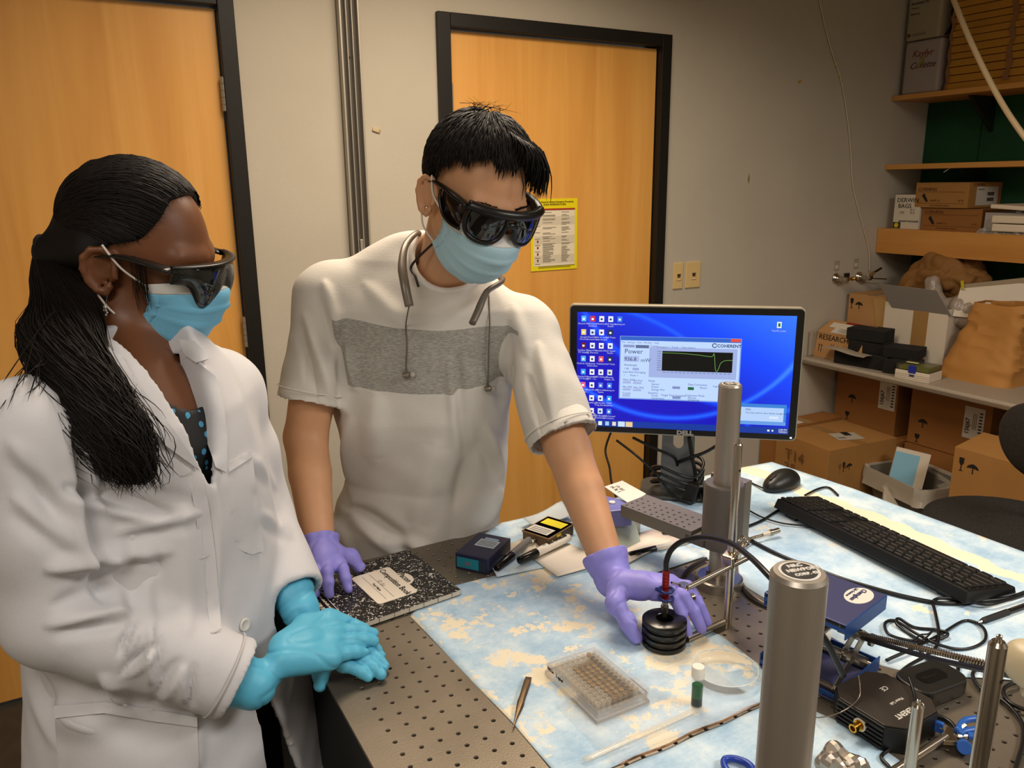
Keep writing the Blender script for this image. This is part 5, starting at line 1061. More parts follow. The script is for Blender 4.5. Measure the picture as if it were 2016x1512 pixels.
for i in range(12):
    for j in range(8):
        x = (j - 3.5) * .009; y = (i - 5.5) * .009
        k = 0
        if 3 <= j <= 6 and 0 <= i <= 9: k = rw.choice([1, 1, 1, 2])
        if j == 6: k = 3 if i % 1 == 0 and 0 <= i <= 10 and rw.random() < .8 else 1
        if j == 2 and 4 <= i <= 10: k = rw.choice([1, 1, 0])
        if ring_me is None:
            o = MB().lathe([(.0033, .0045), (.0033, .0178), (.0038, .0182), (.0038, .0176), (.0036, .0172)], n=14).obj('well', wellm, t, smooth=True); ring_me = o.data
            brown_me = ring_me.copy(); brown_me.materials[0] = mat('well_rim_brown', '9C7A3C', .15, alpha=.62, spec=.6)
        else: o = bpy.data.objects.new('well', ring_me); C.objects.link(o); o.parent = t
        o.location = (x, y, 0)
        if k: o.data = brown_me
        if k:
            q_ = MB().lathe([(.0001, .0045), (.0033, .0045), (.0033, .0168), (.0001, .0162)], n=12) if (k not in (disc_me or {})) else None
            if disc_me is None: disc_me = {}
            if q_: d_ = q_.obj('liquid', liq[k], o, smooth=False); disc_me[k] = d_.data
            else: d_ = bpy.data.objects.new('liquid', disc_me[k]); C.objects.link(d_); d_.parent = o
text('KILLer   2 ug/ml', .006, ink1, t, np.array([.5685 - pwid / 2 + .0004, .7915 + .055, TZ + .0155]) - np.array([.002, 0, 0]), -Y_, Z_)
# vial
v0_ = onz(1371, 1391); t = thing('vial', 'small glass vial of dark green liquid with a white cap', 'vial', (v0_[0], v0_[1], TZ + .0022))
gl = mat('vial_glass', 'E8F0EC', .05, alpha=.05, spec=.9); MB().lathe([(.0001, 0), (.0074, 0), (.008, .001), (.008, .036), (.0068, .040), (.0066, .043)], n=28).obj('glass', gl, t, smooth=True)
MB().lathe([(.0001, .001), (.0073, .001), (.0073, .013), (.0001, .013)], n=28).obj('dark_layer', mat('vial_dark', '0E1410', .15), t, ang=30); MB().lathe([(.0001, .013), (.0073, .013), (.0073, .031), (.0001, .031)], n=28).obj('green_layer', mat('vial_green', '0E5224', .15), t, ang=30)
MB().lathe([(.0001, .043), (.0085, .043), (.0088, .045), (.0088, .057), (.0078, .059), (.0001, .0592)], n=28).obj('cap', mat('white_cap', 'E6E0D2', .4), t, ang=30)
# petri dish
pc = (.742, .722); t = thing('petri_dish', 'empty round glass petri dish right of the green vial', 'dish', (pc[0], pc[1], TZ + .0022)); rP = .0465
gl2 = mat('dish_glass', 'DCE8EA', .04, alpha=.08, spec=1.); MB().lathe([(.0001, 0), (rP - .001, 0), (rP, .0012), (rP, .013), (rP - .0014, .0145), (rP - .002, .013), (rP - .002, .0022), (.0001, .0018)], n=72).obj('dish_body', gl2, t, smooth=True)
MB().tube([((rP - .001) * math.cos(a), (rP - .001) * math.sin(a), .0142) for a in np.linspace(0, 2 * PI, 73)[:-1]], .0009, 6, closed=True).obj('rim', mat('dish_rim', 'E8F0EC', .05, alpha=.75, spec=1), t, smooth=True)
# tweezers
pA, pB = onz(1041, 1333, TZ + .006), onz(1010, 1432, TZ + .005)
t = thing('tweezers', 'brown-grey metal tweezers lying across the edge of the pad', 'tweezers', pA); d = (pB - pA); L_w = np.linalg.norm(d); u = d / L_w; s_d = np.cross(u, Z_); tw = mat('tweezer_metal', '8A7458', .35, .85)
for sgn in (-1, 1):
    g = []
    for i in range(14):
        s = i / 13; w_i = np.interp(s, [0, .1, .42, .55, .8, 1], [.0042, .0048, .0036, .0046, .0018, .0005]); off = sgn * np.interp(s, [0, .3, .6, 1], [.0004, .003, .0028, .0004])
        c_ = pA + d * s * 1.0; g.append([c_ + s_d * q * w_i + Z_ * off for q in (-1, -.3, .3, 1)])
    MB().grid(g, .0008).obj('arm', tw, t, world=True, smooth=True)
# ---- mouse, keyboard
t = thing('mouse', 'black computer mouse at the far corner of the glare-streaked pad', 'mouse', (1.372, 1.198, TZ + .002), math.radians(188))
fn = lambda p: smax(ell(p, (0, 0, .004), (.058, .031, .034)), -(p[:, 2]), .004)
o = blob('mouse_body', lambda p: smax(smin(ell(p, (.0, 0, .006), (.057, .030, .030)), ell(p, (-.012, 0, .010), (.04, .029, .028)), .01), -p[:, 2] + .0, .003), (-.07, -.04, -.01), (.07, .04, .05), .0028, mat('mouse_black', '171614', .38), t, local=True)
MB().box((.034, 0, .029), (.022, .006, .008), R=rotm(0, 22, 0)).obj('scroll_wheel', mat('wheel_dark', '0A0908', .5), t, bev=.002); MB().tube([(.057, 0, .012), (.045, 0, .0265), (.02, 0, .0365)], .0005, 4).obj('button_seam', blkc, t)
cable('mouse cable running under the clamp', [at(t, .056, 0, .006)] + tzp([(1482, 952), (1472, 946), (1455, 960)]), .002)
kb = thing('keyboard', 'long black full-size computer keyboard on the glare-streaked pad', 'keyboard', (1.289, .876, TZ + .002), math.radians(85)); km = mat('keyboard_black', '100F0E', .38); keym = mat('key_black', '151412', .42)
# local x along the keyboard (towards the keypad), local y towards its raised back edge
KL, KD = .445, .128; zf, zb = .012, .031
V = [(-KL / 2, -KD / 2, 0), (KL / 2, -KD / 2, 0), (KL / 2, KD / 2, .010), (-KL / 2, KD / 2, .010), (-KL / 2 + .002, -KD / 2 + .002, zf), (KL / 2 - .002, -KD / 2 + .002, zf), (KL / 2 - .004, KD / 2 - .006, zb), (-KL / 2 + .004, KD / 2 - .006, zb)]
MB().hexa(V[:4], V[4:]).obj('case', km, kb, bev=.002)
for x in (-.18, .18): MB().box((x, KD / 2 - .012, .006), (.03, .008, .012)).obj('foot', km, kb)
sl = math.atan2(zb - zf, KD - .008); Rk = rotm(math.degrees(sl), 0, 0); kme = {}
def key(x, y, w=1, h=1):
    u = .0190; W, H = u * w - .0022, u * h - .0022
    kk = (round(W, 5), round(H, 5))
    zz_ = zf + (y + KD / 2 - .002) * math.tan(sl) + .0005
    if kk not in kme:
        m = MB(); b = [(-W / 2, -H / 2, 0), (W / 2, -H / 2, 0), (W / 2, H / 2, 0), (-W / 2, H / 2, 0)]; i_ = .0016; c_ = [(-W / 2 + i_, -H / 2 + i_, .0034), (W / 2 - i_, -H / 2 + i_, .0034), (W / 2 - i_, H / 2 - i_, .0034), (-W / 2 + i_, H / 2 - i_, .0034)]
        o = m.hexa(b, c_).obj('key', keym, kb, bev=.0006); kme[kk] = o.data
    else:
        o = bpy.data.objects.new('key', kme[kk]); C.objects.link(o); o.parent = kb; mod = o.modifiers.new('bevel', 'BEVEL'); mod.width = .0006; mod.segments = 1
    o.location = (x, y, zz_); o.rotation_euler = (sl, 0, 0)
U1 = .019; x0 = -KL / 2 + .012; ybase = -KD / 2 + .016
rows = [[1.25, 1.25, 1.25, 6.25, 1.25, 1.25, 1.25, 1.25], [2.25] + [1] * 10 + [2.75], [1.75] + [1] * 11 + [2.25], [1.5] + [1] * 12 + [1.5], [1] * 13 + [2]]
for ri, row in enumerate(rows):
    x = x0
    for w in row: key(x + w * U1 / 2, ybase + ri * U1, w); x += w * U1
yF = ybase + 5 * U1 - .001
for i in range(13): key(x0 + .5 * U1 + (i + (.3 if i else 0) + (.3 if i > 4 else 0) + (.3 if i > 8 else 0)) * U1 * .99, yF, 1, .72)
xn = x0 + 15 * U1 + .006
for i in range(3):
    key(xn + (i + .5) * U1, ybase); key(xn + (i + .5) * U1, ybase + 3 * U1); key(xn + (i + .5) * U1, ybase + 4 * U1); key(xn + (i + .5) * U1, yF, 1, .72)
key(xn + 1.5 * U1, ybase + U1)
xp = xn + 3 * U1 + .006
for r_ in range(5):
    for c_ in range(4):
        if c_ == 3 and r_ in (0, 2): continue
        if r_ == 0 and c_ == 1: continue
        if c_ == 3 and r_ in (1, 3): key(xp + (c_ + .5) * U1, ybase + (r_ - .5) * U1, 1, 2); continue
        key(xp + ((c_ + .5) if not (r_ == 0 and c_ == 0) else 1) * U1, ybase + r_ * U1, 2 if (r_ == 0 and c_ == 0) else 1)
for i in range(4): key(xp + (i + .5) * U1, yF, 1, .6)
cable('black keyboard cable looping up behind the keyboard toward the wall side', tzp([(1585, 975), (1612, 962), (1632, 960), (1650, 975)], .006), .0025)
cable('black cable running from the clamp under the keyboard', tzp([(1468, 1038), (1500, 1025), (1530, 1006), (1545, 998)]), .003)
cable('thin black cable from the clamp toward the side of the keyboard', tzp([(1475, 1005), (1500, 1018), (1540, 1030), (1590, 1036), (1640, 1046)], .006), .0018)
cable('thick black cable sweeping under the blue lab jack toward the right', tzp([(1452, 1048), (1490, 1070), (1540, 1095), (1600, 1118), (1660, 1140), (1720, 1158), (1780, 1174), (1840, 1186), (1880, 1188), (1930, 1184), (1990, 1176), (2060, 1150)], .005), .0036)
cable('second black cable alongside the thick one near the keyboard corner', tzp([(1836, 1184), (1850, 1178), (1890, 1180), (1940, 1190), (1980, 1182), (2040, 1160)], .010), .0026)
cable('black cable dropping from the bundle to the coiled loops', tzp([(1836, 1186), (1842, 1210), (1848, 1245), (1844, 1272), (1825, 1290), (1790, 1310), (1768, 1328)], .006), .0026)
lp = [(1745, 1300), (1800, 1275), (1850, 1250), (1900, 1222), (1935, 1235), (1938, 1262), (1900, 1278), (1850, 1270), (1800, 1245), (1762, 1222), (1742, 1228), (1752, 1250), (1800, 1262), (1850, 1258), (1866, 1248), (1845, 1240), (1800, 1235), (1770, 1218), (1765, 1228), (1790, 1248), (1810, 1262), (1808, 1275), (1825, 1295), (1860, 1320)]
cable('coiled black cable tied in loops beside the pen', [onz(a, b, TZ + .005 + .002 * math.sin(i * 1.9)) for i, (a, b) in enumerate(lp)], .0024)
t = MB().tube(spline(tzp([(1800, 1262), (1812, 1250), (1828, 1248), (1838, 1240), (1825, 1254), (1808, 1266)], .011), 4), .0014, 5).obj('wire_tie', blkc); tag(t, 'black twist tie around the coiled cable', 'tie')
cable('black cable from the adapter curling to the right edge', tzp([(1885, 1325), (1890, 1305), (1905, 1300), (1925, 1310), (1915, 1330), (1935, 1360), (1975, 1380), (2010, 1420), (2014, 1460), (2000, 1512), (1990, 1560)], .005), .0028)
cable('black cable heap behind the right steel post, upper strand', tzp([(1925, 1312), (1950, 1310), (1990, 1320), (2040, 1330)], .012), .0026); cable('black cable heap behind the right steel post, lower strand', tzp([(2040, 1345), (1995, 1345), (1975, 1360), (1990, 1385), (2040, 1405)], .008), .0028)
cable('grey cable curling in front of the power meter toward the foil', tzp([(1760, 1470), (1735, 1490), (1752, 1515), (1730, 1540)], .004), .0024)
cable('flat black cable along the right of the meter toward the small clamp', tzp([(1800, 1405), (1840, 1408), (1868, 1420), (1885, 1440)], .004), .003)
# braided/coiled steel tubing
spr = mat('steel_braid', 'A09078', .3, .85, bump=.001, bscale=300)
t = cable('grey metal-sheathed fibre looping from behind the tall post, ending in a connector', tzp([(1600, 1212), (1560, 1200), (1520, 1195), (1488, 1178), (1465, 1155), (1452, 1130), (1450, 1105)], .006) + tzp([(1455, 1080), (1475, 1062), (1500, 1054)], .012), .003, spr, None)
cable('second grey fibre looping lower along the first', tzp([(1600, 1228), (1555, 1208), (1510, 1195), (1475, 1175), (1458, 1150)], .004), .0024, cgrey, None)
cable('dark cable curving from under the clamp behind the purple glove', tzp([(1335, 1150), (1345, 1132), (1362, 1115), (1390, 1100)], .006), .0036, cgrey, None)
pe = onz(1502, 1053, TZ + .012); pf = onz(1533, 1044, TZ + .014); t = thing('bnc_connector', 'small silver and white cable connector lying on the pad', 'connector', pe); dd = pf - pe
MB().tube([pe, pe + dd * .45], [.0035, .0048], 12).obj('white_boot', mat('white_boot', 'D0C4B0', .4), t, world=True); MB().tube([pe + dd * .42, pe + dd * .6, pe + dd * .62, pe + dd], [.0062, .0062, .0054, .0054], 16).obj('connector_shell', nick, t, world=True, ang=30)
# long thin chrome arm (gooseneck) from the jack to the right
a0 = onk(1695, 1248, 1.07); a1 = onk(1850, 1285, .93); a2 = onk(2040, 1330, .80)
t = thing('jack_rod', 'long threaded chrome drive rod running right from the lab jack', 'rod', a0)
MB().tube([a0, a1, a2], .0032, 12).obj('rod_body', pol, t, world=True); th = MB(); n_t = 130
hx = [a0 + (a2 - a0) * s + .0032 * (math.cos(s * 2 * PI * 70) * Z_ + math.sin(s * 2 * PI * 70) * np.array([.6, .8, 0])) for s in np.linspace(0, 1, 700)]; th.tube(hx, .0009, 3); th.obj('thread', nick, t, world=True)
b0, b1 = onk(1698, 1256, 1.068), onk(2040, 1340, .795); cable('black cable running beside the chrome drive rod', [b0, (b0 + b1) / 2 + np.array([0, 0, -.004]), b1], .0032, cblk, None)
# ---- lab jack
jb = np.array([.826, .597]); je = np.array([.942, .622]); dj = (je - jb); wj = np.linalg.norm(dj); rzj = math.atan2(dj[1], dj[0]); nj = np.array([-dj[1], dj[0]]) / wj
cj = (jb + je) / 2 + nj * .06; jk = thing('lab_jack', 'blue scissor lab jack with a round white sticker on its plate', 'lab jack', (cj[0], cj[1], TZ + .002), rzj); jm_ = mat('jack_blue', '4A4C70', .35, .3); jf_ = mat('jack_blue_side', '1F4684', .4, .3); js = mat('jack_steel', '9A9184', .28, .9); HZ = .118  # plate blue greyed to carry the ceiling's reflection; flanges keep the plain blue
def uplate(z, up, w=.118, d=.118):
    MB().box((0, 0, z), (w, d, .002)).obj('plate', jm_, jk, bev=.0008)
    s = 1 if up else -1
    for sy in (-1, 1): MB().box((0, sy * d / 2, z + s * .010), (w, .002, .022)).obj('flange', jf_, jk, bev=.0006)
    for sx in (-1, 1): MB().box((sx * w / 2, 0, z + s * .008), (.002, d, .016) if sx > 0 else (.002, d, .006)).obj('flange', jf_, jk, bev=.0006)
uplate(.002, True); uplate(HZ, False)
for sy in (-1, 1):
    y = sy * .047
    for (xa, za, xb, zb_) in ((-.045, .012, .03, .06), (.045, .012, -.03, .06), (-.03, .06, .045, HZ - .012), (.03, .06, -.045, HZ - .012)):
        a = np.array([xa, y, za]); b = np.array([xb, y, zb_]); dd = b - a; n = np.array([-dd[2], 0, dd[0]]) / np.linalg.norm(dd) * .008
        e = dd / np.linalg.norm(dd) * .006
        MB().hexa([a - n - e, b - n + e, b - n + e + (0, .0018, 0), a - n - e + (0, .0018, 0)], [a + n - e, b + n + e, b + n + e + (0, .0018, 0), a + n - e + (0, .0018, 0)]).obj('scissor_arm', js, jk, bev=.0006)
for (x, z) in ((-.03, .06), (.03, .06), (-.045, .012), (.045, .012), (-.045, HZ - .012), (.045, HZ - .012), (0, .036), (0, .084)):
    MB().cyl((x, -.056, z), (x, .056, z), .0045 if abs(x) > .01 else .003, n=14).obj('cross_bar', js, jk, ang=40)
    if abs(x) == .03: MB().lathe([(.001, -.06), (.009, -.06), (.009, -.055), (.001, -.055)], (x, 0, z), 18, A=np.array([[1, 0, 0], [0, 0, 1], [0, 1, 0]])).obj('pivot_cap', js, jk, ang=40)
MB().cyl((-.06, 0, .06), (.062, 0, .06), .005, n=14).obj('drive_screw', js, jk, ang=40); MB().ball((.045, .02, .022), .014, sc=(1.2, .8, .8)).obj('white_knob', mat('white_knob', 'D8D4CC', .4), jk, smooth=True)
o = MB().lathe([(.0001, 0), (.024, 0), (.024, .0006), (.0001, .0006)], n=40).obj('sticker', mat('sticker_white', 'D8D2C6', .4), jk); o.location = (.028, -.034, HZ + .001); o.scale = (1.1, .72, 1)
uj, vj = basis(jk); text('Chemglass', .0098, jm_, jk, at(jk, .050, -.030, HZ + .0018), -uj, -vj, font_shear=.2, off=.0002); text('Life Sciences', .0062, jm_, jk, at(jk, .045, -.0215, HZ + .0018), -uj, -vj)
# ---- black power meter with gold connector
A = onz(1622, 1406); B = onz(1762, 1497); t, w = obox('power_meter', 'black finned instrument box with a gold connector, lettered COHERENT', 'instrument', A, B, .10, .0, None)
mt_ = mat('meter_black', '131210', .4); hw, hd = w / 2, .05; ch = .018
oc = [(-hw + ch, -hd), (hw - ch, -hd), (hw, -hd + ch), (hw, hd - ch), (hw - ch, hd), (-hw + ch, hd), (-hw, hd - ch), (-hw, -hd + ch)]
MB().prism(oc, 0.001, .034).obj('case', mt_, t, bev=.0008); MB().prism([(x * .97, y * .97) for x, y in oc], .034, .0365).obj('lid', mat('meter_lid', '2E2720', .42), t, bev=.0008)
for k in range(5): MB().box((0, -hd - .001, .006 + k * .0058), (w - 2 * ch, .003, .0024)).obj('fin', mt_, t); MB().box((-hw - .0, 0, .006 + k * .0058), (.003, .06, .0024)).obj('fin', mt_, t)
gold = mat('gold', 'C89A3C', .22, 1); gx = .022 - .02
AY = np.array([[1, 0, 0], [0, 0, 1], [0, -1, 0]])
MB().lathe([(.001, hd), (.0085, hd), (.0085, hd + .003), (.001, hd + .003)], (gx, 0, .019), 20, A=AY).obj('white_washer', mat('white_cap', 'E6E0D2', .4), t); MB().lathe([(.001, hd + .003), (.0068, hd + .003), (.0068, hd + .006), (.0045, hd + .006), (.0045, hd + .010), (.0056, hd + .0105), (.0056, hd + .016), (.0035, hd + .016), (.0033, hd + .008), (.001, hd + .008)], (gx, 0, .019), 20, A=AY).obj('gold_connector', gold, t, ang=35)
MB().lathe([(.001, hd), (.005, hd), (.0045, hd + .012), (.001, hd + .012)], (hw - .012, 0, .019), 14, A=np.array([[0, -1, 0], [0, 0, 1], [1, 0, 0]])).obj('gold_connector', gold, t, ang=35) if 0 else None
u_, v_ = basis(t); text('COHERENT', .0105, paperm, t, at(t, .028, .030, .0368), -v_, u_, off=.0002); text('Meter Lab', .006, paperm, t, at(t, .010, .018, .0368), -v_, u_); text('CE', .010, paperm, t, at(t, -.016, .022, .0368), -v_, u_)
mt_t = t
cable('black cable lying across the lid of the power meter', [at(mt_t, -.005, .055, .045), at(mt_t, .02, .03, .041), at(mt_t, .045, -.005, .041), at(mt_t, .062, -.03, .03)], .0022)
cable('thin bare wire draped from the lab jack over the meter to the pad', [onz(1690, 1330, TZ + .06), onz(1693, 1350, TZ + .05), onz(1690, 1375, TZ + .04), onz(1660, 1400, TZ + .038), onz(1620, 1412, TZ + .02), onz(1600, 1412, TZ + .004)], .0008, mat('bare_wire', '8A7E6E', .3, .8), None)
# black adapter
A = onz(1822, 1398); B = onz(1903, 1367)
t, w = obox('power_adapter', 'black rounded adapter box with an embossed oval badge', 'adapter', A, B, .052, 0, None)
hw = w / 2 + .006
oc = rr2(2 * hw, .058, .020, 6)
MB().prism(oc, .002, .024).obj('case', mat('adapter_black', '171613', .4), t, bev=.003); MB().prism([(x * .5, y * .4) for x, y in oc], .0236, .0246).obj('badge', mat('badge_dark', '0C0C0B', .3), t)
u_, v_ = basis(t); text('Manson', .009, mat('adapter_print', '24231F', .3), t, at(t, -.018, -.003, .0247), u_, v_)
# beige thing at right edge
t = thing('beige_housing', 'beige plastic housing cut off by the right edge of the picture', 'housing', onk(2046, 1316, .80))
fn = lambda p: ell(p, (0, 0, 0), (.022, .03, .03)); blob('housing_body', lambda p: smax(ell(p, (0, 0, 0), (.022, .032, .028)), np.abs(p[:, 2]) - .022, .01), (-.04, -.05, -.04), (.04, .05, .04), .003, mat('beige_plastic', 'C9BA98', .4), t, local=True)
MB().tube([(.0, -.0, -.02), (0, 0, -.028)], .012, 12).obj('housing_foot', mat('beige_plastic', 'C9BA98', .4), t)
# pen at the right
pA, pB = onz(1925, 1226, TZ + .006), onz(2060, 1178, TZ + .006); t = thing('pen', 'black pen with a rubber grip and chrome clip, cut off at the right edge', 'pen', pA); d = pB - pA
MB().tube([pA, pA + d * .06], [.0008, .003], 10).obj('tip', nick, t, world=True); MB().tube([pA + d * .05, pA + d * .09, pA + d * .42], [.0034, .0052, .0054], 14).obj('grip', mat('rubber', '181614', .6), t, world=True); MB().tube([pA + d * .41, pA + d], .0047, 14).obj('barrel', blkc, t, world=True); MB().tube([pA + d * .45 + Z_ * .005, pA + d * 1 + Z_ * .005], .0012, 6).obj('clip', nick, t, world=True)
# small three-finger clamp lying at the lower right
pA = onz(1820, 1487, TZ + .012); pB = onz(1862, 1450, TZ + .014)
t = thing('finger_clamp', 'nickel clamp with bright blue rubber tips lying beside the right post', 'clamp', pB); blu = mat('bright_blue_rubber', '2458A8', .35)
MB().cyl(onz(1740, 1530, TZ + .01), pB, .0048, n=14).obj('rod', pol, t, world=True, ang=40)
q = lambda x, y, z=.016: onz(x, y, TZ + z)
b4 = [q(1858, 1458), q(1888, 1460), q(1880, 1432), q(1862, 1430)]; MB().hexa([p - Z_ * .007 for p in b4], b4).obj('clamp_body', nick, t, world=True, bev=.001)
for L in ([(1885, 1440), (1893, 1425), (1905, 1417), (1926, 1415)], [(1890, 1446), (1900, 1440), (1925, 1436)]): MB().tube(spline([q(*p, .018) for p in L], 4), .0042, 10).obj('blue_tip', blu, t, world=True, smooth=True)
MB().cyl(q(1882, 1440), q(1900, 1428, .02), .003, n=10).obj('finger', nick, t, world=True); MB().cyl(q(1885, 1450), q(1905, 1449), .003, n=10).obj('finger', nick, t, world=True); MB().cyl(q(1905, 1449), q(1922, 1450), .0045, n=12).obj('blue_tip', blu, t, world=True)
MB().cyl(q(1888, 1455, .012), q(1898, 1464, .010), .003, n=8).obj('screw', nick, t, world=True); MB().cyl(q(1896, 1468, .006), q(1899, 1472, .014), .0085, n=16).obj('blue_knob', blu, t, world=True, bev=.001)
MB().cyl(q(1858, 1434), q(1850, 1432), .003, n=8).obj('screw', nick, t, world=True); MB().box(q(1847, 1430) - np.array(t['_o']), (.006, .012, .014), R=rotm(0, 0, 20)).obj('blue_knob', blu, t, bev=.001)
# near posts
nx_, ny_, nz_ = .4115, .338, 1.3225
t = post('thick grey damped post in the near foreground with a round badge on top', nx_, ny_, nz_, .0192, sat); badge(t, nz_ - TZ, .0192, math.radians(-15)); MB().lathe([(.0193, 0), (.04, 0), (.04, .016), (.0193, .018)], n=48).obj('flange', sat, t, ang=30)
o_ = onk(1966, 1262, math.hypot(.56, .279)); post('half-inch polished post at the lower right with a threaded stud', o_[0], o_[1], o_[2], .0064, pol, stud=True, hole=True, name='optic_post')
o_ = onk(1808, 1385, .87); post('shorter half-inch polished post in front of the power meter', o_[0], o_[1], o_[2], .0064, pol, stud=True, name='optic_post')
# foil ball
fc = onz(1652, 1522); t = blob('foil_ball', lambda p: ell(p, (fc[0], fc[1], TZ + .014), (.024, .024, .014)), (fc[0] - .06, fc[1] - .06, TZ - .02), (fc[0] + .06, fc[1] + .06, TZ + .06), .0048, mat('foil', 'B8AEA0', .36, 1), None, 0, lambda P: .011 * (np.abs(snoise(P, 4, 8, (14, 34))) - .6) + .006 * np.abs(snoise(P, 9, 6, (6, 12))), ang=5); tag(t, 'crumpled ball of aluminium foil at the bottom edge', 'foil')
# scissors
t = thing('scissors', 'scissors with blue handles at the bottom edge of the picture', 'scissors', onz(1450, 1505, TZ + .006)); q = lambda x, y, z=.007: onz(x, y, TZ + z)
MB().tube(spline([q(1425, 1500), q(1430, 1494), q(1448, 1494), q(1470, 1502), q(1482, 1515), q(1475, 1528), q(1450, 1530), q(1430, 1515)], 5, True), .0042, 8, closed=True).obj('handle', mat('scissor_blue', '1E3C9A', .35), t, world=True, smooth=True)
MB().tube(spline([q(1440, 1545), q(1452, 1540), q(1480, 1545), q(1495, 1560), q(1480, 1580), q(1450, 1575), q(1436, 1560)], 5, True), .0042, 8, closed=True).obj('handle', mat('scissor_blue', '1E3C9A', .35), t, world=True, smooth=True)
for a, b in (((1482, 1512), (1640, 1590)), ((1495, 1555), (1640, 1600))): MB().hexa([q(*a), q(a[0] + 4, a[1] - 6), q(b[0], b[1] - 2), q(*b)], [q(*a, .009), q(a[0] + 4, a[1] - 6, .009), q(b[0], b[1] - 2, .009), q(*b, .009)]).obj('blade', pol, t, world=True)
# ================================================================== people
def surfsparse(f, lo, hi, h, bs=16, lip=1.25):
    lo = np.array(lo, float); hi = np.array(hi, float); nb = np.ceil((hi - lo) / (h * bs)).astype(int)
    g = np.stack(np.meshgrid(*[np.arange(k) for k in nb], indexing='ij'), -1).reshape(-1, 3)
    cen = lo + (g + .5) * h * bs; d = f(cen); g = g[np.abs(d) < h * bs * .87 * lip + .006]
    s = np.arange(bs + 1); SS = np.stack(np.meshgrid(s, s, s, indexing='ij'), -1).reshape(-1, 3); N = nb * bs + 3
    lin = lambda c: ((c[:, 0] + 1) * N[1] + c[:, 1] + 1) * N[2] + c[:, 2] + 1
    KK, PP, EE = [], [], []
    for st in range(0, len(g), 60):
        gg = g[st:st + 60]; idx = gg[:, None, :] * bs + SS[None]; V = f((lo + idx.reshape(-1, 3) * h)).reshape(len(gg), bs + 1, bs + 1, bs + 1); ins = V < 0
        cnt = sum(ins[:, a:a + bs, b:b + bs, c:c + bs].astype(np.int8) for a in (0, 1) for b in (0, 1) for c in (0, 1)); I = np.argwhere((cnt > 0) & (cnt < 8))
        if not len(I): continue
        acc = np.zeros((len(I), 3)); w = np.zeros(len(I)); B = I[:, 0]; J = I[:, 1:]
        for p in [(a, b, c) for a in (0, 1) for b in (0, 1) for c in (0, 1)]:
            for k in range(3):
                if p[k]: continue
                q = list(p); q[k] = 1
                va = V[B, J[:, 0] + p[0], J[:, 1] + p[1], J[:, 2] + p[2]]; vb = V[B, J[:, 0] + q[0], J[:, 1] + q[1], J[:, 2] + q[2]]
                m = (va < 0) != (vb < 0); t = np.where(m, va / np.where(m, va - vb, 1), 0); pt = np.tile(np.array(p, float), (len(I), 1)); pt[:, k] += t; acc[m] += pt[m]; w[m] += 1
        G = gg[B] * bs + J; KK.append(lin(G)); PP.append(lo + h * (G + acc / w[:, None]))
        for k in range(3):
            a0 = [slice(None)] + [slice(0, bs)] * 3; a1 = [slice(None)] + [slice(0, bs)] * 3; a1[k + 1] = slice(1, bs + 1)
            s0 = ins[tuple(a0)]; e = np.argwhere(s0 != ins[tuple(a1)]); fl = s0[tuple(e.T)]; EE.append((gg[e[:, 0]] * bs + e[:, 1:], np.full(len(e), k), fl))
    K = np.concatenate(KK); P = np.concatenate(PP); o = np.argsort(K); K = K[o]; P = P[o]; Q = []
    E = np.concatenate([e[0] for e in EE]); A = np.concatenate([e[1] for e in EE]); FL = np.concatenate([e[2] for e in EE])
    for k in range(3):
        a, b = [(1, 2), (2, 0), (0, 1)][k]; m = A == k; e = E[m]; c = []; ok = np.ones(len(e), bool)
        for da, db in ((-1, -1), (0, -1), (0, 0), (-1, 0)):
            q = e.copy(); q[:, a] += da; q[:, b] += db; key = lin(q); i = np.clip(np.searchsorted(K, key), 0, len(K) - 1); ok &= K[i] == key; c.append(i)
        q = np.stack(c, 1); fl = FL[m]; q[~fl] = q[~fl][:, ::-1]; Q.append(q[ok])
    return P, np.concatenate(Q)
def skinned(name, f, lo, hi, h, m, parent, it=1, disp=None, attr=None):
    P, Q = surfsparse(f, lo, hi, h); P = relax(P, Q, it)
    if disp is not None: P = P + vnorm(P, Q) * disp(P, vnorm(P, Q))[:, None]
    me = npmesh(name, P - np.array(parent['_o']), Q)
    if attr is not None:
        for k, fn in attr.items(): at_ = me.attributes.new(k, 'FLOAT', 'POINT'); at_.data.foreach_set('value', fn(P).astype(np.float32))
    o = finish_np(name, me, m, parent); o['_n'] = len(P); return o, P, Q
def hrot(yaw, pitch, roll):
    f = np.array([math.cos(pitch) * math.cos(yaw), math.cos(pitch) * math.sin(yaw), -math.sin(pitch)]); u = np.array([0, 0, 1.]); u = u - (u @ f) * f; u /= np.linalg.norm(u); r = np.cross(f, u)
    u2 = u * math.cos(roll) + r * math.sin(roll); return np.stack([np.cross(f, u2), f, u2], 1)
class Frame:
    def __init__(s, o, R, sc=1.): s.o = np.array(o, float); s.R = np.array(R); s.s = sc
    def w(s, p): return np.array(p, float) * s.s @ s.R.T + s.o      # local to world
    def l(s, p): return (np.asarray(p) - s.o) @ s.R / s.s
EAR = [(.010, -.010), (.013, .006), (.008, .022), (-.004, .030), (-.018, .027), (-.026, .014), (-.025, -.002), (-.018, -.018), (-.008, -.029), (.003, -.031), (.007, -.022)]
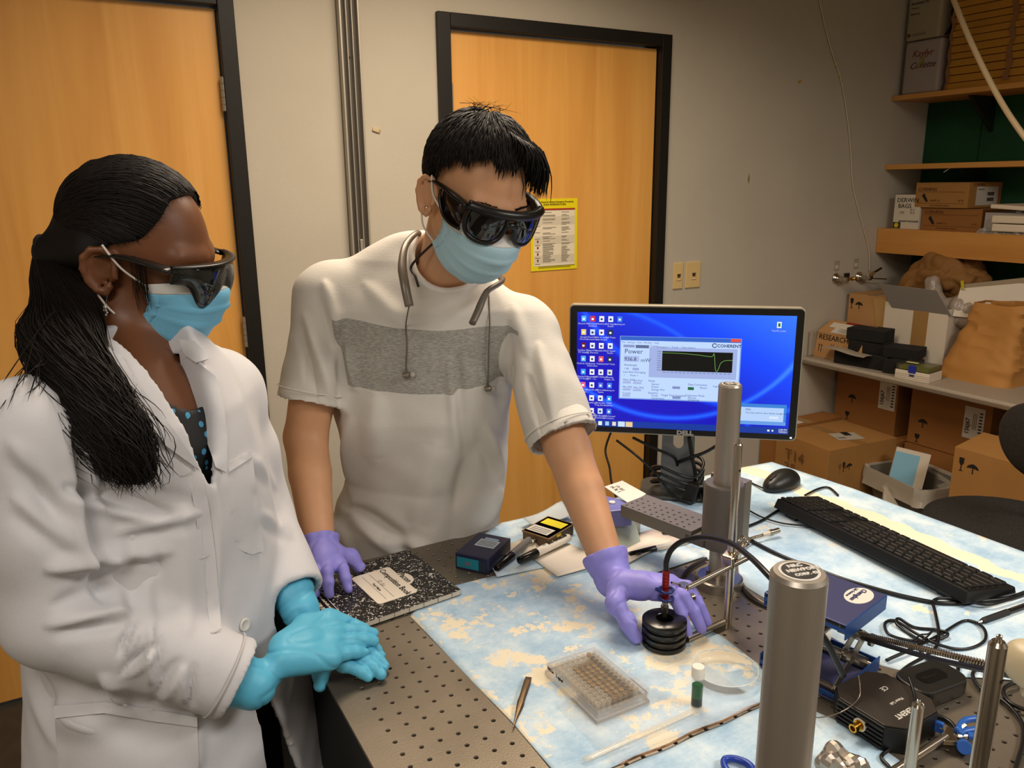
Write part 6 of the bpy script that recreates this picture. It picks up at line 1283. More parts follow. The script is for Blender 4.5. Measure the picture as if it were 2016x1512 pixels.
def head_sdf(F_, ears=(1, -1), es=1.):
    def f(P):
        p = F_.l(P); q = p.copy(); q[:, 0] = np.abs(q[:, 0])
        d = ell(p, (0, -.014, .032), (.077, .098, .090)); d = smin(d, ell(p, (0, .030, -.022), (.062, .066, .078)), .03)
        d = smin(d, cone(q, (.045, .004, -.060), (.016, .062, -.100), .020, .022), .03); d = smin(d, cone(p, (0, .03, -.07), (0, .062, -.098), .034, .022), .03)
        d = smin(d, ell(q, (.036, .058, -.028), (.028, .026, .026)), .02); d = smin(d, cone(q, (.008, .084, .018), (.042, .070, .020), .013, .012), .015)
        d = smax(d, -ell(q, (.032, .094, -.002), (.017, .014, .011)), .01); d = smin(d, ell(q, (.031, .076, -.002), (.0125, .0125, .0115)), .002)
        d = smin(d, cone(p, (0, .088, .008), (0, .110, -.034), .0075, .0105), .010); d = smin(d, cone(q, (.004, .100, -.038), (.013, .096, -.038), .008, .0065), .006)
        d = smin(d, cone(q, (.0, .094, -.064), (.020, .086, -.066), .0065, .004), .006); d = smin(d, cone(q, (.0, .093, -.075), (.016, .086, -.075), .0075, .004), .006)
        for s in ears:     # ears: rim, plate, lobe, hollow
            e = p.copy(); e[:, 0] *= s; pr = lambda y, z: (.080 + max(0, -(y - .010)) * .42, -.010 + y * es, -.012 + z * es)
            e_d = ell(e, (.083, -.018, -.010), (.0045, .017 * es, .027 * es), rotm(0, 0, 24)); pts = [pr(*a) for a in EAR]
            for i in range(len(pts) - 1): e_d = smin(e_d, cone(e, pts[i], pts[i + 1], .0046, .0046 if i < 7 else .0060), .003)
            e_d = smax(e_d, -ell(e, (.0935, -.012, -.009), (.0105, .0105, .016)), .003); e_d = smin(e_d, cone(e, (.083, .006, -.018), (.084, .004, -.008), .0045, .003), .004)
            d = smin(d, e_d, .005)
        return d * F_.s
    return f
def hand_sdf(W, M, T, TH, cuff=None, r=.0088, rw=.025, arch=.016, lift=None, pal=.0125):
    """W wrist; M four knuckles; T four finger tips; TH thumb (base, joint, tip); cuff = points up the forearm with radii"""
    segs = []; pal_ = []
    up = np.array(lift if lift is not None else (0, 0, 1.))
    for i in range(4):
        m = np.array(M[i]); t = np.array(T[i]); d = t - m; L = np.linalg.norm(d); a = arch
        p1 = m + d * .46 + up * a; p2 = m + d * .76 + up * a * .72; rr_ = r * (.86 if i == 3 or i == 0 else 1)
        segs += [(m, p1, rr_ * 1.08, rr_), (p1, p2, rr_, rr_ * .93), (p2, t, rr_ * .93, rr_ * .80)]; pal_.append((np.array(W) + (m - np.array(W)) * .12 + (np.mean(M, 0) - m) * -.25, m, pal * 1.1, pal * .9))
    th = [(np.array(W) * .7 + np.array(TH[0]) * .3, TH[0], .017, r * 1.45), (TH[0], TH[1], r * 1.4, r * 1.2), (TH[1], TH[2], r * 1.18, r * .98)]
    def f(P):
        d = np.full(len(P), 9.)
        for a, b, c, e in pal_: d = smin(d, cone(P, a, b, c, e), .014)
        for i in range(3): d = smin(d, cone(P, (np.array(M[i]) + W) / 2, (np.array(M[i + 1]) + W) / 2, pal, pal), .01)
        for a, b, c, e in th: d = smin(d, cone(P, a, b, c, e), .009 if a is not th[0][0] else .014)
        fg = None
        for i in range(4):
            g = None
            for a, b, c, e in segs[3 * i:3 * i + 3]: v = cone(P, a, b, c, e); g = v if g is None else smin(g, v, .003)
            fg = g if fg is None else smin(fg, g, .0016)
        d = smin(d, fg, .0055)
        if cuff is not None:
            c = None
            for i in range(len(cuff) - 1): v = cone(P, cuff[i][0], cuff[i + 1][0], cuff[i][1], cuff[i + 1][1]); c = v if c is None else smin(c, v, .01)
            d = smin(d, c, .016); e0, e1 = np.array(cuff[0][0]), np.array(cuff[-1][0]); ax = (e1 - e0) / np.linalg.norm(e1 - e0); d = smax(d, (P - e1) @ ax, .002)
            rim = cone(P, e1 - ax * .003, e1 - ax * .001, cuff[-1][1] + .0012, cuff[-1][1] + .0012); d = smin(d, smax(rim, (P - e1) @ ax, .001), .001)
        return d
    pts = np.array([W] + list(M) + list(T) + list(TH) + ([c[0] for c in cuff] if cuff else [])); return f, pts.min(0) - .045, pts.max(0) + .045
def strokes(S_, vis=True):
    """cloth folds: each stroke (x0,y0,x1,y1,width,height) is a ridge (+) or furrow (-) laid along the camera-facing cloth"""
    def f(P, N):
        uv = proj(P); v = CAM - P; v /= np.linalg.norm(v, axis=1)[:, None]; fc = np.clip((N * v).sum(1) * 2.5, 0, 1); out = np.zeros(len(P))
        for s in S_:
            a = np.array(s[:2], float); b = np.array(s[2:4], float); d = b - a; L2 = d @ d; t = np.clip(((uv - a) @ d) / L2, 0, 1); n = np.array([-d[1], d[0]]) / math.sqrt(L2)
            q = uv - a - t[:, None] * d; dist = np.linalg.norm(q, axis=1); w = s[4] * (.45 + .55 * np.sin(PI * np.clip(t, .0, 1)) ** .5)
            out += s[5] * np.exp(-(dist / w) ** 2) * np.sin(PI * np.clip(t * .9 + .05, 0, 1)) ** .6
            if len(s) > 6: off = (q @ n); out += s[6] * np.exp(-((off - s[4] * 1.3) / s[4]) ** 2) * np.exp(-(np.abs(dist) / (2.6 * s[4])) ** 4) * np.sin(PI * np.clip(t, 0, 1))
        return out * fc
    return f
def drape(name, poly, tree, off, th, m, parent, step=8, smooth=True):
    """cloth piece whose outline is given where it lies on the coat; follows the surface below at a small height"""
    bm = bmesh.new(); f = bm.faces.new([bm.verts.new((x, y, 0)) for x, y in poly])
    xs = [p[0] for p in poly]; ys = [p[1] for p in poly]
    for ax, lo, hi in ((0, min(xs), max(xs)), (1, min(ys), max(ys))):
        k = lo + step
        while k < hi: co = [0, 0, 0]; no = [0, 0, 0]; co[ax] = k; no[ax] = 1; bmesh.ops.bisect_plane(bm, geom=bm.verts[:] + bm.edges[:] + bm.faces[:], plane_co=co, plane_no=no); k += step
    bm.verts.index_update(); D = np.full(len(bm.verts), 9.); vs = list(bm.verts); nb = [[e.other_vert(v).index for e in v.link_edges] for v in vs]; dirs = [ray(v.co.x, v.co.y) for v in vs]
    for v, d in zip(vs, dirs):
        h = tree.ray_cast(Vector(CAM), Vector(d)); D[v.index] = np.linalg.norm(np.array(h[0]) - CAM) if h[0] is not None else 9.
    for _ in range(30): D = np.array([min(D[i], min(D[j] for j in nb[i]) + .008) for i in range(len(D))])
    for _ in range(5): D = np.array([.4 * D[i] + .6 * np.mean([D[j] for j in nb[i]]) for i in range(len(D))])
    for v, d in zip(vs, dirs): v.co = CAM + d * (D[v.index] - off) - np.array(parent['_o'])
    for _ in range(2): bmesh.ops.smooth_vert(bm, verts=[v for v in bm.verts if not v.is_boundary], factor=.5, use_axis_x=True, use_axis_y=True, use_axis_z=True)
    bmesh.ops.recalc_face_normals(bm, faces=bm.faces); n = Vector(sum((np.array(f.normal) for f in bm.faces)))
    if n.dot(Vector(CAM) - Vector(ray(np.mean(xs), np.mean(ys)) * 1.2 + CAM)) < 0: bmesh.ops.reverse_faces(bm, faces=bm.faces)
    bmesh.ops.solidify(bm, geom=bm.faces[:], thickness=th); me = bpy.data.meshes.new(name); bm.to_mesh(me); bm.free(); me.materials.append(m)
    for p in me.polygons: p.use_smooth = smooth
    me.set_sharp_from_angle(angle=math.radians(50)); o = bpy.data.objects.new(name, me); C.objects.link(o); o.parent = parent; o['_o'] = (0., 0., 0.); return o
def tree_of(P, Q): return BVHTree.FromPolygons(P.tolist(), Q.tolist())
def strands(name, L, m, parent, n=4):
    """joined hair locks; L: list of (points, radii)"""
    mb = MB()
    for pts, r in L: mb.tube(pts, r, n, cap=False)
    V = np.array(mb.v) - np.array(parent['_o']); me = npmesh(name, V, np.array(mb.f)); o = finish_np(name, me, m, parent); o['kind'] = 'stuff'; return o
def tagkind(o): o['kind'] = 'stuff'; return o
skinA = mat('skin_light', 'CC9870', .5, noise=.06, nscale=30, sss=.12, bump=.00015, bscale=500); skinB = mat('skin_brown', '6F4428', .45, noise=.08, nscale=30, sss=.1, bump=.00015, bscale=500)
hairm = mat('black_hair', '120D0A', .58, spec=.25); hairb = mat('dark_hair', '0E0A08', .6, spec=.3)
cotton = mat('white_cotton', 'DDD8D0', .8, bump=.0003, bscale=700, sheen=.1)
maskb = mat('mask_blue', '74BADC', .65, bump=.0002, bscale=900); maskp = mat('mask_pale_blue', 'ACD0DC', .65, bump=.0002, bscale=900); maskw = mat('mask_white', 'D8D8D4', .6)
frameb = mat('goggle_black', '141311', .32); lensb = mat('goggle_lens', '0B0A09', .06, spec=1)
blueg = mat('nitrile_blue', '58B2D2', .48, bump=.0002, bscale=160); purpg = mat('nitrile_purple', '8C86D6', .5, bump=.0002, bscale=160)
def glove_wr(seed, a=.0009, fr=(14, 40), ax=None):
    def f(P, N):
        Q_ = P.copy()
        if ax is not None: Q_ = Q_ + (Q_ @ np.array(ax))[:, None] * np.array(ax) * 2.2
        s = snoise(Q_, seed, 10, fr); return -a * np.exp(-(s / .28) ** 2) * 1.6 + a * .3 * snoise(P, seed + 3, 6, (6, 14))
    return f
def face_mask(F_, par, m, w=.070, z1=-.012, low=-.126, white_h=.012, loops=(1, -1), sidey=.026, topside=-.020, botside=-.090):
    prof = spline([(0, .105, z1), (0, .122, z1 - .013), (0, .128, z1 - .026), (0, .125, z1 - .048), (0, .117, z1 - .070), (0, .102, -.105), (0, .082, low + .004), (0, .064, low - .004)], 5)
    nv = len(prof); nu = 41; G = np.zeros((nu, nv, 3))
    for i in range(nu):
        u = -1 + 2 * i / (nu - 1); au = abs(u)
        for j in range(nv):
            v = j / (nv - 1); sy = sidey + .012 * math.sin(PI * v) - .02 * v; sz = topside + (botside - topside) * v
            x = w * math.sin(u * PI / 2) ** 1 * (1 - .10 * v) ; bl = au ** 2.0; y = prof[j][1] * (1 - bl) + sy * bl; z = prof[j][2] * (1 - bl) + sz * bl
            pl = sum(math.exp(-((v - c) / .022) ** 2) for c in (.40, .58, .76)); y += .0042 * pl * (1 - .5 * bl) - .0018 * math.exp(-((v - .64) / .05) ** 2) * (1 - bl)
            y += .0025 * math.sin(u * 9 + v * 6) * v * (1 - v) ; G[i, j] = (x, y, z)
    hf = head_sdf(F_, ()); Gf = G.reshape(-1, 3)
    for _ in range(3):
        d0 = hf(F_.w(Gf)); gr_ = np.stack([hf(F_.w(Gf + np.eye(3)[q] * .002)) - d0 for q in range(3)], 1); gr_ /= np.linalg.norm(gr_, axis=1)[:, None] + 1e-9; Gf = Gf + gr_ * np.clip(.0035 - d0, 0, .02)[:, None]
    G = Gf.reshape(nu, nv, 3)
    k = int(nv * .17); W = F_.w(G.reshape(-1, 3)).reshape(nu, nv, 3)
    root = MB().grid(W[:, k:], .0008).obj('face_mask', m, par, world=True, smooth=True)
    MB().grid(W[:, :k + 1], .0010).obj('white_band', maskw, root, world=False, smooth=True) if 0 else None
    b = MB().grid(W[:, :k + 1] - np.array(par['_o']), .0010).obj('white_band', maskw, root, smooth=True)
    for i0 in (0, nu - 3): MB().grid(W[i0:i0 + 3, k:] - np.array(par['_o']), .0016).obj('side_hem', m, root, smooth=True)
    for s in loops:
        i = nu - 1 if s > 0 else 0
        for (p, e) in ((G[i, 1], (.088 * s, -.014, .024)), (G[i, -2], (.086 * s, -.022, -.040))):
            q = [p, p * .5 + np.array(e) * .5 + np.array([.008 * s, 0, -.002]), np.array(e)]
            MB().tube(F_.w(spline(q, 6)) - np.array(par['_o']), .0016, 6).obj('ear_loop', mat('white_elastic', 'D8D2CA', .6), root, smooth=True)
    return root
# ------------------------------------------------------------------ the man
man = thing('person', 'person in a white grey-banded T-shirt leaning over the table in black goggles', 'person', (.60, 1.50, 0))
HM = Frame((.607, 1.203, 1.563), hrot(math.radians(-89), math.radians(27), math.radians(-6)), .955)
shR = onk(650, 585, 1.53); shL = onk(1032, 652, 1.475); wrR = onk(628, 1075, 1.345); wrL = onk(1200, 1120, 1.205); elR = onk(602, 860, 1.49); elL = onk(1118, 885, 1.345)
neckb = onk(868, 572, 1.505); chest = (shR + shL) / 2
hipc = np.array([.60, 1.50, .95])
def arm(P, s, e, w, r):
    m1 = s + (e - s) * .5; m2 = e + (w - e) * .35; d = smin(cone(P, s, m1, r[0], r[1]), cone(P, m1, e, r[1], r[2]), .006); d = smin(d, cone(P, e, m2, r[2], r[3]), .010); return smin(d, cone(P, m2, w, r[3], r[4]), .006)
hfM = head_sdf(HM)
_ax = (shL - shR); _ax /= np.linalg.norm(_ax)
def man_body(P):
    d = hfM(P); nk0 = HM.w([0, -.035, -.06]); d = smin(d, cone(P, nk0, neckb, .051, .052), .025)
    tor = smin(cone(P, neckb + (0, 0, -.02), shR, .05, .05), cone(P, neckb + (0, 0, -.02), shL, .05, .05), .04); tor = smin(tor, cone(P, chest + (-.01, .05, -.07), hipc + (0, 0, .02), .085, .10), .06)
    d = smin(d, tor, .03); d = smin(d, arm(P, shR, elR, wrR, (.050, .046, .040, .0385, .028)), .02); d = smin(d, arm(P, shL, elL, wrL, (.050, .046, .040, .038, .027)), .02); return d
pts = np.array([shR, shL, wrR, wrL, HM.o, hipc])
body, BP, BQ = skinned('body', man_body, pts.min(0) - .19, pts.max(0) + .17, .0029, skinA, man, 2)
# T-shirt: a loose shell of torso and short sleeves
LAT = np.array([_ax[0], _ax[1], 0]); LAT /= np.linalg.norm(LAT); FRW = np.array([LAT[1], -LAT[0], 0])       # to his left / to his front
SEC = [(.80, hipc + (.0, .0, 0), .170, .150), (.90, hipc + (.0, -.005, 0), .174, .156), (1.0, hipc + (.015, -.03, 0), .168, .142), (1.15, hipc * .55 + chest * .45 + (.0, -.01, 0), .175, .135), (1.28, hipc * .2 + chest * .8 + (0, .02, 0), .190, .125), (1.36, chest + (0, .02, 0), .185, .105), (1.45, chest + (-.005, .03, 0), .12, .07), (1.50, neckb + (0, .02, 0), .07, .05)]
def loft(P, sec, lat, frw, pw=2.3):
    z = np.array([s[0] for s in sec]); cx = np.interp(P[:, 2], z, [s[1][0] for s in sec]); cy = np.interp(P[:, 2], z, [s[1][1] for s in sec]); rx = np.interp(P[:, 2], z, [s[2] for s in sec]); ry = np.interp(P[:, 2], z, [s[3] for s in sec])
    q = P[:, :2] - np.stack([cx, cy], 1); a = np.abs(q @ lat[:2]) / rx; b = np.abs(q @ frw[:2]) / ry; k = (a ** pw + b ** pw + 1e-9) ** (1 / pw); return (k - 1) * np.minimum(rx, ry) * .92
slR = shR + (elR - shR) * .70; slL = shL + (elL - shL) * .80
dR = (elR - shR) / np.linalg.norm(elR - shR); dL = (elL - shL) / np.linalg.norm(elL - shL); slR = shR + dR * .20; slL = shL + dL * .225
nkd = (HM.w([0, -.03, -.06]) - neckb); nkd /= np.linalg.norm(nkd)
def shirt(P, full=True):
    d = loft(P, SEC, LAT, FRW); d = smax(d, .84 - P[:, 2], .004); d = smax(d, P[:, 2] - 1.50, .02)
    d = smin(d, smin(cone(P, neckb + (0, .01, -.045), shR + (0, 0, -.002), .058, .058), cone(P, neckb + (0, .01, -.045), shL + (0, 0, -.002), .058, .058), .03), .04)
    sr = smax(smin(cone(P, shR, slR + dR * .03, .060, .068), cone(P, shR, shR, .062, .062), .01), (P - slR) @ dR, .002); sl = smax(cone(P, shL, slL + dL * .03, .057, .067), (P - slL) @ dL, .002)
    d = smin(smin(d, sr, .028), sl, .028)
    inR = cone(P, shR + dR * .08, slR + dR * .05, .050, .064); inL = cone(P, shL + dL * .08, slL + dL * .05, .048, .063); d = smax(smax(d, -inR, .002), -inL, .002)
    nk = cone(P, neckb + nkd * .012 + (0, .012, 0), neckb + nkd * .13, .054, .070); d = smax(d, -nk, .004); return d
st = strokes([(640, 560, 700, 760, 16, .006, -.004), (600, 620, 650, 780, 14, .004, -.003), (690, 830, 660, 1060, 18, .008, -.006), (700, 1000, 820, 1090, 16, -.008, .005), (760, 1060, 860, 1085, 12, .007), (655, 1010, 700, 1090, 12, .007), (740, 780, 735, 900, 26, .005), (900, 700, 915, 900, 12, -.004, .003), (1000, 640, 985, 800, 14, -.004), (960, 840, 990, 940, 14, .005, -.004), (940, 880, 900, 990, 20, -.005), (985, 960, 1000, 1010, 10, .006), (1060, 680, 1090, 830, 14, .004, -.003), (1040, 740, 1070, 860, 8, -.004), (1010, 600, 1040, 700, 14, .003), (720, 560, 800, 640, 18, .003), (650, 820, 690, 1000, 10, -.005), (860, 880, 820, 1030, 30, .004), (600, 700, 620, 790, 10, -.003), (675, 640, 668, 800, 9, -.005)])
def vf(P, sd, a, fr=(2, 5)): q = snoise(P * np.array([1, 1, .28]), sd, 9, fr); return a * (.5 * q - 1.5 * np.exp(-(q / .3) ** 2))
wr_ = lambda P, N: 2.7 * st(P, N) + vf(P, 51, .0045) * np.clip((1.34 - P[:, 2]) / .25, .12, 1) + .0022 * snoise(P, 31, 10, (3, 8)) + .0011 * snoise(P, 37, 10, (8, 20))
# height of the chest band along the shirt, measured on the cloth
sa = [onk(655, 660, 1.40), onk(1022, 714, 1.32)]; sb = [onk(662, 786, 1.42), onk(1003, 829, 1.34)]
def plane_of(a, b): n = np.cross(b - a, FRW * 1.0 + np.array([0, 0, -.45])); n /= np.linalg.norm(n); n = n if n[2] > 0 else -n; return n, a
n1_, o1_ = plane_of(*sa); n2_, o2_ = plane_of(*sb)
ish = lambda P: np.minimum(-(P - o1_) @ n1_, (P - o2_) @ n2_)
seam = lambda P: np.where(np.minimum(cone(P, shR, slR, .0, .0), 9) < 9, smin(cone(P, shR + dR * .02, slR + dR * .1, .069, .08), cone(P, shL + dL * .02, slL + dL * .1, .069, .08), .001), 9.)
shm = bpy.data.materials.new('shirt_banded'); shm.use_nodes = True
def _sh():
    nt = shm.node_tree; L = nt.links.new; N = nt.nodes.new; b = nt.nodes['Principled BSDF']; b.inputs['Roughness'].default_value = .85
    a = N('ShaderNodeAttribute'); a.attribute_name = 'band'; s = N('ShaderNodeAttribute'); s.attribute_name = 'sleeve'
    g = N('ShaderNodeMath'); g.operation = 'GREATER_THAN'; g.inputs[1].default_value = 0; L(a.outputs['Fac'], g.inputs[0]); g2 = N('ShaderNodeMath'); g2.operation = 'GREATER_THAN'; g2.inputs[1].default_value = 0; L(s.outputs['Fac'], g2.inputs[0]); mu = N('ShaderNodeMath'); mu.operation = 'MULTIPLY'; L(g.outputs[0], mu.inputs[0]); L(g2.outputs[0], mu.inputs[1])
    tc = N('ShaderNodeTexCoord'); mp = N('ShaderNodeMapping'); mp.inputs['Scale'].default_value = (1, 1, 5); L(tc.outputs['Object'], mp.inputs[0]); n = N('ShaderNodeTexNoise'); n.inputs['Scale'].default_value = 130; n.inputs['Detail'].default_value = 3; L(mp.outputs[0], n.inputs['Vector'])
    r = N('ShaderNodeValToRGB'); r.color_ramp.elements[0].position = .38; r.color_ramp.elements[1].position = .64; r.color_ramp.elements[0].color = (*srgb('8C8A82'), 1); r.color_ramp.elements[1].color = (*srgb('ABA89E'), 1); L(n.outputs[0], r.inputs[0])
    m = N('ShaderNodeMixRGB'); L(mu.outputs[0], m.inputs[0]); m.inputs[1].default_value = (*srgb('CEC9C0'), 1); L(r.outputs[0], m.inputs[2]); L(m.outputs[0], b.inputs['Base Color'])
    bp = N('ShaderNodeBump'); bp.inputs['Distance'].default_value = .0003; L(n.outputs[0], bp.inputs['Height']); L(bp.outputs[0], b.inputs['Normal'])
_sh()
_l0, _l1 = (sa[0] - chest) @ LAT, (sa[1] - chest) @ LAT
slv = lambda P: np.minimum(np.minimum(cone(P, shR + dR * .045, slR + dR * .09, .066, .092), cone(P, shL + dL * .045, slL + dL * .09, .066, .092)), np.minimum((P - chest) @ LAT - _l0 + .012, _l1 - .004 - (P - chest) @ LAT))
ts, SP, SQ = skinned('t_shirt', shirt, pts.min(0) - .19, pts.max(0) + .12, .0044, shm, man, 2, wr_, {'band': ish, 'sleeve': slv})
# collar rib
def ringpts(c, ax, r, n=40, sc=1.0, u0=None):
    u = np.cross(ax, [0, 0, 1.]) if u0 is None else np.array(u0); u /= np.linalg.norm(u); w = np.cross(ax, u); return [c + r * (math.cos(a) * u + sc * math.sin(a) * w) for a in np.linspace(0, 2 * PI, n + 1)[:-1]]
sdfv = lambda f, p, n=30: p
def march(f, c, d, r0=0, r1=.2):
    """distance from c along d to the surface of f"""
    t = np.linspace(r0, r1, 120); v = f(c + t[:, None] * d); i = np.argmax(v > 0); return t[i]
cr = []
for a in np.linspace(0, 2 * PI, 49)[:-1]:
    u = np.cross(nkd, [0, 0, 1.]); u /= np.linalg.norm(u); w = np.cross(nkd, u); d_ = math.cos(a) * u + math.sin(a) * w; best = None
    for h_ in np.linspace(-.05, .09, 70):
        c = neckb + nkd * h_; p = c + d_ * (.0560 + max(0, h_ - .012) / .118 * .016) + np.array([0, .006, 0])
        if shirt(p[None])[0] < .0025: best = p
    cr.append(best if best is not None else c)
cr = spline(np.array(cr)[::2], 4, True); MB().tube(cr, .0062, 8, closed=True, flat=.7).obj('collar_rib', cotton, ts, world=False, smooth=True) if 0 else None
MB().tube(cr - np.array(man['_o']), .006, 8, closed=True).obj('collar_rib', cotton, ts, smooth=True)
for (e_, d_, rr_) in ((slR, dR, .0668), (slL, dL, .0664)): MB().tube(np.array(ringpts(e_ - d_ * .022, d_, rr_ + .0012)) - np.array(man['_o']), .0010, 5, closed=True).obj('hem_stitch', cotton, ts, smooth=True)
MB().lathe([(.13, 0), (.115, .3), (.10, .5), (.09, .86), (.12, .93)], (0, 0, 0), 24).obj('trouser_core', mat('dark_trousers', '1B1D24', .85), man) if 0 else None
def trousers(P, hc, la, fr, foot):
    d = ell(P, hc, (.16, .13, .12), np.stack([la, fr, [0, 0, 1]], 1))
    for s in (-1, 1): k = foot + la * s * .10; kn = k + (0, 0, .48) + fr * .02; d = smin(d, smin(cone(P, hc + la * s * .085 + (0, 0, -.04), kn, .088, .066), cone(P, kn, k + (0, 0, .09), .066, .055), .02), .03)
    return smax(d, .045 - P[:, 2], .004)
dtm = mat('dark_trousers', '15161A', .85)
fM = np.array([.60, 1.56, 0.]); skinned('trousers', lambda P: trousers(P, hipc + (0, .02, -.06), LAT, FRW, fM), (.25, 1.25, 0), (.95, 1.95, 1.08), .011, dtm, man, 1)
def shoe(par, c, fr, m=None):
    la = np.array([fr[1], -fr[0], 0]); return skinned('shoe', lambda P: smax(smin(ell(P, c + fr * .06 + (0, 0, .035), (.045, .12, .045), np.stack([la, fr, [0, 0, 1]], 1)), cone(P, c + (0, 0, .04), c + (0, 0, .10), .045, .048), .03), .004 - P[:, 2], .003), c - .22 * np.array([1, 1, 0]), c + .22 * np.array([1, 1, 0]) + (0, 0, .2), .009, m or mat('shoe_dark', '1A1815', .5), par, 1)
for s in (-1, 1): shoe(man, fM + LAT * s * .10, FRW)
# gloves of the man
def onzl(L, z): return [onz(a, b, zz) for (a, b), zz in zip(L, z)]
mR = onzl([(668, 1112), (644, 1118), (622, 1124), (603, 1132)], (.947, .950, .946, .938)); tR = onzl([(686, 1160), (648, 1168), (621, 1166), (603, 1152)], (.921,) * 4)
thR = onzl([(660, 1092), (690, 1096), (708, 1116)], (.952, .940, .922)); aR = (elR - wrR) / np.linalg.norm(elR - wrR)
gR = hand_sdf(onz(632, 1090, .962), mR, tR, thR, [(wrR - aR * .012, .031), (wrR + aR * .016, .0365)], r=.0116, arch=.013, pal=.0150)
skinned('glove', gR[0], gR[1], gR[2], .0017, purpg, man, 1, glove_wr(3, .0009, (10, 28)))[0]['label'] = 'purple nitrile glove resting on the composition book'
mL = onzl([(1302, 1162), (1308, 1160), (1318, 1152), (1322, 1148)], (.968, .972, .970, .962)); tL = onzl([(1354, 1248), (1382, 1240), (1392, 1226), (1390, 1215)], (.913, .913, .913, .913))
thL = onzl([(1212, 1190), (1235, 1225), (1252, 1256)], (.955, .935, .914)); aL = (elL - wrL) / np.linalg.norm(elL - wrL)
gL = hand_sdf(onz(1216, 1148, .968), mL, tL, thL, [(wrL - aL * .018, .031), (wrL + aL * .026, .0375)], r=.0106, arch=.022, pal=.0165)
skinned('glove', gL[0], gL[1], gL[2], .0018, purpg, man, 1, glove_wr(5, .0009, (10, 26)))[0]['label'] = 'purple nitrile glove closed around the black puck'
face_mask(HM, man, maskp, z1=-.014, w=.069)
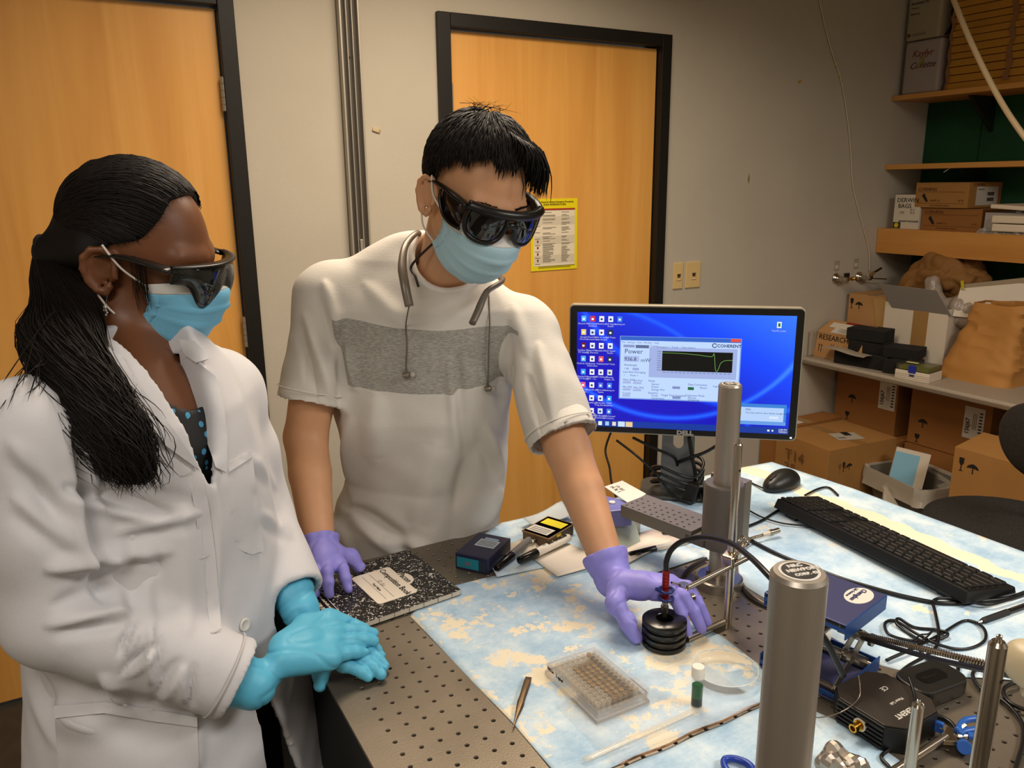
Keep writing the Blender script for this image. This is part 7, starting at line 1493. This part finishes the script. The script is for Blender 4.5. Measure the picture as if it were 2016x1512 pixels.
# laser goggles
def goggles(F_, par, style=0):
    R_, y0 = (.095, .018) if style == 0 else (.100, .016); zc_ = .004 if style == 0 else .000
    def wr3(u, v, o=0): a = u / R_; return ((R_ + o) * math.sin(a), y0 + (R_ + o) * math.cos(a) + (.006 if style == 0 else .002), zc_ + v)
    off = np.array(par['_o'])
    if style == 0:
        out = [(-.031, .012), (-.024, .023), (0, .026), (.024, .024), (.034, .014), (.035, -.006), (.028, -.022), (.008, -.030), (-.014, -.027), (-.027, -.013)]
        root = None
        for s in (-1, 1):
            o2 = [(s * (.039 + x * 1.0), z) for x, z in out]; ring = spline([(a, b, 0) for a, b in o2], 5, True)
            rp = F_.w([wr3(a, b, .0035) for a, b, _ in ring]) - off
            t_ = MB().tube(rp, .0035, 8, closed=True).obj('laser_goggles' if root is None else 'lens_rim', frameb, root or par, smooth=True); root = root or t_
            cen = (s * .041, -.002); g = [[wr3(cen[0] + (a - cen[0]) * q, cen[1] + (b - cen[1]) * q, .0035 + .0035 * (1 - q * q)) for q in np.linspace(0.001, 1, 6)] for a, b, _ in list(ring) + [ring[0]]]
            MB().grid(F_.w(np.array(g).reshape(-1, 3)).reshape(len(g), 6, 3) - off, .0012).obj('lens', lensb, root, smooth=True)
            sh = [[(s * (.0825 - .0115 * max(0, (y - .03) / .058) ** 1.5), y, zc_ + z_) for j, (y, z_) in enumerate(((yy, zt), (yy, zb)))] for yy, zt, zb in ((.088, .020, -.022), (.066, .024, -.023), (.046, .023, -.018), (.028, .018, -.006))]
            MB().grid(F_.w(np.array([[p for p in r_] for r_ in sh]).reshape(-1, 3)).reshape(len(sh), 2, 3) - off, .0012).obj('side_lens', mat('side_lens', '1C0E0A', .1), root, smooth=True)
            MB().tube(F_.w(spline([(s * .071, .088, zc_ - .022), (s * .077, .066, zc_ - .025), (s * .082, .044, zc_ - .020), (s * .084, .026, zc_ - .004), (s * .083, .018, zc_ + .012)], 5)) - off, .0026, 8).obj('side_rim', frameb, root, smooth=True)
            tp = [(s * .069, .091, zc_ + .020), (s * .079, .060, zc_ + .022), (s * .083, .02, zc_ + .018), (s * .084, -.005, zc_ + .013), (s * .083, -.022, zc_ + .004), (s * .081, -.036, zc_ - .014)]
            MB().tube(F_.w(spline(tp, 5)) - off, np.interp(np.arange(26), [0, 5, 14, 25], [.0090, .0085, .0062, .0045]), 8, flat=.45).obj('temple', frameb, root, smooth=True)
            if s > 0: text('UVEX', .0055, mat('goggle_print', 'B8B4AC', .4), root, F_.w((.0868, .016, .019)), F_.R @ np.array([0, 1., .1]), F_.R @ np.array([0, -.1, 1.]), world=False) ; 
        br = [[wr3(u, z_, o) for z_, o in ((.028, -.002), (.029, .004), (.024, .0075), (.019, .006))] for u in np.linspace(-.076, .076, 25)]
        MB().grid(F_.w(np.array(br).reshape(-1, 3)).reshape(25, 4, 3) - off, .003).obj('brow_bar', frameb, root, smooth=True); MB().tube(F_.w([wr3(u, .004 + .004 * math.cos(u * 180), .005) for u in np.linspace(-.008, .008, 7)]) - off, .0052, 8).obj('bridge', frameb, root, smooth=True)
    else:
        top = lambda u: .021 - .004 * (u / .08) ** 2
        bot = lambda u: -.034 * math.exp(-((abs(u) - .034) / .027) ** 4) - .006 - .004 * math.exp(-(u / .08) ** 2)
        us = np.linspace(-.092, .092, 45); vv = np.linspace(0, 1, 9)
        g = np.array([[wr3(u, bot(u) + (top(u) - bot(u)) * v, .004 + .006 * math.sin(PI * v) * math.exp(-((abs(u) - .036) / .03) ** 2)) for v in vv] for u in us]); gw = F_.w(g.reshape(-1, 3)).reshape(45, 9, 3) - off
        root = MB().grid(gw, .0016).obj('safety_goggles', mat('smoke_lens', '0E1412', .07, spec=1, alpha=.93), par, smooth=True)
        MB().grid(F_.w(np.array([[wr3(u, top(u) + a, b) for a, b in ((-.002, .006), (.001, .0085), (.002, .004), (.001, -.006))] for u in us]).reshape(-1, 3)).reshape(45, 4, 3) - off, .0018).obj('brow_edge', frameb, root, smooth=True)
        for s in (-1, 1):
            e_ = wr3(s * .09, .012, .004); tp = [e_, (s * .080, .03, .013), (s * .083, .0, .012), (s * .082, -.03, .002)]
            MB().tube(F_.w(spline(tp, 5)) - off, np.interp(np.arange(16), [0, 6, 15], [.017, .014, .006]), 8, flat=.2).obj('temple', frameb, root, smooth=True)
    return root
gg = goggles(HM, man, 0)
# hair of the man
def hair_locks(F_, n, c, R_, lim, root, seed, L=(.035, .06), rad=.0013, lift=(.0, .006), curl=.25, part=None):
    r = np.random.default_rng(seed); out = []; c = np.array(c); R_ = np.array(R_)
    for _ in range(n):
        ph = r.uniform(-PI, PI); tm = lim(ph) + r.normal(0, .05) + .06 * math.sin(11 * ph) + .04 * math.sin(23 * ph + 2); t0 = tm * math.sqrt(r.uniform(.0, 1)) * .98; ln = r.uniform(*L) / .09; pts = []; tw = r.normal(0, curl); li = r.uniform(*lift); k = 7
        for i in range(k):
            s = i / (k - 1); t = t0 + ln * s * min(1, max(.25, (tm + .13 - t0) / ln)); a = ph + tw * s * .35
            d = np.array([math.sin(t) * math.sin(a), math.sin(t) * math.cos(a), math.cos(t)]); d = root @ d
            e = 1 / np.linalg.norm(d / R_); pts.append(c + d * (e + .0015 + li * math.sin(PI * min(1, s * 1.2)) + .001 * s + r.normal(0, .0004)))
        out.append((F_.w(pts), [rad * q for q in (.7, 1, 1.1, 1.05, .9, .6, .12)]))
    return out
hc_, hR_ = (0, -.016, .042), (.088, .108, .094)
rootM = rotm(14, 0, 0)
def limM(ph):      # how far down the hair reaches, by direction: 0 = forehead, +-pi = nape
    c = math.cos(ph); return 1.19 + .05 * math.sin(5 * ph + 1) if c > .75 else (1.22 + .36 * (.75 - c) / .75 if c > 0 else 1.58 + .62 * (-c))
def hair_cap(F_, c, R_, root, lim, dd=.0):
    def f(P):
        p = F_.l(P); q = (p - np.array(c)) @ np.array(root); n = np.linalg.norm(q, axis=1) + 1e-9; th = np.arccos(np.clip(q[:, 2] / n, -1, 1)); ph = np.arctan2(q[:, 0], q[:, 1])
        lm = np.interp(ph, np.linspace(-PI, PI, 73), [lim(a) for a in np.linspace(-PI, PI, 73)]); d = ell(p, c, R_); return smax(smax(d, (th - lm) * .09, .012), -ell(p, (0, -.014, .032), (.070, .090, .083)), .003)
    return f
bb = np.array([.16, .16, .17])
skinned('hair', hair_cap(HM, hc_, hR_, rootM, limM), HM.o - bb, HM.o + bb, .0032, hairb, man, 1, lambda P, N: .0022 * snoise((P - HM.o) @ HM.R * np.array([1, .35, 1]), 8, 10, (18, 45)))
lk = hair_locks(HM, 3000, hc_, hR_, limM, rootM, 4, (.040, .065), .0011, (.0, .005), .12)
rf = np.random.default_rng(9)
for _ in range(380):      # fringe swept to his left side and the tuft hanging over the temple
    x0 = rf.uniform(-.074, -.002); s0 = np.array([x0, .050 - abs(x0) * .3 + rf.uniform(-.03, .012), .132 - abs(x0) * .30]); e0 = s0 + np.array([rf.uniform(-.024, .004), rf.uniform(.022, .044), rf.uniform(-.044, -.030) - (.034 * min(1, max(0, (-x0 - .03) / .02)))])
    m0 = (s0 + e0) / 2 + np.array([rf.uniform(-.006, .004), rf.uniform(.004, .014), rf.uniform(.006, .014)]); lk.append((HM.w(spline([s0, m0, e0], 3)), [.0011, .0012, .0012, .0011, .0009, .0006, .0001]))
for _ in range(26): a = rf.uniform(-.02, .05); lk.append((HM.w([(a, -.04 + rf.normal(0, .02), .134), (a + rf.normal(0, .01), -.03, .146), (a + rf.normal(.0, .016), -.02 + rf.normal(0, .01), .148 + rf.uniform(0, .012))]), [.0005, .0004, .0001]))
lk.append((HM.w([(-.012, .078, .092), (-.016, .098, .070), (-.020, .100, .046)]), [.0014, .0012, .0003]))
for _ in range(160):      # short sides around the ear
    s = rf.choice([-1, 1]); y, z = rf.uniform(-.09, .04), rf.uniform(-.005, .05); x = math.sqrt(max(0, 1 - ((y + .014) / .1) ** 2 - ((z - .032) / .094) ** 2)) * .079
    if y > -.005: continue
    lk.append((HM.w([(s * x, y, z), (s * (x + .002), y + .004, z - .010), (s * (x + .001), y + .008, z - .018)]), [.0009, .0009, .0002]))
strands('hair_locks', lk, hairm, man)
for s in (-1, 1):
    eb = [( [(s * (.014 + .034 * q), .0935 - .016 * q * q, .024 + .004 * math.sin(PI * q) + rf.normal(0, .0015)), (s * (.020 + .034 * q), .095 - .018 * q * q, .0265 + .004 * math.sin(PI * q) + rf.normal(0, .0015))], [.0006, .0002]) for q in np.linspace(0, 1, 60)]
    strands('eyebrow', [(HM.w(a), b) for a, b in eb], hairm, man)
# neckband earphones
nbm = mat('earphone_taupe', '6E6458', .35, .2); off = np.array(man['_o'])
path = [onk(806, 603, 1.325), onk(797, 560, 1.335), onk(792, 520, 1.36), onk(800, 480, 1.40), onk(826, 458, 1.46), neckb + (-.02, .085, .055), neckb + (.045, .09, .05), onk(985, 545, 1.42), onk(958, 575, 1.34), onk(940, 615, 1.305), onk(930, 636, 1.29)]
sp_ = spline(path, 6); rr_ = np.interp(np.arange(len(sp_)), [0, 10, 16, 26, 36, 46, 52, len(sp_) - 1], [.0082, .0085, .0065, .0038, .0038, .0065, .0085, .0078])
ep = MB().tube(sp_ - off, rr_, 12, flat=.75).obj('neckband_earphones', nbm, man, smooth=True)
for k, pp in enumerate(([(806, 600), (799, 640), (801, 680), (799, 715), (800, 738)], [(962, 575), (964, 630), (962, 690), (961, 740), (960, 765)])):
    tr = tree_of(SP, SQ); q = []
    for a, b in pp: h = tr.ray_cast(Vector(CAM), Vector(ray(a, b))); d_ = np.linalg.norm(np.array(h[0]) - CAM) if h[0] is not None else 1.35; q.append(CAM + ray(a, b) * (d_ - .004))
    if k == 0: q[0] = onk(806, 600, 1.322)
    MB().tube(spline(q, 4) - off, .0013, 6).obj('wire', nbm, ep, smooth=True); e = q[-1] - off; u = M3[:, 0]; vdir = -M3[:, 1]
    MB().tube([e + vdir * .012, e - vdir * .001], [.0016, .0042], 10).obj('stem', nbm, ep, smooth=True)
    MB().tube([e - u * .006 - M3[:, 2] * .003, e - u * .003 - M3[:, 2] * .003, e + u * .006 - M3[:, 2] * .004, e + u * .0065 - M3[:, 2] * .004], [.004, .0058, .0058, .003], 14).obj('earbud', mat('earbud_metal', '8E8678', .25, .7), ep, ang=40); MB().ball(e + u * .0115 - M3[:, 2] * .004, .0052, sc=(1, 1, 1)).obj('ear_tip', mat('ear_tip', 'A8A096', .5), ep, smooth=True)
MB().tube(spline([HM.w((.040, -.002, -.075)), onk(812, 520, 1.395), onk(818, 545, 1.375), onk(824, 565, 1.37)], 6) - off, .0022, 6).obj('cord_necklace', mat('necklace', '2A1410', .5), man, smooth=True)
# ------------------------------------------------------------------ the woman
wm_ = thing('person', 'person in a white lab coat with a long dark ponytail and blue gloves', 'person', (.04, 1.15, 0)); offw = np.array(wm_['_o'])
HW = Frame((.098, 1.222, 1.492), hrot(math.radians(-33), math.radians(15), math.radians(4)), .95)
sR = onk(62, 858, 1.05); sL = onk(428, 775, 1.27); eR = onk(118, 1205, 1.03); wR_ = onk(470, 1338, .98); eL = onk(500, 1015, 1.27); wL_ = onk(588, 1195, 1.125)
nkw = onk(262, 735, 1.17); LW = (sL - sR); LW[2] = 0; LW /= np.linalg.norm(LW); FW_ = np.array([LW[1], -LW[0], 0]); chw = (sR + sL) / 2
hipw = np.array([chw[0] * .6 + .03, chw[1] + .015, .86])
hfW = head_sdf(HW, es=.98)
def w_body(P):
    d = hfW(P); d = smin(d, cone(P, HW.w([0, -.038, -.06]), nkw, .046, .050), .025); t = smin(cone(P, nkw + (0, 0, -.03), sR, .045, .04), cone(P, nkw + (0, 0, -.03), sL, .045, .04), .04); t = smin(t, cone(P, chw + (0, 0, -.05), hipw, .095, .11), .08)
    d = smin(d, t, .035); d = smin(d, arm(P, sR, eR, wR_, (.04, .038, .034, .034, .024)), .02); return smin(d, arm(P, sL, eL, wL_, (.04, .038, .034, .034, .024)), .02)
pw_ = np.array([sR, sL, eR, wR_, wL_, HW.o, hipw]); skinned('body', w_body, pw_.min(0) - .17, pw_.max(0) + .16, .0029, skinB, wm_, 2)
# dark spotted blouse
dot = bpy.data.materials.new('spotted_blouse'); dot.use_nodes = True
def _dt():
    nt = dot.node_tree; L = nt.links.new; N = nt.nodes.new; b = nt.nodes['Principled BSDF']; b.inputs['Roughness'].default_value = .7; tc = N('ShaderNodeTexCoord'); v = N('ShaderNodeTexVoronoi'); v.inputs['Scale'].default_value = 62; L(tc.outputs['Object'], v.inputs['Vector'])
    r = N('ShaderNodeValToRGB'); e = r.color_ramp.elements; r.color_ramp.interpolation = 'CONSTANT'; e[0].color = (*srgb('3E8CB4'), 1); e[1].position = .26; e[1].color = (*srgb('0A0D12'), 1); L(v.outputs['Distance'], r.inputs[0]); L(r.outputs[0], b.inputs['Base Color'])
_dt()
SB = [(.80, hipw, .165, .125), (.95, hipw + (0, 0, 0), .155, .118), (1.12, hipw * .4 + chw * .6, .135, .108), (1.25, chw + (0, 0, 0), .145, .112), (1.33, chw + (0, .0, 0), .12, .085), (1.40, nkw + (0, 0, 0), .06, .05)]
def blouse(P): d = loft(P, SB, LW, FW_, 2); d = smax(d, .82 - P[:, 2], .004); d = smax(d, P[:, 2] - 1.37, .01); return smax(d, -cone(P, nkw + FW_ * .05 + (0, 0, -.005), nkw + FW_ * .06 + (0, 0, .1), .062, .07), .004)
skinned('blouse', blouse, pw_.min(0) - .17, pw_.max(0) + .1, .006, dot, wm_, 1)
skinned('trousers', lambda P: trousers(P, hipw + (0, 0, -.02), LW, FW_, np.array([hipw[0], hipw[1], 0.])), (-.3, .8, 0), (.45, 1.6, 1.02), .011, dtm, wm_, 1)
for s in (-1, 1): shoe(wm_, np.array([hipw[0], hipw[1], 0]) + LW * s * .09, FW_)
# lab coat
SW_ = [(.42, hipw + FW_ * .01, .255, .205), (.62, hipw + FW_ * .01, .240, .195), (.82, hipw + FW_ * .005, .218, .178), (.95, hipw, .198, .160), (1.08, hipw * .5 + chw * .5, .183, .146), (1.20, hipw * .15 + chw * .85, .176, .138), (1.29, chw + (0, 0, 0), .168, .118), (1.35, chw * .7 + nkw * .3, .13, .09), (1.42, nkw, .075, .062)]
dRw = (wR_ - eR) / np.linalg.norm(wR_ - eR); dLw = (wL_ - eL) / np.linalg.norm(wL_ - eL); cR = wR_ - dRw * .0; cL = wL_ - dLw * .02
og = nkw + FW_ * .13       # line of the open front
def coat(P):
    d = loft(P, SW_, LW, FW_, 2.2); d = smax(d, .43 - P[:, 2], .004); d = smax(d, P[:, 2] - 1.405, .012)
    a = smin(cone(P, chw + (0, 0, .02), sR, .07, .066), cone(P, chw + (0, 0, .02), sL, .07, .066), .03); d = smin(d, a, .04)
    r = smin(cone(P, sR, (sR + eR) / 2, .068, .070), cone(P, (sR + eR) / 2, eR, .070, .062), .02); r = smin(r, cone(P, eR, cR + dRw * .03, .063, .052), .02); r = smax(r, (P - cR) @ dRw, .003)
    l = smin(cone(P, sL, (sL + eL) / 2, .064, .063), cone(P, (sL + eL) / 2, eL, .063, .058), .02); l = smin(l, cone(P, eL, cL + dLw * .03, .058, .047), .02); l = smax(l, (P - cL) @ dLw, .003)
    d = smin(smin(d, r, .018), l, .018)
    d = smax(d, -cone(P, cR - dRw * .05, cR + dRw * .03, .040, .047), .002); d = smax(d, -cone(P, cL - dLw * .05, cL + dLw * .03, .036, .043), .002)
    q = (P - nkw) @ LW; f = (P - nkw) @ FW_; z = P[:, 2]       # V opening and the slit below it
    hwid = np.interp(z, [.43, .70, .84, .92, .95, 1.19, 1.21, 1.36, 1.42], [.050, .040, .016, .008, -.012, -.012, .004, .044, .058]); cx = np.interp(z, [.43, .9, 1.2, 1.4], [.01, -.012, -.034, -.012]); gap = np.maximum(np.abs(q - cx) - hwid, -(f - .0))
    d = smax(d, -gap, .003); ins = loft(P, [(a_, b_, c_ - .010, e_ - .010) for a_, b_, c_, e_ in SW_], LW, FW_, 2.2); ins = smax(ins, P[:, 2] - 1.36, .02)
    return smax(d, -smax(ins, -(f + .05), .01), .002)
cs = strokes([(130, 960, 330, 1010, 16, -.007, .006), (100, 1120, 330, 1085, 22, .009, -.007), (110, 1190, 300, 1130, 20, -.007), (95, 1230, 265, 1200, 16, .006, -.006), (235, 1290, 265, 1225, 9, -.007, .005), (240, 1330, 300, 1270, 10, -.006, .005), (296, 1350, 298, 1225, 10, .005, -.005), (300, 1385, 350, 1300, 12, -.005, .004), (380, 1310, 370, 1395, 9, -.004, .003), (200, 1330, 250, 1390, 14, .006, -.004),
    (20, 870, 150, 1010, 22, .004, -.003), (30, 980, 170, 1090, 22, .004, -.004), (150, 850, 205, 1180, 14, -.009, .005), (60, 900, 120, 1060, 24, -.004), (230, 1050, 400, 1010, 14, .0035, -.003), (255, 960, 395, 985, 14, -.003), (260, 1060, 262, 1225, 20, -.005, .003), (360, 1000, 372, 1240, 20, .003), (310, 1080, 320, 1230, 16, -.003), (420, 940, 430, 1200, 9, .0035, -.003), (500, 900, 540, 960, 10, .002, -.0015), (520, 1010, 570, 1060, 12, .003, -.002), (470, 770, 545, 1000, 9, .0015), (100, 1390, 200, 1440, 22, .006), (210, 1430, 330, 1460, 30, -.006), (70, 1330, 130, 1470, 16, -.006, .004), (380, 1400, 390, 1510, 16, .004), (150, 800, 200, 1000, 9, .004)])
cw = lambda P, N: 2.0 * cs(P, N) + vf(P, 61, .0019, (1.6, 4)) + .0015 * snoise(P, 41, 9, (2.5, 7)) + .0006 * snoise(P, 43, 10, (9, 22))
ctm = mat('lab_coat', 'C9C8CB', .75, bump=.00025, bscale=900)
co_, CP, CQ = skinned('lab_coat', coat, pw_.min(0) - (.25, .25, .46), pw_.max(0) + (.2, .22, 0), .0046, ctm, wm_, 2, cw)
ct_tree = tree_of(CP, CQ)
seamm = mat('coat_seam', 'C4C0BE', .8)
drape('lapel', [(205, 682), (240, 700), (270, 752), (300, 790), (345, 850), (382, 903), (392, 925), (330, 880), (290, 838), (262, 800), (268, 765), (225, 775), (190, 735)], ct_tree, .009, .0045, ctm, wm_)
drape('lapel', [(352, 690), (384, 676), (400, 690), (388, 712), (426, 742), (440, 790), (448, 860), (446, 930), (425, 920), (400, 850), (378, 790), (358, 735)], ct_tree, .009, .0045, ctm, wm_)
drape('collar', [(183, 690), (205, 678), (238, 700), (268, 752), (264, 772), (225, 782), (188, 750)], ct_tree, .014, .005, ctm, wm_); drape('collar', [(352, 668), (384, 672), (402, 690), (412, 706), (386, 714), (364, 700)], ct_tree, .014, .005, ctm, wm_)
drape('chest_pocket', [(448, 915), (492, 890), (498, 900), (505, 980), (520, 1085), (495, 1092), (466, 1080), (456, 1010)], ct_tree, .0022, .0018, ctm, wm_); drape('pocket_hem', [(448, 912), (493, 886), (497, 900), (450, 930)], ct_tree, .0042, .0016, ctm, wm_)
drape('hip_pocket', [(106, 1392), (205, 1384), (300, 1400), (388, 1414), (392, 1512), (396, 1600), (120, 1600), (112, 1480)], ct_tree, .0025, .002, ctm, wm_); drape('pocket_hem', [(106, 1390), (205, 1382), (300, 1398), (388, 1412), (389, 1432), (300, 1420), (205, 1404), (108, 1414)], ct_tree, .0050, .0016, ctm, wm_)
drape('front_placket', [(384, 905), (396, 925), (412, 1000), (424, 1090), (432, 1180), (436, 1245), (414, 1245), (404, 1150), (390, 1040), (374, 950)], ct_tree, .0018, .0014, ctm, wm_) 
for x, y in ((366, 934), (402, 1096), (424, 1243)): drape('buttonhole', [(x - 9, y + 2), (x + 12, y - 6), (x + 12, y - 3), (x - 8, y + 5)], ct_tree, .0036, .0008, seamm, wm_, 6)
btm = mat('coat_button', 'CFCBC4', .35)
for x, y in ((480, 1230), (507, 1362), (545, 1468)):
    h = ct_tree.ray_cast(Vector(CAM), Vector(ray(x, y)))
    if h[0] is None or (h[0] - Vector(CAM)).length > 2: continue
    n = np.array(h[1]); n = n if n @ (CAM - np.array(h[0])) > 0 else -n; u = np.cross(n, Z_); u /= np.linalg.norm(u); A = np.stack([u, np.cross(n, u), n]); c = np.array(h[0]) + n * .002 - offw
    MB().lathe([(.0001, .0005), (.0045, .0005), (.006, .0016), (.0085, .0022), (.0092, .0010), (.0088, -.001), (.0001, -.001)], c, 24, A=A).obj('button', btm, wm_, smooth=True)
for (c_, d_, r_) in ((cR, dRw, .0545), (cL, dLw, .0490)): MB().tube(np.array(ringpts(c_ - d_ * .020, d_, r_)) - offw, .0011, 5, closed=True).obj('cuff_stitch', seamm, wm_, smooth=True)
# gloves: left hand below, right hand on top
mLw = onzl([(676, 1308), (694, 1290), (706, 1274), (712, 1260)], (.926,) * 4); tLw = onzl([(726, 1334), (750, 1328), (756, 1312), (750, 1290)], (.910,) * 4); tLh = onzl([(640, 1290), (632, 1318), (631, 1348)], (.925, .915, .895))
g1 = hand_sdf(onz(612, 1238, .946), mLw, tLw, tLh, [(wL_ - dLw * -.004, .029), (wL_ - dLw * .03, .033)], r=.0104, arch=.004, pal=.0125)
skinned('glove', g1[0], g1[1], g1[2], .0018, blueg, wm_, 1, glove_wr(11, .0008, (10, 26)))[0]['label'] = 'bright blue nitrile glove on the lower hand'
mRw = onzl([(652, 1222), (656, 1244), (654, 1270), (650, 1296)], (.962, .962, .958, .952)); tRw = onzl([(718, 1236), (736, 1246), (735, 1262), (718, 1284)], (.945, .942, .938, .936)); tRh = onzl([(600, 1232), (642, 1220), (674, 1224)], (.972, .968, .960))
g2 = hand_sdf(onz(548, 1292, .968), mRw, tRw, tRh, [(wR_ + dRw * .02, .031), (wR_ - dRw * .012, .036)], r=.0106, arch=.003, pal=.0185)
skinned('glove', g2[0], g2[1], g2[2], .0018, blueg, wm_, 1, glove_wr(13, .0009, (9, 24)))[0]['label'] = 'bright blue nitrile glove on the upper hand'
# mask, goggles, earring
face_mask(HW, wm_, maskb, w=.067, z1=-.004, sidey=.042); goggles(HW, wm_, 1)
er = MB().tube(HW.w([(.090, .000, -.043), (.091, -.001, -.055)]) - offw, .0007, 5).obj('earring', mat('chrome', 'C8C2B4', .18, 1), wm_); MB().ball(HW.w((.091, -.001, -.060)) - offw, .0028).obj('pearl', mat('crystal', 'D8D4D0', .08, .6), er, smooth=True)
for k in range(6): MB().ball(HW.w((.091, -.001, -.0685)) + .0034 * (math.cos(k * PI / 3) * M3[:, 0] - math.sin(k * PI / 3) * M3[:, 1]) - offw, .0017, 8, 6).obj('crystal', mat('crystal', 'D8D4D0', .08, .6), er, smooth=True)
# hair pulled back to a low ponytail
hcW, hRW = (0, -.016, .040), (.083, .105, .093); TIE = HW.w((.038, -.118, -.022)); tie_l = np.array([.038, -.118, -.022])
def limW(ph): c = math.cos(ph); return float(np.interp(c, [-1, -.3, .1, .35, .55, .75, .9, 1], [2.15, 1.9, 1.80, 1.74, 1.66, 1.36, 1.04, .98]))
rootW = rotm(8, 0, 0)
bw_ = np.array([.16, .16, .17]); capW = hair_cap(HW, hcW, hRW, rootW, limW)
def capW2(P): p = HW.l(P); d = capW(P); bun = smin(cone(p, (.02, -.085, .0), tie_l * .96, .050, .026), cone(p, (.06, -.045, .002), (.045, -.10, -.018), .030, .024), .02) * HW.s; return smin(d, bun, .02)
rh = np.random.default_rng(21)
skinned('hair', capW2, HW.o - bw_, HW.o + bw_, .0034, hairb, wm_, 2)
lw = []
def surf(p, o=.0):
    q = p - np.array(hcW); e = np.linalg.norm(q / np.array(hRW)); return np.array(hcW) + q / e * (1 + o / .09)
for _ in range(1500):
    ph = rh.uniform(-PI, PI); lm = limW(ph); th0 = lm * (1 - abs(rh.normal(0, .22))) if abs(ph) < 2.2 else lm * rh.uniform(.3, 1); th0 = max(.1, min(lm * 1.0, th0)); d = rootW @ np.array([math.sin(th0) * math.sin(ph), math.sin(th0) * math.cos(ph), math.cos(th0)])
    a = np.array(hcW) + d / np.linalg.norm(d / np.array(hRW)); b = tie_l; pts = []; up_ = np.array([0, -.01, .035]) * (1 if a[2] > .02 else .2); li = rh.uniform(0, .0035)
    for s in np.linspace(0, 1, 11):
        m = a * (1 - s) + b * s + up_ * math.sin(PI * s) * (1 - s * .4); q = surf(m, .001 + li * math.sin(PI * s)); k = max(0, (s - .72) / .28); pts.append(q * (1 - k * k) + (b + (q - b) * .22) * k * k)
    lw.append((HW.w(pts), np.array([.5, .9, 1, 1, 1, 1, 1, 1, 1, .9, .8]) * .0011))
strands('hair_locks', lw, hairm, wm_)
MB().tube(np.array(ringpts(TIE, HW.R @ np.array([.15, -.8, -.6]), .021, 24)) - offw, .0055, 8, closed=True).obj('hair_tie', mat('hair_tie', '0C0B0C', .7), wm_, smooth=True)
cen_ = spline([TIE, onk(128, 590, 1.17), onk(120, 660, 1.10), onk(150, 740, 1.045), onk(195, 820, 1.005), onk(235, 895, .985), onk(262, 955, .975)], 5)
n_c = len(cen_); wid = np.interp(np.linspace(0, 1, n_c), [0, .1, .3, .5, .75, 1], [.018, .036, .050, .046, .040, .024])
fnp = lambda P: np.min([cone(P, cen_[i], cen_[i + 1], wid[i] * .36, wid[i + 1] * .36) for i in range(0, n_c - 4)], axis=0)
skinned('ponytail_core', fnp, cen_.min(0) - .07, cen_.max(0) + .07, .006, hairb, wm_, 2)
pt = []
for _ in range(3200):
    a = rh.uniform(0, 2 * PI); rr0 = math.sqrt(rh.uniform(.25, 1)); ph = rh.uniform(0, 6.3); fq = rh.uniform(5, 9); am = rh.uniform(.003, .012); end = rh.uniform(.58, 1.0); pts = []; k = 20; stray = rh.uniform() < .04
    for i in range(k):
        s = i / (k - 1) * end; j = s * (n_c - 1); c = np.array([np.interp(j, np.arange(n_c), cen_[:, q]) for q in range(3)]); w = np.interp(j, np.arange(n_c), wid) * (1 + (1.1 * s * s if stray else 0))
        tw = a + .6 * math.sin(s * 5 + a) + 1.0 * s; u = M3[:, 0]; v = M3[:, 2]
        pts.append(c + w * rr0 * (math.cos(tw) * u + .62 * math.sin(tw) * v) + am * (s * 1.4) * (math.sin(ph + s * fq * 2) * u + math.cos(ph * 2 + s * fq) * M3[:, 1]))
    pt.append((np.array(pts), np.r_[np.full(k - 4, .0009 if not stray else .0004), [.0008, .0006, .0004, .0001]]))
for _ in range(24):       # loose hair falling outward over the shoulder
    s0 = rh.uniform(.25, .5); j = s0 * (n_c - 1); c = np.array([np.interp(j, np.arange(n_c), cen_[:, q]) for q in range(3)]); e = onk(rh.uniform(-20, 110), rh.uniform(740, 830), 1.0)
    pt.append((spline([c, c * .5 + onk(70, 690, 1.08) * .5 + rh.normal(0, .012, 3), e + rh.normal(0, .01, 3)], 6), np.r_[np.full(12, .0006), .0001]))
for _ in range(50): c = cen_[-6]; x = rh.uniform(250, 306); pt.append((spline([c, onk(x - 10, 900, .985), onk(x, 925 + rh.uniform(-15, 15), .975), onk(x - 25, 955, .975)], 5), np.r_[np.full(15, .0006), .0001]))
strands('ponytail', pt, hairm, wm_, 3)
fl_ = []
for _ in range(0): z = rh.uniform(.07, .11); y = rh.uniform(.05, .09); p = surf(np.array([rh.uniform(-.03, .03), y, z])); fl_.append((HW.w([p, p + (rh.normal(0, .006), .010, .004), p + (rh.normal(0, .01), .013, -.016)]), [.0003, .0002, .0001]))
for _ in range(26): x = .078; p = np.array([x, .035 + rh.uniform(-.015, .01), rh.uniform(-.01, .02)]); fl_.append((HW.w([p, p + (.002, .008, -.03), p + (-.003, .012 + rh.normal(0, .006), -.055)]), [.0004, .0004, .0001]))
strands('flyaway_hair', fl_, hairm, wm_)
